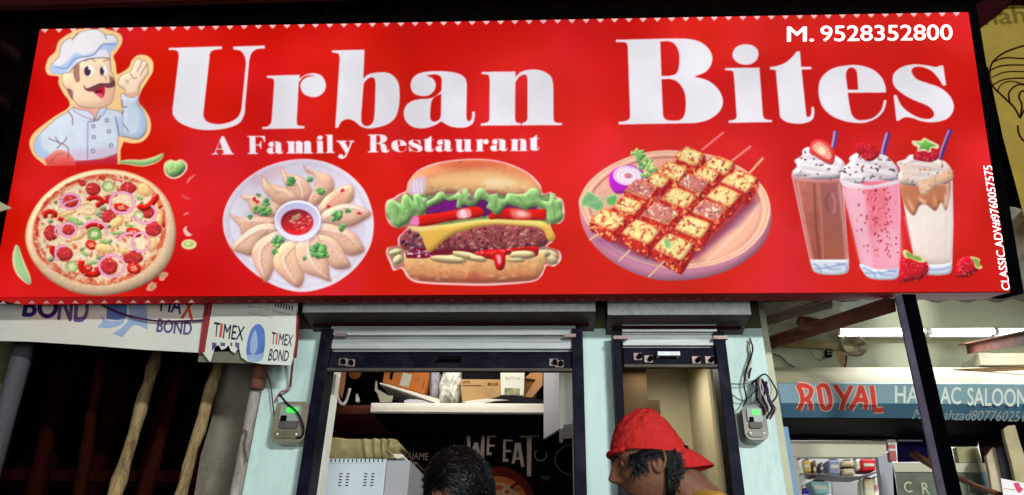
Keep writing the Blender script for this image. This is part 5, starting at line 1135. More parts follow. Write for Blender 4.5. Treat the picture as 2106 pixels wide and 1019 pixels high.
cable('black wire looping round the left end of the shutter box', [(1545, 790, 3.5), (1572, 770, 3.5), (1590, 790, 3.46), (1598, 812, 3.46), (1585, 832, 3.46)], cabd, .004)

# ---- left-room contents ------------------------------------------------------------------------
def box3(name, label, cat, px, Yf, depth, m, group=None, kids=None, bevel=.003):
    mb = MB(); pxprism(mb, px, Yf, depth)
    t = thing(name, label, cat, onY(sum(p[0] for p in px)/len(px), max(p[1] for p in px), Yf), group); mb.build('body', m, t, bevel=bevel)
    for k in (kids or []):
        mb = MB(); pxprism(mb, k[1], Yf-.002, .0018); mb.build(k[0], k[2], t)
    return t
def sA(x, y): return (670+x/8.1, 750+y/8.1)
def sB(x, y): return (920+x/7.8, 750+y/7.8)
orange = mat('orange_carton', (182, 104, 40), rough=.7, var=.2, scale=9, dirt=(120, 66, 30), dirt_amt=.5); greylab = mat('grey_label', (176, 176, 160), rough=.6); tan = mat('tan_carton', (188, 150, 98), rough=.8, var=.14, scale=8, dirt=(120, 90, 56), dirt_amt=.5, bump=.1)
brnk = mat('brown_print', (110, 60, 30), rough=.7); kraft = mat('kraft_flap', (206, 148, 100), rough=.75, var=.1, scale=8); bk2 = mat('carton_shade_brown', (150, 98, 44), rough=.8, var=.15, scale=6)
box3('storage_box', 'orange carton with a grey label tilted on a cream board on the shelf', 'box', [sA(985, 40), sA(1720, 60), sA(1715, 240), sA(1640, 490), sA(1200, 370), sA(945, 290)], 4.38, .28, orange,
     kids=[('label', [sA(1290, 135), sA(1440, 170), sA(1375, 375), sA(1225, 345)], greylab), ('hand_hole', [sA(1090, 60), sA(1145, 80), sA(1100, 265), sA(1060, 225)], blk),
           ('print', [sA(1460, 300), sA(1540, 320), sA(1500, 420), sA(1440, 405)], mat('dark_orange_print', (190, 100, 30))), ('print', [sA(1635, 280), sA(1648, 285), sA(1610, 420), sA(1598, 415)], brnk), ('print', [sA(1530, 235), sA(1555, 240), sA(1545, 265), sA(1522, 260)], brnk)])
o = MB(); pxprism(o, [sA(900, 300), sA(1000, 320), sA(1600, 495), sA(1880, 570), sA(1920, 640), sA(1840, 645), sA(1500, 520), sA(900, 325)], 4.34, .36); tag(o.build('tilted_board', cream, bevel=.002), 'cream board lying tilted under the orange carton', 'board')
plast = mat('white_plastic_bag', (232, 230, 214), rough=.35, var=.08, scale=9, bump=.9)
def bag(name, label, cx, cy, w_, h_, Y, m, seed, dep=.12):
    c = onY(cx, cy, Y); a = onY(cx-w_/2, cy, Y); b = onY(cx, cy-h_/2, Y); rx = abs(c.x-a.x); rz = abs(b.z-c.z); rr = random.Random(seed); bm = bmesh.new()
    bmesh.ops.create_icosphere(bm, subdivisions=5, radius=1)
    ph = [rr.uniform(0, 6) for _ in range(8)]
    for v in bm.verts:
        x, y, z = v.co; q = .86+.14*max(abs(x), abs(y))
        f = 1+.05*math.sin(7*x+ph[0]+3*z)+.05*math.sin(9*z+5*y+ph[1])+.035*math.sin(17*x-11*z+ph[2])+.025*math.sin(29*z+13*y+ph[3]+9*x)
        k = (abs(x)**4+abs(z)**4+abs(y)**4)**-.25 if (x or y or z) else 1
        f *= (.45+.55*k)
        v.co = (x*f*rx, y*f*dep, z*f*rz)
    me = bpy.data.meshes.new(name); bm.to_mesh(me); bm.free(); me.polygons.foreach_set('use_smooth', [True]*len(me.polygons)); o = link(name, me, m); o.location = c+Vector((0, dep, 0)); return tag(o, label, 'bag')
bag('plastic_bag', 'crumpled white plastic bag standing on the shelf beside the tan carton', 924, 790, 46, 82, 4.36, plast, 3)
bag('plastic_bag', 'small clear grey plastic bag between the orange carton and the white bag', 893, 786, 22, 60, 4.42, mat('clear_grey_plastic', (170, 164, 176), rough=.25, var=.1, scale=9, bump=.6), 5, .05)
box3('storage_box', 'tan cardboard carton with small brown print on the shelf', 'box', [sB(205, 235), sB(860, 240), sB(850, 590), sB(235, 585)], 4.36, .34, tan,
     kids=[('print', [sB(245, 330), sB(545, 333), sB(545, 348), sB(245, 346)], brnk), ('print', [sB(645, 290), sB(700, 290), sB(700, 338), sB(645, 338)], brnk), ('print', [sB(710, 290), sB(755, 290), sB(755, 338), sB(710, 338)], bk2), ('print', [sB(765, 290), sB(810, 290), sB(810, 338), sB(765, 338)], mat('red_brown_print', (150, 60, 40)))])
bx = [o for o in C.objects if o.name.startswith('storage_box')][-1]
mb = MB(); text_plate(mb, 'LINE', [sB(245, 300), sB(365, 300), sB(365, 262), sB(245, 262)], YP(4.36), .003, .02); mb.build('print', brnk, bx)
box3('black_case', 'black case lying on top of the tan carton', 'case', [sB(185, 60), sB(850, 60), sB(850, 234), sB(200, 230)], 4.44, .25, mat('black_leatherette', (18, 14, 18), rough=.45, var=.3, scale=12))
wc = box3('storage_box', 'white carton with a small green picture beside the tan carton', 'box', [sB(850, 90), sB(1240, 90), sB(1225, 500), sB(860, 490)], 4.33, .06, mat('white_carton', (228, 224, 208), rough=.6, var=.05, scale=6),
     kids=[('picture', [sB(920, 375), sB(1165, 385), sB(1160, 490), sB(918, 482)], mat('green_photo_print', (150, 156, 116), rough=.6, var=.8, scale=28, dirt=(200, 150, 130), dirt_amt=.8))])
mb = MB(); text_plate(mb, 'BoxTh set', [sB(930, 240), sB(1170, 240), sB(1170, 195), sB(930, 195)], YP(4.33), .003, .005); mb.build('print', mat('faint_green_print', (170, 172, 140)), wc)
mb = MB(); t_ = thing('storage_box', 'open tan carton with its flap raised at the right end of the shelf', 'box', onY(1090, 820, 4.4)); pxprism(mb, [sB(1235, 235), sB(1430, 235), sB(1380, 500), sB(1225, 525)], 4.42, .25); mb.build('body', bk2, t_)
mb = MB(); pxprism(mb, [sB(1240, 220), sB(1360, 110), sB(1530, 100), sB(1525, 330), sB(1360, 530), sB(1240, 520), sB(1420, 240)], 4.40, .012); mb.build('flap', kraft, t_)
mb = MB(); pxprism(mb, [sB(225, 600), sB(420, 570), sB(640, 545), sB(980, 570), sB(780, 580), sB(520, 630), sB(380, 632)], 4.31, .2); tag(mb.build('paper_sheets', cream), 'white paper sheets lying at the front of the shelf', 'paper')
mb = MB(); pxprism(mb, [sB(700, 545), sB(880, 500), sB(1060, 495), sB(1300, 545), sB(1530, 560), sB(1530, 640), sB(450, 640), sB(640, 590)], 4.32, .22); tag(mb.build('black_folder', mat('black_folder_plastic', (24, 20, 26), rough=.4)), 'black folder lying under the white carton on the shelf', 'folder')
mb = MB(); pxprism(mb, [sA(1310, 600), sA(1400, 575), sA(1600, 590), sA(1740, 640), sA(1300, 640)], 4.31, .15); tag(mb.build('paper_sheets', mat('pale_violet_paper', (206, 200, 206))), 'pale crumpled paper lying under the tilted board', 'paper')
mb = MB(); pxprism(mb, [sA(830, 270), sA(850, 275), sA(860, 410), sA(1050, 520), sA(1120, 520), sA(1095, 625), sA(905, 628), sA(860, 480), sA(815, 430)], 4.36, .01); tag(mb.build('paper_bag', mat('grey_paper', (176, 172, 152), rough=.7, var=.2, scale=8)), 'torn grey paper bag standing at the left end of the shelf', 'bag')
# side cabinet things behind the left reveal
hang = thing('hanging_poster', 'orange and cream poster hanging at the left wall above the brown shelf', 'poster', onY(705, 766, 4.3))
mb = MB(); pxprism(mb, [sA(205, 60), sA(345, 60), sA(300, 430), sA(270, 570), sA(220, 470)], 4.30, .004); mb.build('sheet', mat('orange_cream_print', (206, 140, 96), rough=.4, var=.3, scale=12), hang)
mb = MB(); mb.tube(smooth_path([onY(*sA(185, 60), 4.29), onY(*sA(180, 420), 4.29), onY(*sA(215, 600), 4.29), onY(*sA(285, 665), 4.29), onY(*sA(345, 590), 4.29), onY(*sA(400, 400), 4.29)], 8), .010, 8); mb.build('white_border', mat('glossy_white_trim', (214, 190, 190), rough=.3), hang)
mb = MB(); pxprism(mb, [sA(360, 60), sA(620, 60), sA(560, 215), sA(480, 250), sA(400, 215)], 4.5, .01); tag(mb.build('hanging_plate', mat('amber_plate', (150, 92, 40), rough=.4)), 'amber round plate hanging in the cupboard over the brown shelf', 'plate')
mb = MB(); pxprism(mb, spl(' '.join('%.1f,%.1f' % sA(x, y) for x, y in [(515, 480), (550, 580), (535, 620), (500, 615), (497, 570)])), 4.4, .03); tag(mb.build('small_candle', cream), 'small cream candle standing on the brown shelf', 'candle')
# white square duct
dm = mat('white_duct_paint', (226, 224, 218), rough=.5, var=.06, scale=5)
t_ = thing('wall_duct', 'boxy white duct hanging on the right side of the larger doorway', 'duct', onY(1140, 900, 4.0))
mb = MB(); mb.prism([onY(1118, 760, 4.2), onY(1118, 903, 4.2), onY(1150, 882, 3.9), onY(1150, 752, 3.9)], (.012, .012, 0)); mb.build('side_panel', mat('duct_side_grey', (186, 182, 186), rough=.5, var=.06, scale=5), t_)
mb = MB(); pxprism(mb, [(1150, 752), (1150, 882), (1158, 882), (1159, 874), (1178, 872), (1178, 752)], 3.9, .35); mb.build('front_panel', dm, t_, bevel=.003)
# back wall mural
mt = thing('wall_mural', 'chalk style mural reading WE EAT with a pizza on the black back wall', 'mural', onY(1030, 1000, YB1))
PM = YP(YB1-.004)
chalk = mat('chalk_paint', (196, 168, 152), rough=.8, var=.2, scale=6)
def sD(x, y): return (860+x/6.382, 860+y/6.382)
def mpoly(name, polys, m, lift=0):
    mb = MB()
    for p in polys: plate(mb, p if isinstance(p[0], list) else [p], PM, lift, .002)
    return mb.build(name, m, mt)
def D_(s): return [(860+x/6.382, 860+y/6.382) for x, y in spl(s)]
mpoly('lettering', [D_("630,205* 680,203* 690,470* 735,320* 785,320* 815,470* 835,195* 875,200* 862,610* 820,605* 765,420* 715,560* 665,540*")], chalk)
mpoly('lettering', [D_("905,228* 1025,225* 1022,250* 938,255* 935,350* 1005,352* 1003,376* 932,378* 930,450* 965,452* 963,485* 898,488*")], chalk)
mpoly('lettering', [D_("1118,280* 1240,290* 1238,308* 1150,306* 1148,420* 1222,424* 1220,448* 1146,446* 1145,535* 1188,540* 1184,572* 1110,575*")], chalk)
mpoly('lettering', [[D_("1275,325* 1345,325* 1395,640* 1355,645* 1335,548* 1280,545* 1265,600* 1228,598*"), D_("1285,520* 1325,520* 1308,400*")]], chalk)
mpoly('lettering', [D_("1328,202* 1590,200* 1590,248* 1490,250* 1482,765* 1428,765* 1428,262* 1328,250*")], chalk)
mb = MB(); text_plate(mb, 'SAJAME', [(828, 949), (880, 952), (881, 932), (832, 930)], PM, .001, .01); mb.build('lettering', chalk, mt)
ringm = mat('chalk_ring_paint', (150, 128, 118), rough=.8); ringo = mat('orange_ring_paint', (120, 60, 30), rough=.8)
def ring(cx, cy, rx, ry, wd, m, a0=0, a1=360):
    o = ell(cx, cy, rx, ry, 0, 40, a0, a1); i = ell(cx, cy, rx-wd, ry-wd, 0, 40, a0, a1)
    if abs(a1-a0) >= 360: mpoly('ring_drawing', [[o, i]], m)
    else: mpoly('ring_drawing', [[o+i[::-1]]], m)
ring(1180, 946, 39, 32, 1.2, ringm, 40, 320); ring(1112, 936, 13, 13, 2, ringm, -20, 230); ring(1046, 869, 17, 14, 2, ringo, -40, 220); ring(1048, 872, 10, 9, 1.2, ringo)
mpoly('ring_drawing', [D_("1180,180* 1255,190* 1245,285* 1190,280*")], mat('dark_blue_dab', (20, 24, 110)))
mpoly('leaf_drawing', [D_("1615,780 1660,755 1740,765 1735,790 1690,825 1650,810")], mat('dark_green_dab', (36, 62, 24)))
mpoly('pizza_disc_drawing', [ell(1026, 1046, 76, 86, 0, 40)], mat('mural_maroon', (96, 16, 12), rough=.8))
mpoly('pizza_drawing', [ell(1024, 1052, 66, 72, 0, 40)], mat('mural_crust', (206, 110, 50), rough=.8, var=.25, scale=12), .001)
mpoly('pizza_drawing', [ell(1024, 1054, 56, 61, 0, 40)], mat('mural_cheese', (216, 170, 130), rough=.8, var=.3, scale=14, dirt=(150, 60, 30), dirt_amt=.8), .002)
mpoly('pizza_drawing', [D_("1190,920* 1345,790* 1370,800* 1260,940*")], mat('mural_maroon', (96, 16, 12)), .003)
mpoly('pizza_drawing', [ell(1065, 1005, 8, 7), ell(1026, 1003, 9, 6), ell(1043, 1012, 5, 5)], mat('mural_topping', (180, 84, 50), rough=.8, var=.3, scale=20), .004)
for x0, y0, x1, y1 in ((925, 878, 940, 874), (885, 880, 892, 892), (993, 874, 1008, 872)): mpoly('chalk_dash_drawing', [[(x0, y0), (x1, y1), (x1, y1+1.6), (x0, y0+2.2)]], mat('dim_purple_dab', (70, 30, 50)))
# red and dark glow shapes on left side of the back wall are pots on a stand
potm = mat('copper_pot', (150, 78, 40), rough=.35, metal=.6, var=.2, scale=10)
pr = thing('pot_rack', 'small shelf stand of copper coloured dishes behind the perforated cabinet', 'rack', onY(835, 1019, 4.7))
MB().box(tuple(onY(812, 951, 4.75)-Vector((0, 0, .012))), tuple(onY(858, 951, 4.75)+Vector((0, .25, 0)))).build('top', mat('dim_wood', (120, 96, 80), rough=.7), pr)
MB().box((onY(853, 951, 4.75).x-.012, 4.76, .12), (onY(853, 951, 4.75).x, 4.78, onY(853, 951, 4.75).z-.013)).build('leg', mat('dim_wood', (120, 96, 80)), pr)
for k, (x, y, w_) in enumerate(((822, 982, 20), (826, 996, 22), (822, 1012, 20))):
    c = onY(x, y, 4.85); rx = abs(onY(x+w_, y, 4.85).x-c.x)
    mb = MB(); prof = [(0, 0), (.6, 0), (.95, .03), (1, .05), (.93, .05), (0, .012)]; vs = []; n_ = 20
    for r_, z_ in prof:
        for q in range(n_): an = q/n_*6.283; vs.append((c.x+rx*r_*math.cos(an), c.y+rx*r_*math.sin(an)*.7, c.z+z_-.03))
    fs = [(i*n_+q, i*n_+(q+1) % n_, (i+1)*n_+(q+1) % n_, (i+1)*n_+q) for i in range(len(prof)-1) for q in range(n_)]
    mb.add(vs, fs, 0, True); tag(mb.build('copper_dish', potm), ['upper copper dish on the stand behind the perforated cabinet', 'middle copper dish on the stand behind the perforated cabinet', 'lowest copper dish on the stand behind the perforated cabinet'][k], 'dish', 'copper dishes in the back')
# perforated white cabinet with the crate on top
cabm = mat('white_enamel_cabinet', (206, 214, 222), rough=.35, var=.05, scale=5); cabs = mat('cabinet_side_grey', (176, 172, 178), rough=.45, var=.1, scale=5)
ct = thing('perforated_cabinet', 'white enamel cabinet with rows of dark vent slots inside the larger doorway', 'cabinet', onY(730, 1019, 3.95))
def sE(x, y): return (660+x/5.692, 840+y/5.692)
YC = 3.95
p0 = onY(*sE(50, 585), YC); p1 = onY(*sE(765, 590), YC); 
MB().box((p0.x, YC, .12), (p1.x, YC+.5, p0.z)).build('body', cabm, ct, bevel=.004)
zr = onY(*sE(400, 650), YC).z
MB().box((p0.x-.004, YC-.006, zr), (p1.x+.004, YC-.0005, p0.z-.003)).build('rim', cabm, ct)
mb = MB()
for k in range(14): 
    x, y = sE(70+k*50, 612); plate(mb, [[(x-1.3, y-3), (x+1.3, y-3), (x+1, y+3.2), (x-1.4, y+3.2)]], YP(YC-.006), .001, .001)
mb.build('vent_slots', blk, ct)['kind'] = 'stuff'
mb = MB()
for c_, x0_ in ((0, 235), (1, 318), (2, 527), (3, 610)):
    for r_ in range(5):
        x, y = sE(x0_-r_*4, 768+r_*34); plate(mb, [[(x-3.2, y-1.3), (x+3.2, y-1.3), (x+3, y+1.2), (x-3.3, y+1.2)]], YP(YC), .001, .001)
mb.build('vent_slots', mat('vent_shadow', (44, 40, 62)), ct)['kind'] = 'stuff'
MB().box((p1.x+.001, YC+.02, .12), (p1.x+.13, YC+.5, p0.z-.004)).build('side_body', cabs, ct, bevel=.004)
# quilted beige sack bundle on top
sm_ = mat('beige_sacking', (156, 142, 100), rough=.9, var=.3, scale=10, bump=.6, dirt=(100, 84, 50), dirt_amt=.6)
q0 = onY(*sE(85, 365), YC+.02); q1 = onY(*sE(870, 372), YC+.02); zb_ = p0.z+.002
vs = []; fs = []; nx, nz = 70, 12
for layer, yy_ in ((0, YC+.0), (1, YC+.36)):
    for j in range(nz+1):
        for i in range(nx+1):
            u_ = i/nx; v_ = j/nz; x = q0.x+(q1.x-q0.x)*u_; z = zb_+(q0.z-zb_)*v_
            fold = .014*math.sin(u_*9+2.2*math.sin(v_*2.6+u_*3))+ (.016*math.sin(u_*u_*34+3.5*v_) if u_ > .5 else .004*math.sin(u_*23+v_*4))
            edge = .02*math.sin(math.pi*v_); x += (.012*math.sin(v_*14) if u_ > .95 else 0)
            vs.append((x, yy_+(-edge-fold*.8 if layer == 0 else 0), z+.004*math.sin(u_*9+1)*v_))
N_ = (nx+1)*(nz+1)
for j in range(nz):
    for i in range(nx):
        a_ = j*(nx+1)+i; fs.append((a_, a_+1, a_+nx+2, a_+nx+1)); fs.append((a_+N_, a_+nx+1+N_, a_+nx+2+N_, a_+1+N_))
for i in range(nx): fs.append((i, i+N_, i+1+N_, i+1)); a_ = nz*(nx+1)+i; fs.append((a_, a_+1, a_+1+N_, a_+N_))
for j in range(nz): a_ = j*(nx+1); fs.append((a_, a_+nx+1, a_+nx+1+N_, a_+N_)); a_ += nx; fs.append((a_, a_+N_, a_+nx+1+N_, a_+nx+1))
tag(MB().add(vs, fs, 0, True).build('sack_bundle', sm_), 'folded beige sacking bundle on top of the perforated cabinet', 'sack')
mb = MB(); pxprism(mb, [sE(845, 530), sE(960, 540), sE(965, 575), sE(900, 590), sE(850, 575)], YC-.01, .2); tag(mb.build('folded_cloth', cream, bevel=.004), 'small cream folded cloth at the right corner of the cabinet top', 'cloth')
# ================================================================== the saloon next door
YSAL = 4.35
sal = thing('saloon_building', 'cream walled hair saloon right of the restaurant with a blue shutter box', 'shop', (2.6, YSAL, .12))
crw = mat('cream_saloon_wall', (196, 196, 168), rough=.75, var=.1, scale=3, bump=.1, dirt=(150, 140, 110), dirt_amt=.4)
xs = xc1-.02
zo = Z(1800, 885, YSAL)       # top of the openings
MB().box((xs, YSAL, zo), (6.5, YSAL+.15, 3.6)).build('upper_wall', crw, sal)
MB().box((xs-.0, YW+.221, .12), (xs+.12, YSAL-.001, 3.6)).build('side_wall', crw, sal)
bluep = mat('light_blue_pillar', (120, 156, 196), rough=.6, var=.15, scale=4, dirt=(150, 150, 150), dirt_amt=.4)
pinkw = mat('peeling_pinkish_wall', (204, 188, 178), rough=.8, var=.15, scale=6, dirt=(130, 100, 92), dirt_amt=.5, bump=.3)
MB().box((xc1+.001, 3.60, .12), (Xx(1606, 960, 3.60), 3.77, Z(1600, 888, 3.6))).build('strip_wall', pinkw, sal)
bp0 = Xx(1603, 960, 3.75); bp1 = Xx(1625, 960, 3.75)
MB().box((bp0+.005, 3.78, .12), (bp1+.03, 3.95, Z(1610, 880, 3.8))).build('pillar', bluep, sal)
dkw = mat('dark_blue_lintel', (7, 6, 22), rough=.6, var=.4, scale=4)
# canopy: tin sheets on rusty angles
cz0 = Z(1750, 610, YSAL)
can = thing('tin_canopy', 'grimy corrugated tin canopy on rusty angles over the saloon front', 'canopy', (2.9, 3.6, 3.0))
cm = mat('grimy_canopy_tin', (140, 132, 122), rough=.6, metal=.25, var=.35, scale=6, dirt=(70, 56, 46), dirt_amt=.7)
xr0, xr1 = xs-.05, 6.6
zc_b = Z(1700, 618, YSAL-.02); zc_f = zc_b+.10
vs = []; fs = []; n_ = 150
for i in range(n_+1):
    x = xr0+(xr1-xr0)*i/n_; rz = .014*math.sin(i*math.pi/2.5)
    vs += [(x, YSAL-.002, zc_b+rz), (x, 3.3, zc_f+rz-.03)]
for i in range(n_): fs.append((2*i, 2*i+1, 2*i+3, 2*i+2))
o = MB().add(vs, fs, 0, True).build('sheet', cm, can); md = o.modifiers.new('s', 'SOLIDIFY'); md.thickness = .002
glow_sheet = mat('pale_glow_sheet', (196, 206, 190), rough=.4, emit=.25)  # pale canopy sheet given a faint glow of its own
def beam(px, Y0, Y1, h=.05, m=rust, par=can, name='angle'):
    (x0, y0), (x1, y1) = px; a = onY(x0, y0, Y0); b = onY(x1, y1, Y1); d_ = (b-a).normalized(); up = Vector((0, 0, 1)); up = (up-d_*up.dot(d_)).normalized(); sd = d_.cross(up)
    mb = MB(); mb.prism([a+up*h/2, a-up*h/2, a-up*h/2+sd*.006, a+up*h/2+sd*.006], b-a); mb.prism([a+up*h/2+sd*.0065, a+up*h/2+sd*h*.8, a+up*h/2-up*.006+sd*h*.8, a+up*h/2-up*.006+sd*.0065], b-a)
    return mb.build(name, m, par)
beam(((1572, 712), (1842, 628)), 4.25, 3.2, .062); beam(((1556, 668), (1712, 625)), 4.3, 3.4, .045, mat('pinkish_grey_angle', (150, 130, 122), rough=.6, var=.2, scale=9))
beam(((1990, 718), (2140, 690)), 4.2, 3.3, .06); beam(((1640, 660), (1690, 668)), 4.1, 4.0, .05)
mb = MB(); pxprism(mb, [(1735, 622), (1800, 618), (1795, 626), (1745, 640), (1728, 636)], 3.9, .01); mb.build('glow_panel', glow_sheet, can)
pv = MB(); pxprism(pv, [(1646, 656), (1652, 655), (1656, 668), (1672, 672), (1671, 678), (1658, 679), (1644, 676)], 3.7, .02); pv.build('hook', rust, can)
# peeling plaster above the brackets
mb = MB(); pxprism(mb, [(1563, 622), (1660, 620), (1682, 626), (1600, 665), (1563, 690), (1556, 655)], 4.2, .1); tag(mb.build('plaster_patch', mat('flaking_white_plaster', (206, 196, 190), rough=.9, var=.3, scale=14, bump=1.0, dirt=(110, 90, 80), dirt_amt=.9)), 'flaking white plaster lump in the corner above the rusty bracket', 'plaster')
# shutter box with the painted name
YX = 3.80
bxs = thing('shutter_box', 'faceted light blue shutter box painted with the saloon name and phone number', 'sign', onY(1850, 860, YX))
L0, L1 = Xx(1603, 820, YX), 5.6
zt0 = Z(1800, 757, YX+.35); zA = Z(1800, 789, YX+.06); zB_ = Z(1800, 831, YX-.02); zC = Z(1800, 862, YX+.08); 
prof = [(YSAL-.002, zt0+.03), (YX+.34, zt0), (YX+.05, zA), (YX-.0, zA-.02), (YX-.03, zB_), (YX+.06, zC), (YX+.12, zC+.0), (YSAL-.002, zC+.01)]
boxtop = mat('dusty_cream_metal', (176, 168, 140), rough=.7, var=.12, scale=4); boxmid = mat('sky_blue_paint', (130, 158, 168), rough=.5, var=.1, scale=5, dirt=(110, 140, 160), dirt_amt=.5); boxlow = mat('sky_blue_shaded', (82, 122, 146), rough=.5, var=.15, scale=5, dirt=(70, 100, 120), dirt_amt=.6)  # lower facet is the same blue darkened, its shade put into the colour
def facet(i, j, m, name, par=bxs):
    y0, z0 = prof[i]; y1, z1 = prof[j]; nrm = Vector((0, z1-z0, -(y1-y0))).normalized(); inn = Vector((0, -nrm.y, -nrm.z))
    if inn.y < 0: inn = -inn
    mb = MB(); mb.prism([(L0, y0, z0), (L1, y0, z0), (L1, y1, z1), (L0, y1, z1)], inn*.004); return mb.build(name, m, par)
facet(1, 2, boxtop, 'top_panel'); 
MB().add([(L0, prof[k][0], prof[k][1]) for k in (2, 3, 4)]+[(L1, prof[k][0], prof[k][1]) for k in (2, 3, 4)], [(0, 3, 4, 1), (1, 4, 5, 2)]).build('front_panel', boxmid, bxs)
MB().add([(L0, prof[k][0]+.0, prof[k][1]) for k in (4, 5)]+[(L1, prof[k][0], prof[k][1]) for k in (4, 5)], [(0, 2, 3, 1)]).build('lower_panel', boxlow, bxs)
MB().box((L0, prof[6][0]-.05, zC-.002), (L1, YSAL-.003, zC+.004)).build('bottom_panel', dkw, bxs)
e_ = MB(); e_.prism([(L0-.006, y, z) for y, z in prof], (.005, 0, 0)); e_.build('end_plate', mat('violet_blue_end', (110, 122, 168), rough=.6, var=.25, scale=7), bxs)
PF = Plane((0, prof[3][0], prof[3][1]), Vector((0, -(prof[3][1]-prof[4][1]), (prof[4][0]-prof[3][0]))))
PF = Plane((0, prof[3][0], prof[3][1]), (0, -1, (prof[3][0]-prof[4][0])/(prof[3][1]-prof[4][1])))
PLo = Plane((0, prof[4][0], prof[4][1]), (0, -(prof[4][1]-prof[5][1]), -(prof[5][0]-prof[4][0])))
rpaint = mat('red_sign_paint', (206, 66, 54), rough=.5, var=.2, scale=9); opaint = mat('pale_pink_outline', (224, 176, 160), rough=.5, var=.1, scale=9); wpaint = mat('white_sign_paint', (214, 220, 210), rough=.5, var=.1, scale=9)
# ROYAL, hand painted across the fold: strokes in pixels of the photograph
def srcR(x, y): return (1500+x/4.653, 800+y/4.653)
def srcQ(x, y): return (1500+x/4.247, 600+y/4.247)
yF = lambda x: 831+(x-1600)*.012
def fold_poly(name, pts, m, lift):
    """painted stroke crossing the crease: the part above lies on the front face, the part below on the lower face"""
    def clip(P, above):
        o = []
        for i in range(len(P)):
            a = P[i]; b = P[(i+1) % len(P)]; fa = (a[1]-yF(a[0])) * (-1 if above else 1); fb = (b[1]-yF(b[0])) * (-1 if above else 1)
            if fa >= 0: o.append(a)
            if (fa >= 0) != (fb >= 0): t = fa/(fa-fb); o.append((a[0]+(b[0]-a[0])*t, a[1]+(b[1]-a[1])*t))
        return o
    return clip(pts, True), clip(pts, False)
def ribbon(pth, w_):
    P = [Vector((x, y)) for x, y in pth]; L = []; R = []
    for i, p in enumerate(P):
        d_ = (P[min(i+1, len(P)-1)]-P[max(i-1, 0)]).normalized(); n = Vector((-d_.y, d_.x)); L.append(tuple(p+n*w_/2)); R.append(tuple(p-n*w_/2))
    return L, R
def painted(name, strokes, w_, m, lift):
    mb = MB(); k = 0
    for s in strokes:
        L, R = ribbon(s, w_)
        for i in range(len(L)-1):
            q = [L[i], L[i+1], R[i+1], R[i]]; k += 1
            a, b = fold_poly('', q, m, lift)
            if len(a) > 2: mb.add([PF.at(x, y, lift+k*2e-6) for x, y in a], [tuple(range(len(a)))])
            if len(b) > 2: mb.add([PLo.at(x, y, lift+k*2e-6) for x, y in b], [tuple(range(len(b)))])
    return mb.build(name, m, bxs)
def sm2(s): return [srcR(x, y) for x, y in spl(s, 6, False)]
LET = [sm2("655,-35* 690,40 700,120 665,205*"), sm2("655,-35* 720,-30 780,0 775,60 740,95 700,105"), sm2("735,100* 775,140 780,205*"),
       sm2("850,-30* 870,60 880,130 905,185 950,180 968,120 950,30 925,-25 885,-32 855,-28"),
       sm2("1010,-35* 1060,40 1095,90*"), sm2("1170,-30* 1125,60 1085,150 1075,205*"),
       sm2("1260,-30* 1225,80 1175,170 1155,200*"), sm2("1260,-30* 1290,60 1310,130 1300,200*"), sm2("1200,112* 1250,106 1300,108*"),
       sm2("1360,-30* 1375,60 1385,150 1390,200*"), sm2("1385,203* 1430,206 1475,200*")]
painted('name_lettering', LET, 14, opaint, .0012); painted('name_lettering', LET, 9, rpaint, .0022)
def bxtext(s, q, pl, m, bold=.03):
    mb = MB(); text_plate(mb, s, q, pl, .0015, bold); return mb.build('name_lettering', m, bxs)
bxtext('HAIR', [(1841, 829), (1921, 831), (1921, 796), (1841, 794)], PF, wpaint, .03); bxtext('AC', [(1934, 831), (1976, 832), (1976, 797), (1934, 796)], PF, wpaint, .03)
bxtext('SALOON', [(1990, 834), (2112, 837), (2112, 801), (1990, 798)], PF, wpaint, .03)
bxtext('Md.Shahzad8077602517', [(1876, 862), (2122, 868), (2126, 847), (1884, 842)], PLo, mat('dull_white_sign_paint', (170, 180, 176), rough=.6), .015)
# lintel gap behind the box
MB().box((bp1+.03, YSAL-.05, Z(1700, 903, YSAL-.05)), (6.4, YSAL-.004, zC-.004)).build('dark_lintel', dkw, sal)
# aluminium doors
alu = mat('cream_aluminium', (206, 198, 176), rough=.45, var=.08, scale=6); alug = mat('grey_aluminium', (176, 178, 186), rough=.4, var=.08, scale=6)
YD = 4.30
zd = zo-.305
def frame(px, m, name, par, Y=YD, dep=.05):
    mb = MB(); pxprism(mb, px, Y, dep); return mb.build(name, m, par, bevel=.003)
dr = thing('glazed_door', 'cream aluminium framed glass door of the saloon under the shutter box', 'door', onY(1720, 1019, YD), 'aluminium doors of the saloon')
frame([srcR(560, 500), srcR(1520, 500), srcR(1520, 600), srcR(1420, 655), srcR(640, 655), srcR(560, 620)], alu, 'frame_head', dr)
frame([srcR(560, 621), srcR(640, 656), srcR(720, 1150), srcR(640, 1150)], alu, 'frame_stile', dr)
frame([srcR(1421, 656), srcR(1541, 601), srcR(1640, 1150), srcR(1485, 1150)], alug, 'frame_stile', dr)
gl = bpy.data.materials.new('thin_glass'); gl.use_nodes = True; gb = gl.node_tree.nodes['Principled BSDF']; gb.inputs['Transmission Weight'].default_value = 1; gb.inputs['Roughness'].default_value = .02; gb.inputs['IOR'].default_value = 1.01; gb.inputs['Base Color'].default_value = (.95, .98, .97, 1); gb.inputs['Alpha'].default_value = .25
frame([srcR(641, 657), srcR(1420, 657), srcR(1484, 1150), srcR(721, 1150)], gl, 'glass', dr, YD+.02, .004)
d2 = thing('glazed_door', 'second saloon door with the letters C R L on its glass behind the dark post', 'door', onY(1920, 1019, YD), 'aluminium doors of the saloon')
def srcS(x, y): return (1800+x/5.693, 840+y/5.693)
frame([srcS(200, 640), srcS(1330, 640), srcS(1340, 740), srcS(1240, 750), srcS(232, 745)], alu, 'frame_rail', d2)
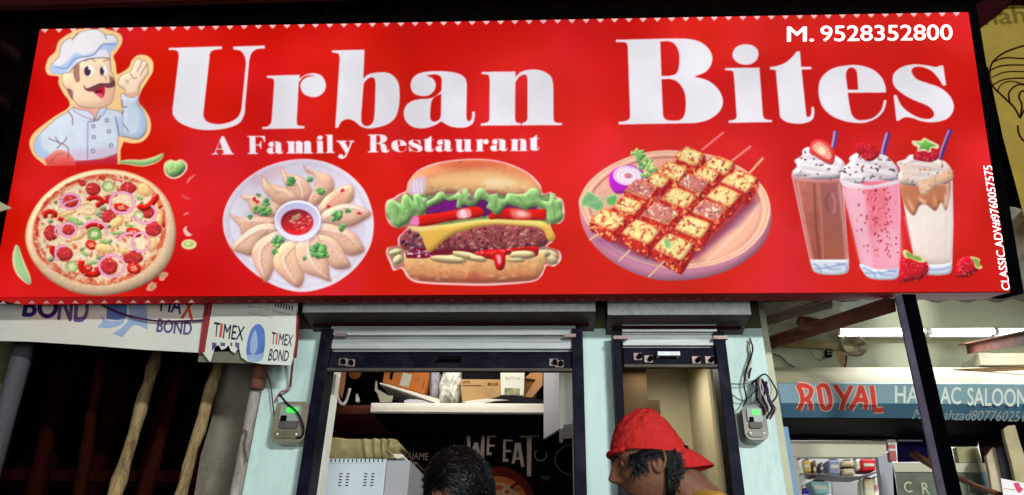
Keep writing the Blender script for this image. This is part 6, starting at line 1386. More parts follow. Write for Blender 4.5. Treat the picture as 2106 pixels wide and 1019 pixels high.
frame([srcS(195, 642), srcS(230, 746), srcS(300, 1250), srcS(222, 1250)], alug, 'frame_stile', d2); frame([srcS(1241, 751), srcS(1330, 742), srcS(1460, 1250), srcS(1335, 1250)], mat('pale_blue_aluminium', (150, 176, 190), rough=.4), 'frame_stile', d2)
frame([srcS(232, 746), srcS(1240, 752), srcS(1334, 1250), srcS(301, 1250)], mat('grey_green_frosted_glass', (120, 126, 112), rough=.25, var=.35, scale=5, dirt=(60, 50, 60), dirt_amt=.6), 'glass', d2, YD+.02, .004)
PG = YP(YD+.018)
for ch, q in (('C', (335, 985, 430, 860)), ('R', (545, 1003, 630, 872)), ('L', (1090, 1010, 1140, 900))):
    mb = MB(); text_plate(mb, ch, [srcS(q[0]+12, q[1]), srcS(q[2]+8, q[1]+2), srcS(q[2]-6, q[3]), srcS(q[0]-6, q[3])], PG, .001, .01); mb.build('lettering', mat('pale_letter_vinyl', (200, 206, 170), rough=.5), d2)
# window over the second door
w2 = thing('fanlight_window', 'dark fanlight window over the second saloon door', 'window', onY(1900, 950, YD))
frame([srcS(250, 375), srcS(620, 378), srcS(665, 625), srcS(265, 630)], mat('dark_glass', (16, 10, 44), rough=.15, var=.5, scale=6), 'glass', w2, YD+.02, .006)
frame([srcS(615, 378), srcS(645, 378), srcS(690, 622), srcS(650, 625)], alu, 'frame', w2); frame([srcS(270, 368), srcS(560, 372), srcS(560, 384), srcS(270, 380)], alug, 'frame', w2)
frame([srcS(950, 450), srcS(1200, 455), srcS(1260, 640), srcS(985, 636)], mat('cream_slats', (170, 162, 118), rough=.6, var=.2, scale=6, stretch=(1, 1, 8)), 'slatted_panel', w2)
t_ = thing('striped_post', 'red and white banded narrow post between the two saloon doors', 'post', onY(1832, 950, YD-.03))
for k, (y0, y1, c) in enumerate(((365, 425, 'w'), (426, 470, 'r'), (471, 500, 'w'), (501, 615, 'r'))):
    frame([srcS(145+k*6, y0), srcS(235+k*4, y0), srcS(242+k*5, y1), srcS(152+k*7, y1)], mat('band_white', (226, 220, 214)) if c == 'w' else mat('band_red', (196, 104, 104), var=.2, scale=10), 'band', t_, YD-.03, .02)
mb = MB(); pxprism(mb, [(2012, 895), (2300, 895), (2320, 1300), (2100, 1300)], YD+.012, .02); mb.build('dark_panel', mat('dark_brown_panel', (28, 16, 14), rough=.8, var=.4, scale=5), sal)
mb = MB(); pxprism(mb, [(1905, 896), (2011, 896), (2011, 918), (1905, 918)], YD+.005, .02); mb.build('dark_panel', dkw, sal)
# saloon room behind the glass
MB().box((bp1, 6.0, .12), (6.5, 6.1, 3.2)).build('back_wall', mat('saloon_back_wall', (206, 204, 206), rough=.7), sal)
MB().box((bp1-.1, YSAL+.16, .12), (bp1, 6.0, 3.2)).build('room_side', mat('saloon_back_wall', (206, 204, 206)), sal)
MB().box((bp1, YSAL+.16, 3.2), (6.5, 6.0, 3.3)).build('ceiling', crw, sal)
area_lamp('saloon_room_light', (3.0, 5.0, 3.1), (3.0, 5.1, 1.0), 1.4, .3, 42, (.95, .98, 1))
YI = 5.3
def cl(n, r, g, b): return mat(n, (r, g, b), rough=.5, var=.12, scale=12)
items = [('storage_bin', 'red plastic bin on the saloon shelf by the right stile', 'bin', [srcR(1255, 672), srcR(1405, 672), srcR(1405, 785), srcR(1265, 790)], cl('red_bin', 210, 30, 40)),
 ('bottle_carton', 'yellow and brown carton on the saloon shelf at the left', 'carton', [srcR(700, 690), srcR(780, 680), srcR(785, 805), srcR(720, 808)], cl('yellow_carton', 206, 174, 84)),
 ('glass_jar', 'dark glass jar beside the yellow carton on the saloon shelf', 'jar', [srcR(865, 720), srcR(900, 715), srcR(900, 805), srcR(868, 808)], cl('slate_jar', 76, 80, 96)),
 ('blue_carton', 'lilac carton in the middle of the saloon shelf', 'carton', [srcR(945, 680), srcR(1060, 680), srcR(1062, 830), srcR(950, 815)], cl('lilac_carton', 146, 150, 184)),
 ('cream_carton', 'cream carton stacked on the saloon shelf beside the red bin', 'carton', [srcR(1070, 690), srcR(1190, 690), srcR(1195, 740), srcR(1072, 745)], cl('cream_carton', 214, 196, 150)),
 ('cream_carton', 'tan carton lying under the cream one on the saloon shelf', 'carton', [srcR(1080, 765), srcR(1200, 765), srcR(1205, 830), srcR(1082, 830)], cl('tan2', 190, 170, 140)),
 ('white_bottle', 'white bottle left of the red bin on the saloon shelf', 'bottle', [srcR(1210, 670), srcR(1245, 670), srcR(1255, 780), srcR(1215, 780)], cl('white_bottle', 236, 232, 226)),
 ('brown_jar', 'brown jar next to the yellow carton on the saloon shelf', 'jar', [srcR(800, 700), srcR(835, 700), srcR(838, 840), srcR(808, 845)], cl('brown_jar', 120, 90, 60)),
 ('blue_jar', 'deep blue jar low behind the saloon door glass', 'jar', [srcR(690, 960), srcR(765, 960), srcR(775, 1100), srcR(700, 1100)], cl('blue_jar', 40, 20, 150)),
 ('teal_tub', 'pale teal tub low behind the saloon door glass', 'tub', [srcR(770, 880), srcR(960, 885), srcR(970, 1000), srcR(830, 1010)], cl('teal_tub', 150, 196, 200)),
 ('cream_bottle', 'tall cream bottle at the right behind the saloon door glass', 'bottle', [srcR(1290, 860), srcR(1380, 860), srcR(1400, 1100), srcR(1300, 1100)], cl('cream_bottle', 226, 214, 170)),
 ('pink_label_bottle', 'white bottle with a pink label behind the saloon door glass', 'bottle', [srcR(1385, 850), srcR(1420, 850), srcR(1455, 1060), srcR(1395, 1060)], cl('white_bottle2', 236, 226, 226)),
 ('white_tube_stand', 'white slim stand at the left stile behind the saloon glass', 'stand', [srcR(650, 680), srcR(690, 680), srcR(740, 930), srcR(690, 930)], cl('white_stand', 220, 222, 222))]
zsh = onY(1700, 975, YI).z
for nm, lb, ca, px, m in items:
    mb = MB(); pxprism(mb, px, YI, .14)
    t_ = thing(nm, lb, ca, onY(px[3][0], px[3][1], YI)); mb.build('body', m, t_, bevel=.012)
    (ax_, ay_), (bx_, by_) = px[0], px[1]; w0 = (bx_-ax_)
    mb = MB(); pxprism(mb, [(ax_+w0*.25, ay_-3), (bx_-w0*.25, by_-3), (bx_-w0*.25, by_), (ax_+w0*.25, ay_)], YI+.03, .08); mb.build('lid', cl('dark_lid', 90, 84, 90), t_)
    mb = MB(); h0 = px[3][1]-ay_; pxprism(mb, [(ax_+w0*.2, ay_+h0*.35), (bx_-w0*.15, by_+h0*.35), (bx_-w0*.1, by_+h0*.6), (ax_+w0*.25, ay_+h0*.6)], YI-.002, .0018); mb.build('label', cl('pink_label', 206, 110, 140) if 'pink' in nm else cl('pale_label', 210, 206, 196), t_)
sh = thing('wall_shelf', 'thin grey shelf carrying cartons and jars inside the saloon', 'shelf', onY(1700, 978, YI))
mb = MB(); pxprism(mb, [srcR(680, 806), srcR(940, 812), srcR(1060, 832), srcR(1240, 836), srcR(1400, 790), srcR(1420, 800), srcR(1250, 848), srcR(1050, 843), srcR(930, 822), srcR(680, 816)], YI-.02, .2); mb.build('board', cl('grey_shelf', 130, 126, 130), sh)
mb = MB(); pxprism(mb, [srcR(1250, 850), srcR(1262, 850), srcR(1290, 1100), srcR(1278, 1100)], YI+.0, .03); mb.build('upright', alug, sh)
mb = MB(); pxprism(mb, [srcR(980, 850), srcR(1240, 852), srcR(1270, 1120), srcR(1000, 1120)], YI+.4, .03); tag(mb.build('wall_mirror', mat('dull_mirror', (170, 166, 170), rough=.2)), 'dull grey mirror panel inside the saloon under the shelf', 'mirror')
# tube lights over the saloon
tg = 'lit tubes in a row over the saloon'
YT = 4.2
for k, (x0, x1) in enumerate(((1727, 1898), (1914, 2043), (2051, 2190))):
    tube_light(onY(x0, 682.5, YT), onY(x1, 682.5-(x1-x0)*.006, YT), ['bright lit tube left of the dark post over the saloon', 'bright lit tube right of the dark post over the saloon', 'bright lit tube cut by the right edge of the photo over the saloon'][k], tubem, .038, tg)
area_lamp('saloon_tube_light', (onY(1960, 682, YT)+Vector((0, -.12, -.05))), (onY(1960, 682, YT)+Vector((0, -1.2, -1.0))), 1.3, .08, 14, (.93, .98, 1))
# cable bundle on the wall, socket
cbm = mat('bundled_beige_cable', (160, 144, 104), rough=.7, var=.2, scale=12)
YQ = 4.3
def q3(x, y, Y=YQ-.02): return onY(*srcQ(x, y), Y)
o = MB(); 
for k in range(5): o.tube(smooth_path([q3(210, 395+k*8), q3(450, 440+k*7), q3(700, 440+k*10), q3(960, 470+k*9), q3(1080, 500+k*8)], 6), .010, 7)
tag(o.build('cable_bundle', cbm), 'bundle of beige cables running along the saloon wall to a round coil', 'cable')
o = MB(); c = q3(1060, 490)
for k in range(7):
    P = [c+Vector(((.05+.004*k)*math.cos(a/12*6.283), -.01-.006*k, (.045+.004*k)*math.sin(a/12*6.283))) for a in range(13)]; o.tube(P, .007, 6)
tag(o.build('cable_coil', mat('dark_beige_coil', (110, 96, 76), rough=.7, var=.3, scale=12)), 'coiled beige cable hung at the end of the wall bundle', 'cable')
t_ = thing('wall_socket', 'small black junction block hanging under the beige cable bundle', 'socket', q3(872, 540)); mb = MB(); pxprism(mb, [srcQ(845, 505), srcQ(900, 505), srcQ(900, 562), srcQ(848, 562)], YQ-.04, .03); mb.build('body', blk, t_)
mb = MB(); 
for x, y in ((862, 522), (885, 522), (864, 545), (886, 545)): pxprism(mb, [srcQ(x-6, y-6), srcQ(x+6, y-6), srcQ(x+6, y+6), srcQ(x-6, y+6)], YQ-.043, .002)
mb.build('terminals', mat('grey_terminal', (150, 146, 136)), t_)['kind'] = 'stuff'
cable('black wire hanging beside the peeled orange patch on the saloon wall', [(*srcQ(1025, 560), YQ-.02), (*srcQ(1020, 620), YQ-.02), (*srcQ(1005, 668), YQ-.02)], cabd, .004)
cable('black wire arching over the saloon wall above the shutter box', [(*srcQ(310, 590), 4.2), (*srcQ(350, 545), 4.2), (*srcQ(450, 570), YQ-.02), (*srcQ(510, 630), YQ-.02), (*srcQ(590, 668), YQ-.02)], cab, .005)
cable('thin wire loop hanging from the junction block', [(*srcQ(700, 500), YQ-.02), (*srcQ(740, 570), YQ-.02), (*srcQ(800, 600), YQ-.02), (*srcQ(830, 560), YQ-.02)], cab, .002)
cable('pale cable bending round the corner under the rusty bracket', [(*srcQ(215, 400), 3.6), (*srcQ(170, 460), 3.54), (*srcQ(185, 600), 3.53), (*srcQ(150, 700), 3.53), (*srcQ(155, 780), 3.53)], cabw, .007)
cable('brown wire arching from the bracket foot to the pier', [(*srcQ(300, 600), 3.9), (*srcQ(240, 610), 3.7), (*srcQ(190, 670), 3.55), (*srcQ(170, 760), 3.53)], cabd, .004)
mb = MB(); pxprism(mb, [srcQ(930, 545), srcQ(1025, 545), srcQ(1000, 670), srcQ(960, 620)], YQ-.003+.05, .002); tag(mb.build('plaster_patch', mat('peeled_orange_patch', (196, 160, 106), rough=.8)), 'peeled orange patch on the saloon wall below the cable coil', 'plaster')
ledge = MB(); pxprism(ledge, [srcS(0, -230), srcS(0, -235), srcS(10, -230)], YQ, .01)
mb = MB(); mb.box((Xx(2010, 760, 4.2), 4.15, Z(2010, 757, 4.2)), (6.2, YSAL-.003, Z(2010, 732, 4.2))); tag(mb.build('stone_ledge', mat('off_white_ledge', (210, 202, 176), rough=.8, var=.2, scale=6), bevel=.006), 'off-white stone ledge on the saloon wall under the right bracket', 'ledge')
beam_o = beam(((1960, 765), (2140, 757)), 4.1, 4.0, .02, mat('thin_brown_rod', (140, 110, 80)), None, 'wall_rod'); tag(beam_o, 'thin brown rod lying over the shutter box at the right', 'rod')
# right: boards leaning, stick, paper
def leaning(name, label, px, Y, m, cat='board', dep=.03):
    mb = MB(); pxprism(mb, px, Y, dep); return tag(mb.build(name, m, bevel=.004), label, cat)
stone = mat('rough_cream_board', (196, 180, 140), rough=.85, var=.25, scale=6, bump=.5, dirt=(130, 104, 80), dirt_amt=.6)
leaning('leaning_board', 'tall rough cream board leaning at the right edge under the shutter box', [srcS(1505, 240), srcS(1560, 200), srcS(1640, 195), srcS(1700, 400), srcS(1830, 800), srcS(1900, 1200), srcS(1720, 1200), srcS(1600, 640), srcS(1520, 330)], 3.9, stone)
leaning('leaning_board', 'grey blue board standing between the two cream ones at the right', [srcS(1455, 460), srcS(1545, 455), srcS(1600, 640), srcS(1700, 1100), srcS(1560, 1100), srcS(1520, 760)], 4.0, mat('slate_board', (96, 104, 124), rough=.7, var=.2, scale=6))
leaning('leaning_board', 'pointed cream board leaning next to the second saloon door', [srcS(1300, 560), srcS(1380, 450), srcS(1430, 480), srcS(1500, 700), srcS(1540, 1150), srcS(1400, 1150), srcS(1340, 750)], 4.05, mat('pinkish_cream_board', (206, 186, 160), rough=.85, var=.25, scale=6, bump=.4))
o = MB().tube([onY(*srcS(440, 530), 3.9), onY(*srcS(700, 690), 3.75), onY(*srcS(1200, 920), 3.4), onY(*srcS(1500, 1020), 3.2)], [.020, .018, .012, .011], 8).build('wooden_stick', mat('brown_stick', (140, 92, 70), rough=.8, var=.3, scale=12)); tag(o, 'brown wooden stick slanting behind the dark post across the saloon doors', 'stick')
t_ = thing('paper_notice', 'white paper notice with a pink flower print at the lower right corner', 'poster', onY(2085, 1019, 3.1))
mb = MB(); pxprism(mb, [srcS(1470, 820), srcS(1760, 880), srcS(1900, 1200), srcS(1530, 1200)], 3.1, .004); mb.build('sheet', mat('white_paper', (232, 226, 226), rough=.7, var=.04, scale=6), t_)
mb = MB(); pk = spl(' '.join('%.1f,%.1f' % srcS(x, y) for x, y in [(1620, 880), (1680, 875), (1700, 915), (1730, 950), (1690, 990), (1655, 960), (1640, 920)])); plate(mb, [pk], YP(3.1), .002, .0015); plate(mb, [[srcS(1505, 935), srcS(1640, 955), srcS(1640, 962), srcS(1505, 940)]], YP(3.1), .002, .0015); mb.build('flower_print', mat('pink_print', (220, 70, 110), rough=.6, var=.3, scale=30), t_)

# ---- the steel post that carries the sign
YPST = 3.04
t_ = thing('steel_post', 'dark square steel post leaning in front of the saloon under the sign end', 'post', (2.5, YPST, .12))
pd = mat('post_shaded_face', (4, 4, 7), rough=.8, var=.3, scale=6, spec=0); plt_ = mat('post_lit_face', (120, 112, 134), rough=.55, var=.3, scale=5, dirt=(60, 56, 84), dirt_amt=.6)  # shaded front and lit side of one post, each with its own colour
A0 = onY(1857, 612, YPST); A1 = onY(1885, 612, YPST); B0 = onY(1948, 1019, YPST); B1 = onY(1992, 1019, YPST)
def down(a, b): return a+(b-a)*((a.z-.12)/(a.z-b.z))
F0, F1 = down(A0, B0), down(A1, B1); F1 = F0+(A1-A0)
U0 = A0+(A0-B0)*.02; U1 = A1+(A0-B0)*.02
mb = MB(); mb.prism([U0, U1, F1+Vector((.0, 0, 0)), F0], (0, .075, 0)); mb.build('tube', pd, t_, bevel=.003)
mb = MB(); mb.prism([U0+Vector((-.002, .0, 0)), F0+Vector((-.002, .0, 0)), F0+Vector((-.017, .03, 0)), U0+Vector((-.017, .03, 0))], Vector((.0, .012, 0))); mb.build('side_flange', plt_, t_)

# ---- roof sheet above the sign, olive banner at the right
t_ = thing('roof_sheet', 'dark corrugated roof sheet over the top of the red sign', 'roof', (0, 3.1, 4.6))
rm = mat('sooty_roof_tin', (50, 30, 26), rough=.6, metal=.2, var=.5, scale=4, dirt=(30, 14, 12), dirt_amt=.9)
ZR = 4.62; vs = []; fs = []; n_ = 240
for i in range(n_+1):
    x = -4.5+9.0*i/n_; ph = (x*2.1) % 1; rz = -.035 if ph < .22 else 0
    vs += [(x, 2.75, ZR+rz-.03), (x+.0, 4.2, ZR+rz+.05)]
for i in range(n_): fs.append((2*i, 2*i+1, 2*i+3, 2*i+2))
o = MB().add(vs, fs).build('sheet', rm, t_); md = o.modifiers.new('s', 'SOLIDIFY'); md.thickness = .003
MB().box((-4.2, 2.96, ZR-.11), (4.2, 3.0, ZR-.045)).build('purlin', mat('maroon_purlin', (60, 16, 14), rough=.6, var=.3, scale=6), t_)
PO = YP(3.30)
t_ = thing('cloth_banner', 'olive yellow cloth banner with a dark leaf outline right of the red sign', 'banner', onY(2100, 400, 3.3))
om = mat('olive_yellow_cloth', (160, 134, 58), rough=.8, var=.18, scale=2.5, dirt=(130, 104, 46), dirt_amt=.6)
mb = MB(); plate(mb, [[(2009, 58), (2025, 45), (2082, 3), (2400, -5), (2400, 620), (2125, 620), (2110, 460), (2062, 280), (2032, 138), (2017, 137)]], PO, 0, .006); mb.build('cloth', om, t_)
ink = mat('dark_brown_leaf_ink', (44, 22, 8), rough=.8)
def srcV(x, y): return (1600+x/4.075, 30+y/4.075)
def vein(s, w_=4.0):
    p = [srcV(x, y) for x, y in spl(s, 6, False)]; L, R = ribbon(p, w_); n = len(L)
    mb = MB()
    for i in range(n-1): mb.add([PO.at(*q, .0015) for q in (L[i], L[i+1], R[i+1], R[i])], [(0, 1, 2, 3)])
    return mb
lf = MB()
for s, w_ in (("2300,200 2062,262 1900,320 1800,400 1775,500 1800,600 1900,700 1980,780 2030,870*", 4), ("1800,400 1900,365 2062,370 2300,380", 3.2), ("1775,470 1880,430 2062,425 2300,440", 3), ("1790,530 1900,485 2062,480 2300,500", 2.6), ("1800,590 1900,545 2062,535 2300,560", 3), ("1840,650 1870,590 1950,560 2062,585 2200,620", 2.6), ("1945,740 1935,660 1990,600 2062,590 2200,640", 3.6), ("2030,870* 2045,760 2020,690 2062,640 2200,700", 4), ("2030,870* 2090,760 2150,740", 3.6), ("2010,930 2020,1000 2060,1060 2120,1080", 4)):
    v = vein(s, w_); b_ = len(lf.v); lf.v += v.v; lf.f += [tuple(i+b_ for i in f) for f in v.f]; lf.mi += v.mi; lf.sm += v.sm
lf.build('leaf_outline', ink, t_)
mb = MB(); text_plate(mb, 'nah', [(2027, 52), (2112, 47), (2104, 12), (2022, 18)], PO, .0015, .03); mb.build('lettering', mat('brown_letter_ink', (110, 90, 30), rough=.8), t_)
mb = MB(); pxprism(mb, [(1990, 20), (2060, -20), (2082, 2), (2026, 44), (2010, 56), (2000, 60)], 3.2, .05); tag(mb.build('dark_flap', mat('dark_maroon_flap', (40, 8, 10), rough=.7)), 'dark maroon flap between the sign top corner and the olive banner', 'flap')
# pointed tin corner at the far left edge
mb = MB(); pxprism(mb, [(-60, 405), (-10, 410), (24, 428), (-4, 436), (-60, 440)], 2.55, .004); tag(mb.build('tin_corner', mat('pale_tin_corner', (190, 180, 150), rough=.6)), 'pale pointed tin corner poking in at the far left edge of the sign', 'sheet')

# ================================================================== people
skinA = mat('brown_skin', (104, 68, 52), rough=.6, var=.22, scale=24, bump=.25, dirt=(96, 54, 40), dirt_amt=.5); skinB = mat('tan_skin', (176, 122, 92), rough=.5, var=.1, scale=30, bump=.05)
def head_mesh(bm, T, sc=1.0):
    """head: face towards local -Y, origin between the ears; T = 4x4 transform"""
    nu, nv = 72, 60; g = []
    def G(x, y, z, cx, cz, sx, sz): return math.exp(-((x-cx)/sx)**2-((z-cz)/sz)**2)
    for j in range(nv+1):
        th = math.pi*j/nv; row = []
        for i in range(nu):
            ph = 2*math.pi*i/nu; x = math.sin(th)*math.sin(ph); y = -math.sin(th)*math.cos(ph); z = math.cos(th)
            px_, py_, pz = x*.076, y*.097, z*.118
            if pz < -.01:
                k = min(1, (-.01-pz)/.10); px_ *= 1-.30*k*k; 
                if py_ > 0: py_ *= 1-.45*k
                else: py_ *= 1-.10*k
            if py_ < -.02:
                f = min(1, (-.02-py_)/.03); d_ = 0
                d_ += .026*G(px_, 0, pz, 0, -.030, .013, .016)+.014*G(px_, 0, pz, 0, -.008, .010, .022)+.008*(G(px_, 0, pz, .013, -.036, .009, .009)+G(px_, 0, pz, -.013, -.036, .009, .009))
                d_ += .007*G(px_, 0, pz, 0, .022, .05, .012)-.011*(G(px_, 0, pz, .031, .002, .016, .014)+G(px_, 0, pz, -.031, .002, .016, .014))
                d_ += .009*G(px_, 0, pz, 0, -.058, .024, .006)+.010*G(px_, 0, pz, 0, -.071, .020, .007)-.004*G(px_, 0, pz, 0, -.0645, .026, .0028)
                d_ += .012*G(px_, 0, pz, 0, -.100, .026, .016)+.005*(G(px_, 0, pz, .042, -.03, .02, .02)+G(px_, 0, pz, -.042, -.03, .02, .02))
                py_ -= d_*f
            row.append(bm.verts.new(T@Vector((px_*sc, py_*sc, pz*sc))))
        g.append(row)
    for j in range(nv):
        for i in range(nu):
            try: bm.faces.new((g[j][i], g[j][(i+1) % nu], g[j+1][(i+1) % nu], g[j+1][i]))
            except Exception: pass
    bmesh.ops.remove_doubles(bm, verts=g[0]+g[-1], dist=1e-5)
def bm_tube(bm, pts, rs, n=16, flat=1.0):
    mb = MB().tube(smooth_path(pts, 4), [0]*0 or [1], n) if False else None
    P = smooth_path(pts, 4); m_ = len(P); R_ = []
    for i in range(m_):
        u_ = i/4; k = min(int(u_), len(rs)-2); f = u_-k; R_.append(rs[k]*(1-f)+rs[k+1]*f)
    mb = MB().tube(P, R_, n); vs = [bm.verts.new(v) for v in mb.v]
    for f in mb.f:
        try: bm.faces.new([vs[i] for i in f])
        except Exception: pass
    for e, r in ((P[0], R_[0]), (P[-1], R_[-1])):
        bmesh.ops.create_uvsphere(bm, u_segments=12, v_segments=8, radius=r*.99, matrix=Matrix.Translation(e))
def remesh(name, bm, m, parent, vox, sub=0, bev=None):
    me = bpy.data.meshes.new(name); bm.to_mesh(me); bm.free(); o = link(name, me, m, parent)
    r = o.modifiers.new('r', 'REMESH'); r.mode = 'VOXEL'; r.voxel_size = vox; r.use_smooth_shade = True
    s_ = o.modifiers.new('s', 'SMOOTH'); s_.iterations = 3; s_.factor = .5
    return o
def person(label, hc, yaw, pitch, skin, shirt_m, trouser_m, hunch=(.035, .255)):
    """standing figure; hc = centre of the head, yaw about z (0 faces the camera), pitch nods the face down"""
    hc = Vector(hc); H = Matrix.Translation(hc)@Matrix.Rotation(yaw, 4, 'Z')@Matrix.Rotation(pitch, 4, 'X')
    Bd = Matrix.Translation(Vector((hc.x, hc.y, 0)))@Matrix.Rotation(yaw, 4, 'Z')
    g = .0; hz = hc.z
    p = thing('person', label, 'person', (hc.x, hc.y, .12))
    L = lambda x, y, z: Bd@Vector((x, y, z))
    nk = hz-hunch[1]*.5; sh = hz-hunch[1]; wst = hz-.62; hip = hz-.80; kn = hz-1.20; an = max(.20, hz-1.56)
    if an < .2: an = .2
    bm = bmesh.new(); head_mesh(bm, H)
    back = hunch[0]
    bm_tube(bm, [H@Vector((0, .025, -.03)), L(0, back+.01, nk-.02), L(0, back+.02, sh+.02)], [.060, .054, .064])
    for s in (-1, 1):   # ears
        ring_ = [H@Vector((s*(.078+.010*max(0, math.cos(a))), .014+.016*math.cos(a)+.006*math.sin(a), -.014+.029*math.sin(a))) for a in [math.radians(q) for q in range(-100, 250, 25)]]
        bm_tube(bm, ring_, [.0046]*len(ring_), 8)
        bm_tube(bm, [H@Vector((s*.076, .012, .005)), H@Vector((s*.079, .013, -.02)), H@Vector((s*.077, .004, -.040))], [.006, .0085, .0065], 8)
    def torso(bm, e):
        bm_tube(bm, [L(-.135, back+.02, sh), L(0, back+.01, sh+.012), L(.135, back+.02, sh)], [.058+e, .075+e, .058+e])
        for x in (-.075, 0, .075): bm_tube(bm, [L(x, back+.01, sh-.02), L(x*.95, back-.005, sh-.16), L(x*.8, back+.0, wst), L(x*.95, back+.01, hip)], [.075+e, .095+e, .085+e, .092+e])
    torso(bm, 0)
    def leg(bm, s, e, cut=False):
        bm_tube(bm, [L(s*.09, back+.01, hip-.02), L(s*.095, back-.005, kn), L(s*.10, back+.02, (kn+an)/2+.03), L(s*.10, back+.02, an)], [.088+e, .056+e, .052+e, .038+e*1.6])
    def arm(bm, s, e, to=1.0):
        q = [L(s*.175, back+.02, sh-.01), L(s*.215, back+.02, sh-.29), L(s*.19, back-.12, sh-.50)]
        if to < 1: q = q[:1]+[q[0].lerp(q[1], .75)]; bm_tube(bm, q, [.050+e, .046+e]); return q
        bm_tube(bm, q, [.046+e, .038+e, .026+e]); return q
    for s in (-1, 1):
        leg(bm, s, 0); q = arm(bm, s, 0)
        w0 = q[-1]; fw = (q[2]-q[1]).normalized(); inn = (L(0, back-.12, sh-.50)-w0).normalized(); palm = w0+fw*.045
        bm_tube(bm, [w0, palm], [.027, .030])
        for k in range(4):
            r0 = palm+fw*.025+Vector((0, 0, 1)).cross(fw).normalized()*((k-1.5)*.019); ln = [.062, .074, .068, .052][k]
            bm_tube(bm, [r0, r0+fw*ln*.5+inn*.006, r0+fw*ln*.85+inn*.022], [.0095, .009, .0078], 8)
        th = w0+fw*.02+inn*.02; bm_tube(bm, [th, th+fw*.03+inn*.025, th+fw*.055+inn*.03], [.012, .0105, .009], 8)
        bm_tube(bm, [L(s*.10, back+.03, an-.06), L(s*.10, back-.07, an-.075), L(s*.105, back-.15, an-.08)], [.035, .036, .028])
    body = remesh('body', bm, skin, p, .0036)
    bm = bmesh.new(); torso(bm, .013)
    for s in (-1, 1): arm(bm, s, .014, .7)
    bm_tube(bm, [L(0, back+.018, nk-.07), L(0, back+.02, sh)], [.068, .10])
    remesh('shirt', bm, shirt_m, p, .008)
    bm = bmesh.new(); bm_tube(bm, [L(-.05, back+.01, hip+.03), L(.05, back+.01, hip+.03)], [.118, .118])
    for s in (-1, 1): leg(bm, s, .014)
    remesh('trousers', bm, trouser_m, p, .010)
    em = mat('eye_white', (226, 220, 210), rough=.15); ir = mat('dark_iris', (30, 16, 10), rough=.1)
    for s in (-1, 1):
        c = H@Vector((s*.031, -.0735, .001)); bm = bmesh.new(); bmesh.ops.create_uvsphere(bm, u_segments=20, v_segments=14, radius=.0106, matrix=Matrix.Translation(c)); me = bpy.data.meshes.new('eye'); bm.to_mesh(me); bm.free(); e = link('eye', me, em, p)
        f = (H.to_3x3()@Vector((0, -1, 0))).normalized(); bm = bmesh.new(); bmesh.ops.create_uvsphere(bm, u_segments=20, v_segments=14, radius=.0114, matrix=Matrix.Translation(c+(H.to_3x3()@Vector((0, -.0006, .0006))))); ml = bpy.data.meshes.new('eyelid'); bm.to_mesh(ml); bm.free(); ml.polygons.foreach_set('use_smooth', [True]*len(ml.polygons)); link('eyelid', ml, skin, e); bm = bmesh.new(); bmesh.ops.create_uvsphere(bm, u_segments=14, v_segments=10, radius=.006, matrix=Matrix.Translation(c+f*.0056)); me = bpy.data.meshes.new('iris'); bm.to_mesh(me); bm.free(); link('iris', me, ir, e)
        for v_ in (MB().tube(smooth_path([H@Vector((s*.014, -.099, .017)), H@Vector((s*.032, -.097, .024)), H@Vector((s*.050, -.082, .017))], 5), .0032, 6),): v_.build('eyebrow', mat('black_hair', (14, 11, 14), rough=.35), p)
        sole = MB(); a_ = L(s*.10, back+.05, .15); sole.tube([L(s*.10, back+.06, .165), L(s*.10, back-.05, .165), L(s*.105, back-.19, .16)], [.045, .045, .036], 10); sole.build('shoe', mat('black_shoe', (24, 20, 20), rough=.5), p)
    return p, H
def hair_strands(p, H, m, region, n, length, seed, r=.0011, comb=(0, .5, -.4), lift=.004, jitter=.35, puff=1.0):
    R = random.Random(seed); mb = MB()
    for k in range(n):
        while True:
            z = R.uniform(-.7, 1); a = R.uniform(0, 6.283)
            if region(a, z): break
        s_ = math.sqrt(1-z*z); nrm = Vector((s_*math.sin(a), -s_*math.cos(a), z)); base = Vector((nrm.x*.079, nrm.y*.100, nrm.z*.120))
        flow = Vector(comb)+Vector((R.uniform(-1, 1), R.uniform(-1, 1), R.uniform(-1, 1)))*jitter; flow = (flow-nrm*flow.dot(nrm)).normalized(); ln = length*R.uniform(.6, 1.25); P = []
        for q in range(4):
            u_ = q/3; b_ = base+flow*ln*u_+nrm*(lift+.012*math.sin(u_*2.4)*R.uniform(.5, 1.5)*puff); 
            P.append(H@b_)
        mb.tube(P, [r*1.5, r*1.6, r*1.1, r*.3], 4, cap=False)
    return mb.build('hair', m if m.name != 'black_hair_glossy' else mat('hair_strand_gloss', (9, 8, 14), rough=.32, spec=.5), p)
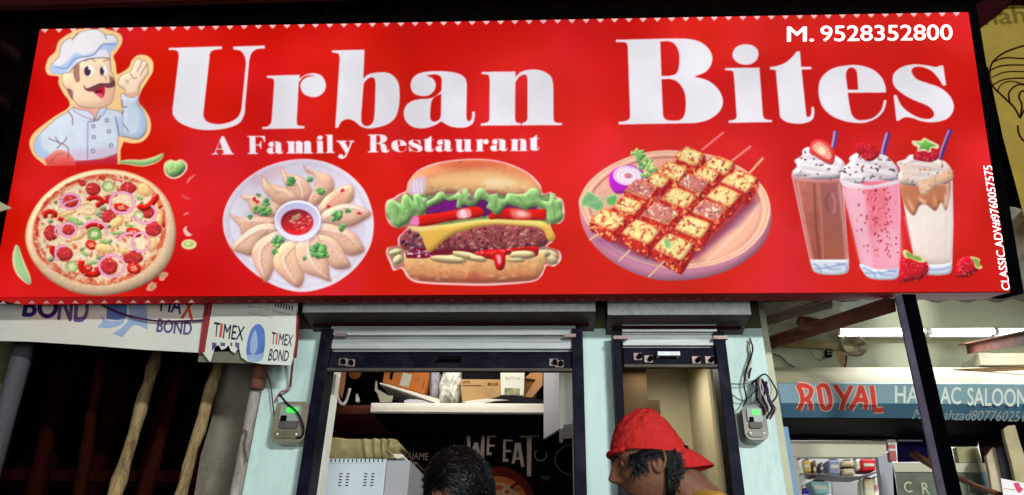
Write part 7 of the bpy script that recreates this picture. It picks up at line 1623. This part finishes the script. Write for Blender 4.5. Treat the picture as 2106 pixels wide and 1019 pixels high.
def hair_shell(p, H, m, keep, off=.006, name='hair'):
    bm = bmesh.new(); nu, nv = 64, 44; g = {}
    for j in range(nv+1):
        th = math.pi*.88*j/nv
        for i in range(nu):
            ph = 2*math.pi*i/nu; x = math.sin(th)*math.sin(ph); y = -math.sin(th)*math.cos(ph); z = math.cos(th)
            w_ = off+.0035*math.sin(ph*9+th*7)*math.sin(th*11)
            xx_, yy_, zz_ = x*(.078+w_), y*(.099+w_), z*(.120+w_)
            if zz_ < -.01 and yy_ > 0: yy_ *= 1-.38*min(1, (-.01-zz_)/.10)
            g[i, j] = (keep(ph, z), bm.verts.new(H@Vector((xx_, yy_, zz_))))
    for j in range(nv):
        for i in range(nu):
            q = [g[i, j], g[(i+1) % nu, j], g[(i+1) % nu, j+1], g[i, j+1]]
            if all(a for a, _ in q):
                try: bm.faces.new([v for _, v in q])
                except Exception: pass
    bmesh.ops.remove_doubles(bm, verts=bm.verts, dist=1e-6)
    me = bpy.data.meshes.new(name); bm.to_mesh(me); bm.free(); me.polygons.foreach_set('use_smooth', [True]*len(me.polygons)); o = link(name, me, m, p); s_ = o.modifiers.new('s', 'SOLIDIFY'); s_.thickness = .008; s_.offset = -1; return o
hairm = mat('black_hair_glossy', (4, 3, 5), rough=.7, spec=.12)
# bare-headed man, turned away to the left
hc1 = onY(944, 1013, 2.42)
p1, H1 = person('person with short glossy black hair turned away towards the shop, left of the capped one', hc1, math.radians(-122), math.radians(14), skinB, mat('dark_grey_shirt', (60, 60, 70), rough=.85, var=.1, scale=20, bump=.2), mat('dark_trousers', (34, 34, 44), rough=.85))
def face_az(a): return abs((a+math.pi) % (2*math.pi)-math.pi)       # 0 = straight at the face
keep1 = lambda a, z: z > .26 or (face_az(a) > 1.1 and z > .02) or (face_az(a) > 1.9 and z > -.55)
hair_shell(p1, H1, hairm, keep1, .007)
hair_strands(p1, H1, hairm, keep1, 7000, .055, 4, r=.0008, comb=(.6, .5, .1), lift=.004, jitter=.45, puff=1.3)
# man with the red cap worn backwards
hc2 = onY(1337, 949, 2.0)
p2, H2 = person('person in a red cap worn backwards looking down to the left in profile', hc2, math.radians(-92), math.radians(11), skinA, mat('mustard_shirt', (196, 150, 50), rough=.85, var=.1, scale=20, bump=.2), mat('brown_trousers', (60, 48, 40), rough=.85), hunch=(.125, .172))
keep2 = lambda a, z: z < .14 and ((.92+.06*math.sin(z*30) < face_az(a) < 1.38 and z > -.26+.08*math.sin(a*40)) or (face_az(a) > 1.80 and z > -.86+.05*math.sin(a*30)) or (face_az(a) > .92 and z > -.04)) 
hair_shell(p2, H2, hairm, keep2, .004); hair_strands(p2, H2, hairm, lambda a, z: keep2(a, z) and z < .05, 5000, .014, 6, r=.0005, comb=(0, .25, -1), lift=-.001, jitter=.12)
capm = mat('faded_red_cotton', (176, 40, 38), rough=.95, var=.15, scale=14, bump=1.0, dirt=(140, 18, 22), dirt_amt=.5, spec=.05)
for _q in capm.node_tree.nodes:
    if _q.bl_idname == 'ShaderNodeBump': _q.inputs['Distance'].default_value = .010
def cap(p, H):
    bm = bmesh.new(); nu, nv = 120, 44; rows = []
    R = random.Random(2); wr = [(R.uniform(0, 6.28), R.uniform(.1, 1.3), R.uniform(.035, .08), R.uniform(-1, 1), R.uniform(-.006, .006)) for _ in range(90)]
    for j in range(nv+1):
        th = math.pi*.49*j/nv; row = []
        for i in range(nu):
            ph = 2*math.pi*i/nu; fz = math.cos(ph)          # +1 at the face
            x = math.sin(th)*math.sin(ph); y = -math.sin(th)*math.cos(ph); z = math.cos(th)
            low = j/nv; sag = .0045*abs(math.sin(ph*3))**.3*(1-low)
            d_ = sum(am*math.exp(-((((ph-a0+math.pi) % 6.283)-math.pi+sk*(th-t0))*math.sin(th)/(w_*1.8))**2-((th-t0)/w_)**2) for a0, t0, w_, sk, am in wr)
            fold = .0016*math.sin(ph*13+th*9)*math.sin(min(1, low*1.3)*math.pi)
            px_ = x*(.092+d_+fold); py_ = y*(.109+d_+fold)+.002; pz = z*(.126+d_*1.3+fold)-sag+.014
            if low > .98: pass
            pz = (pz-.014)*(1-min(.5, 0.72*max(0, py_/.109)**2))+.014
            pz += -.020*low*low*(1-fz)*.5                     # drops towards the nape
            row.append(bm.verts.new(H@Vector((px_, py_, pz+.006))))
        rows.append(row)
    for j in range(nv):
        for i in range(nu): bm.faces.new((rows[j][i], rows[j][(i+1) % nu], rows[j+1][(i+1) % nu], rows[j+1][i]))
    bmesh.ops.remove_doubles(bm, verts=rows[0], dist=1e-5)
    me = bpy.data.meshes.new('cap'); bm.to_mesh(me); bm.free(); me.polygons.foreach_set('use_smooth', [True]*len(me.polygons)); c = link('cap', me, capm, p); s_ = c.modifiers.new('s', 'SOLIDIFY'); s_.thickness = .003; s_.offset = 1
    bm = bmesh.new(); nu, nv = 30, 12; g = []
    for j in range(nv+1):
        v_ = j/nv; row = []
        for i in range(nu+1):
            u_ = i/nu*2-1; a = u_*.80; bx_ = .093*math.sin(a)*1.0; by_ = .101*math.cos(a)
            ln = .070*math.cos(u_*math.pi/2)**.4
            x = bx_*(1-.10*v_); y = by_+ln*v_; z = .032-.034*v_-.016*u_*u_-.014*v_*v_
            row.append(bm.verts.new(H@Vector((x, y, z))))
        g.append(row)
    for j in range(nv):
        for i in range(nu): bm.faces.new((g[j][i], g[j][i+1], g[j+1][i+1], g[j+1][i]))
    me = bpy.data.meshes.new('brim'); bm.to_mesh(me); bm.free(); me.polygons.foreach_set('use_smooth', [True]*len(me.polygons)); b = link('brim', me, capm, c); s_ = b.modifiers.new('s', 'SOLIDIFY'); s_.thickness = .004
    bm = bmesh.new(); bmesh.ops.create_uvsphere(bm, u_segments=14, v_segments=8, radius=.007, matrix=H@Matrix.Translation((0, .002, .131))); me = bpy.data.meshes.new('button'); bm.to_mesh(me); bm.free(); link('button', me, capm, c)
    MB().tube(smooth_path([H@Vector((.088*math.sin(a)*1.02, -.112*math.cos(a), .020)) for a in [math.radians(q) for q in range(-50, 51, 10)]], 2), .007, 8).build('strap', capm, c)
cap(p2, H2@Matrix.Rotation(math.radians(-9), 4, 'X'))
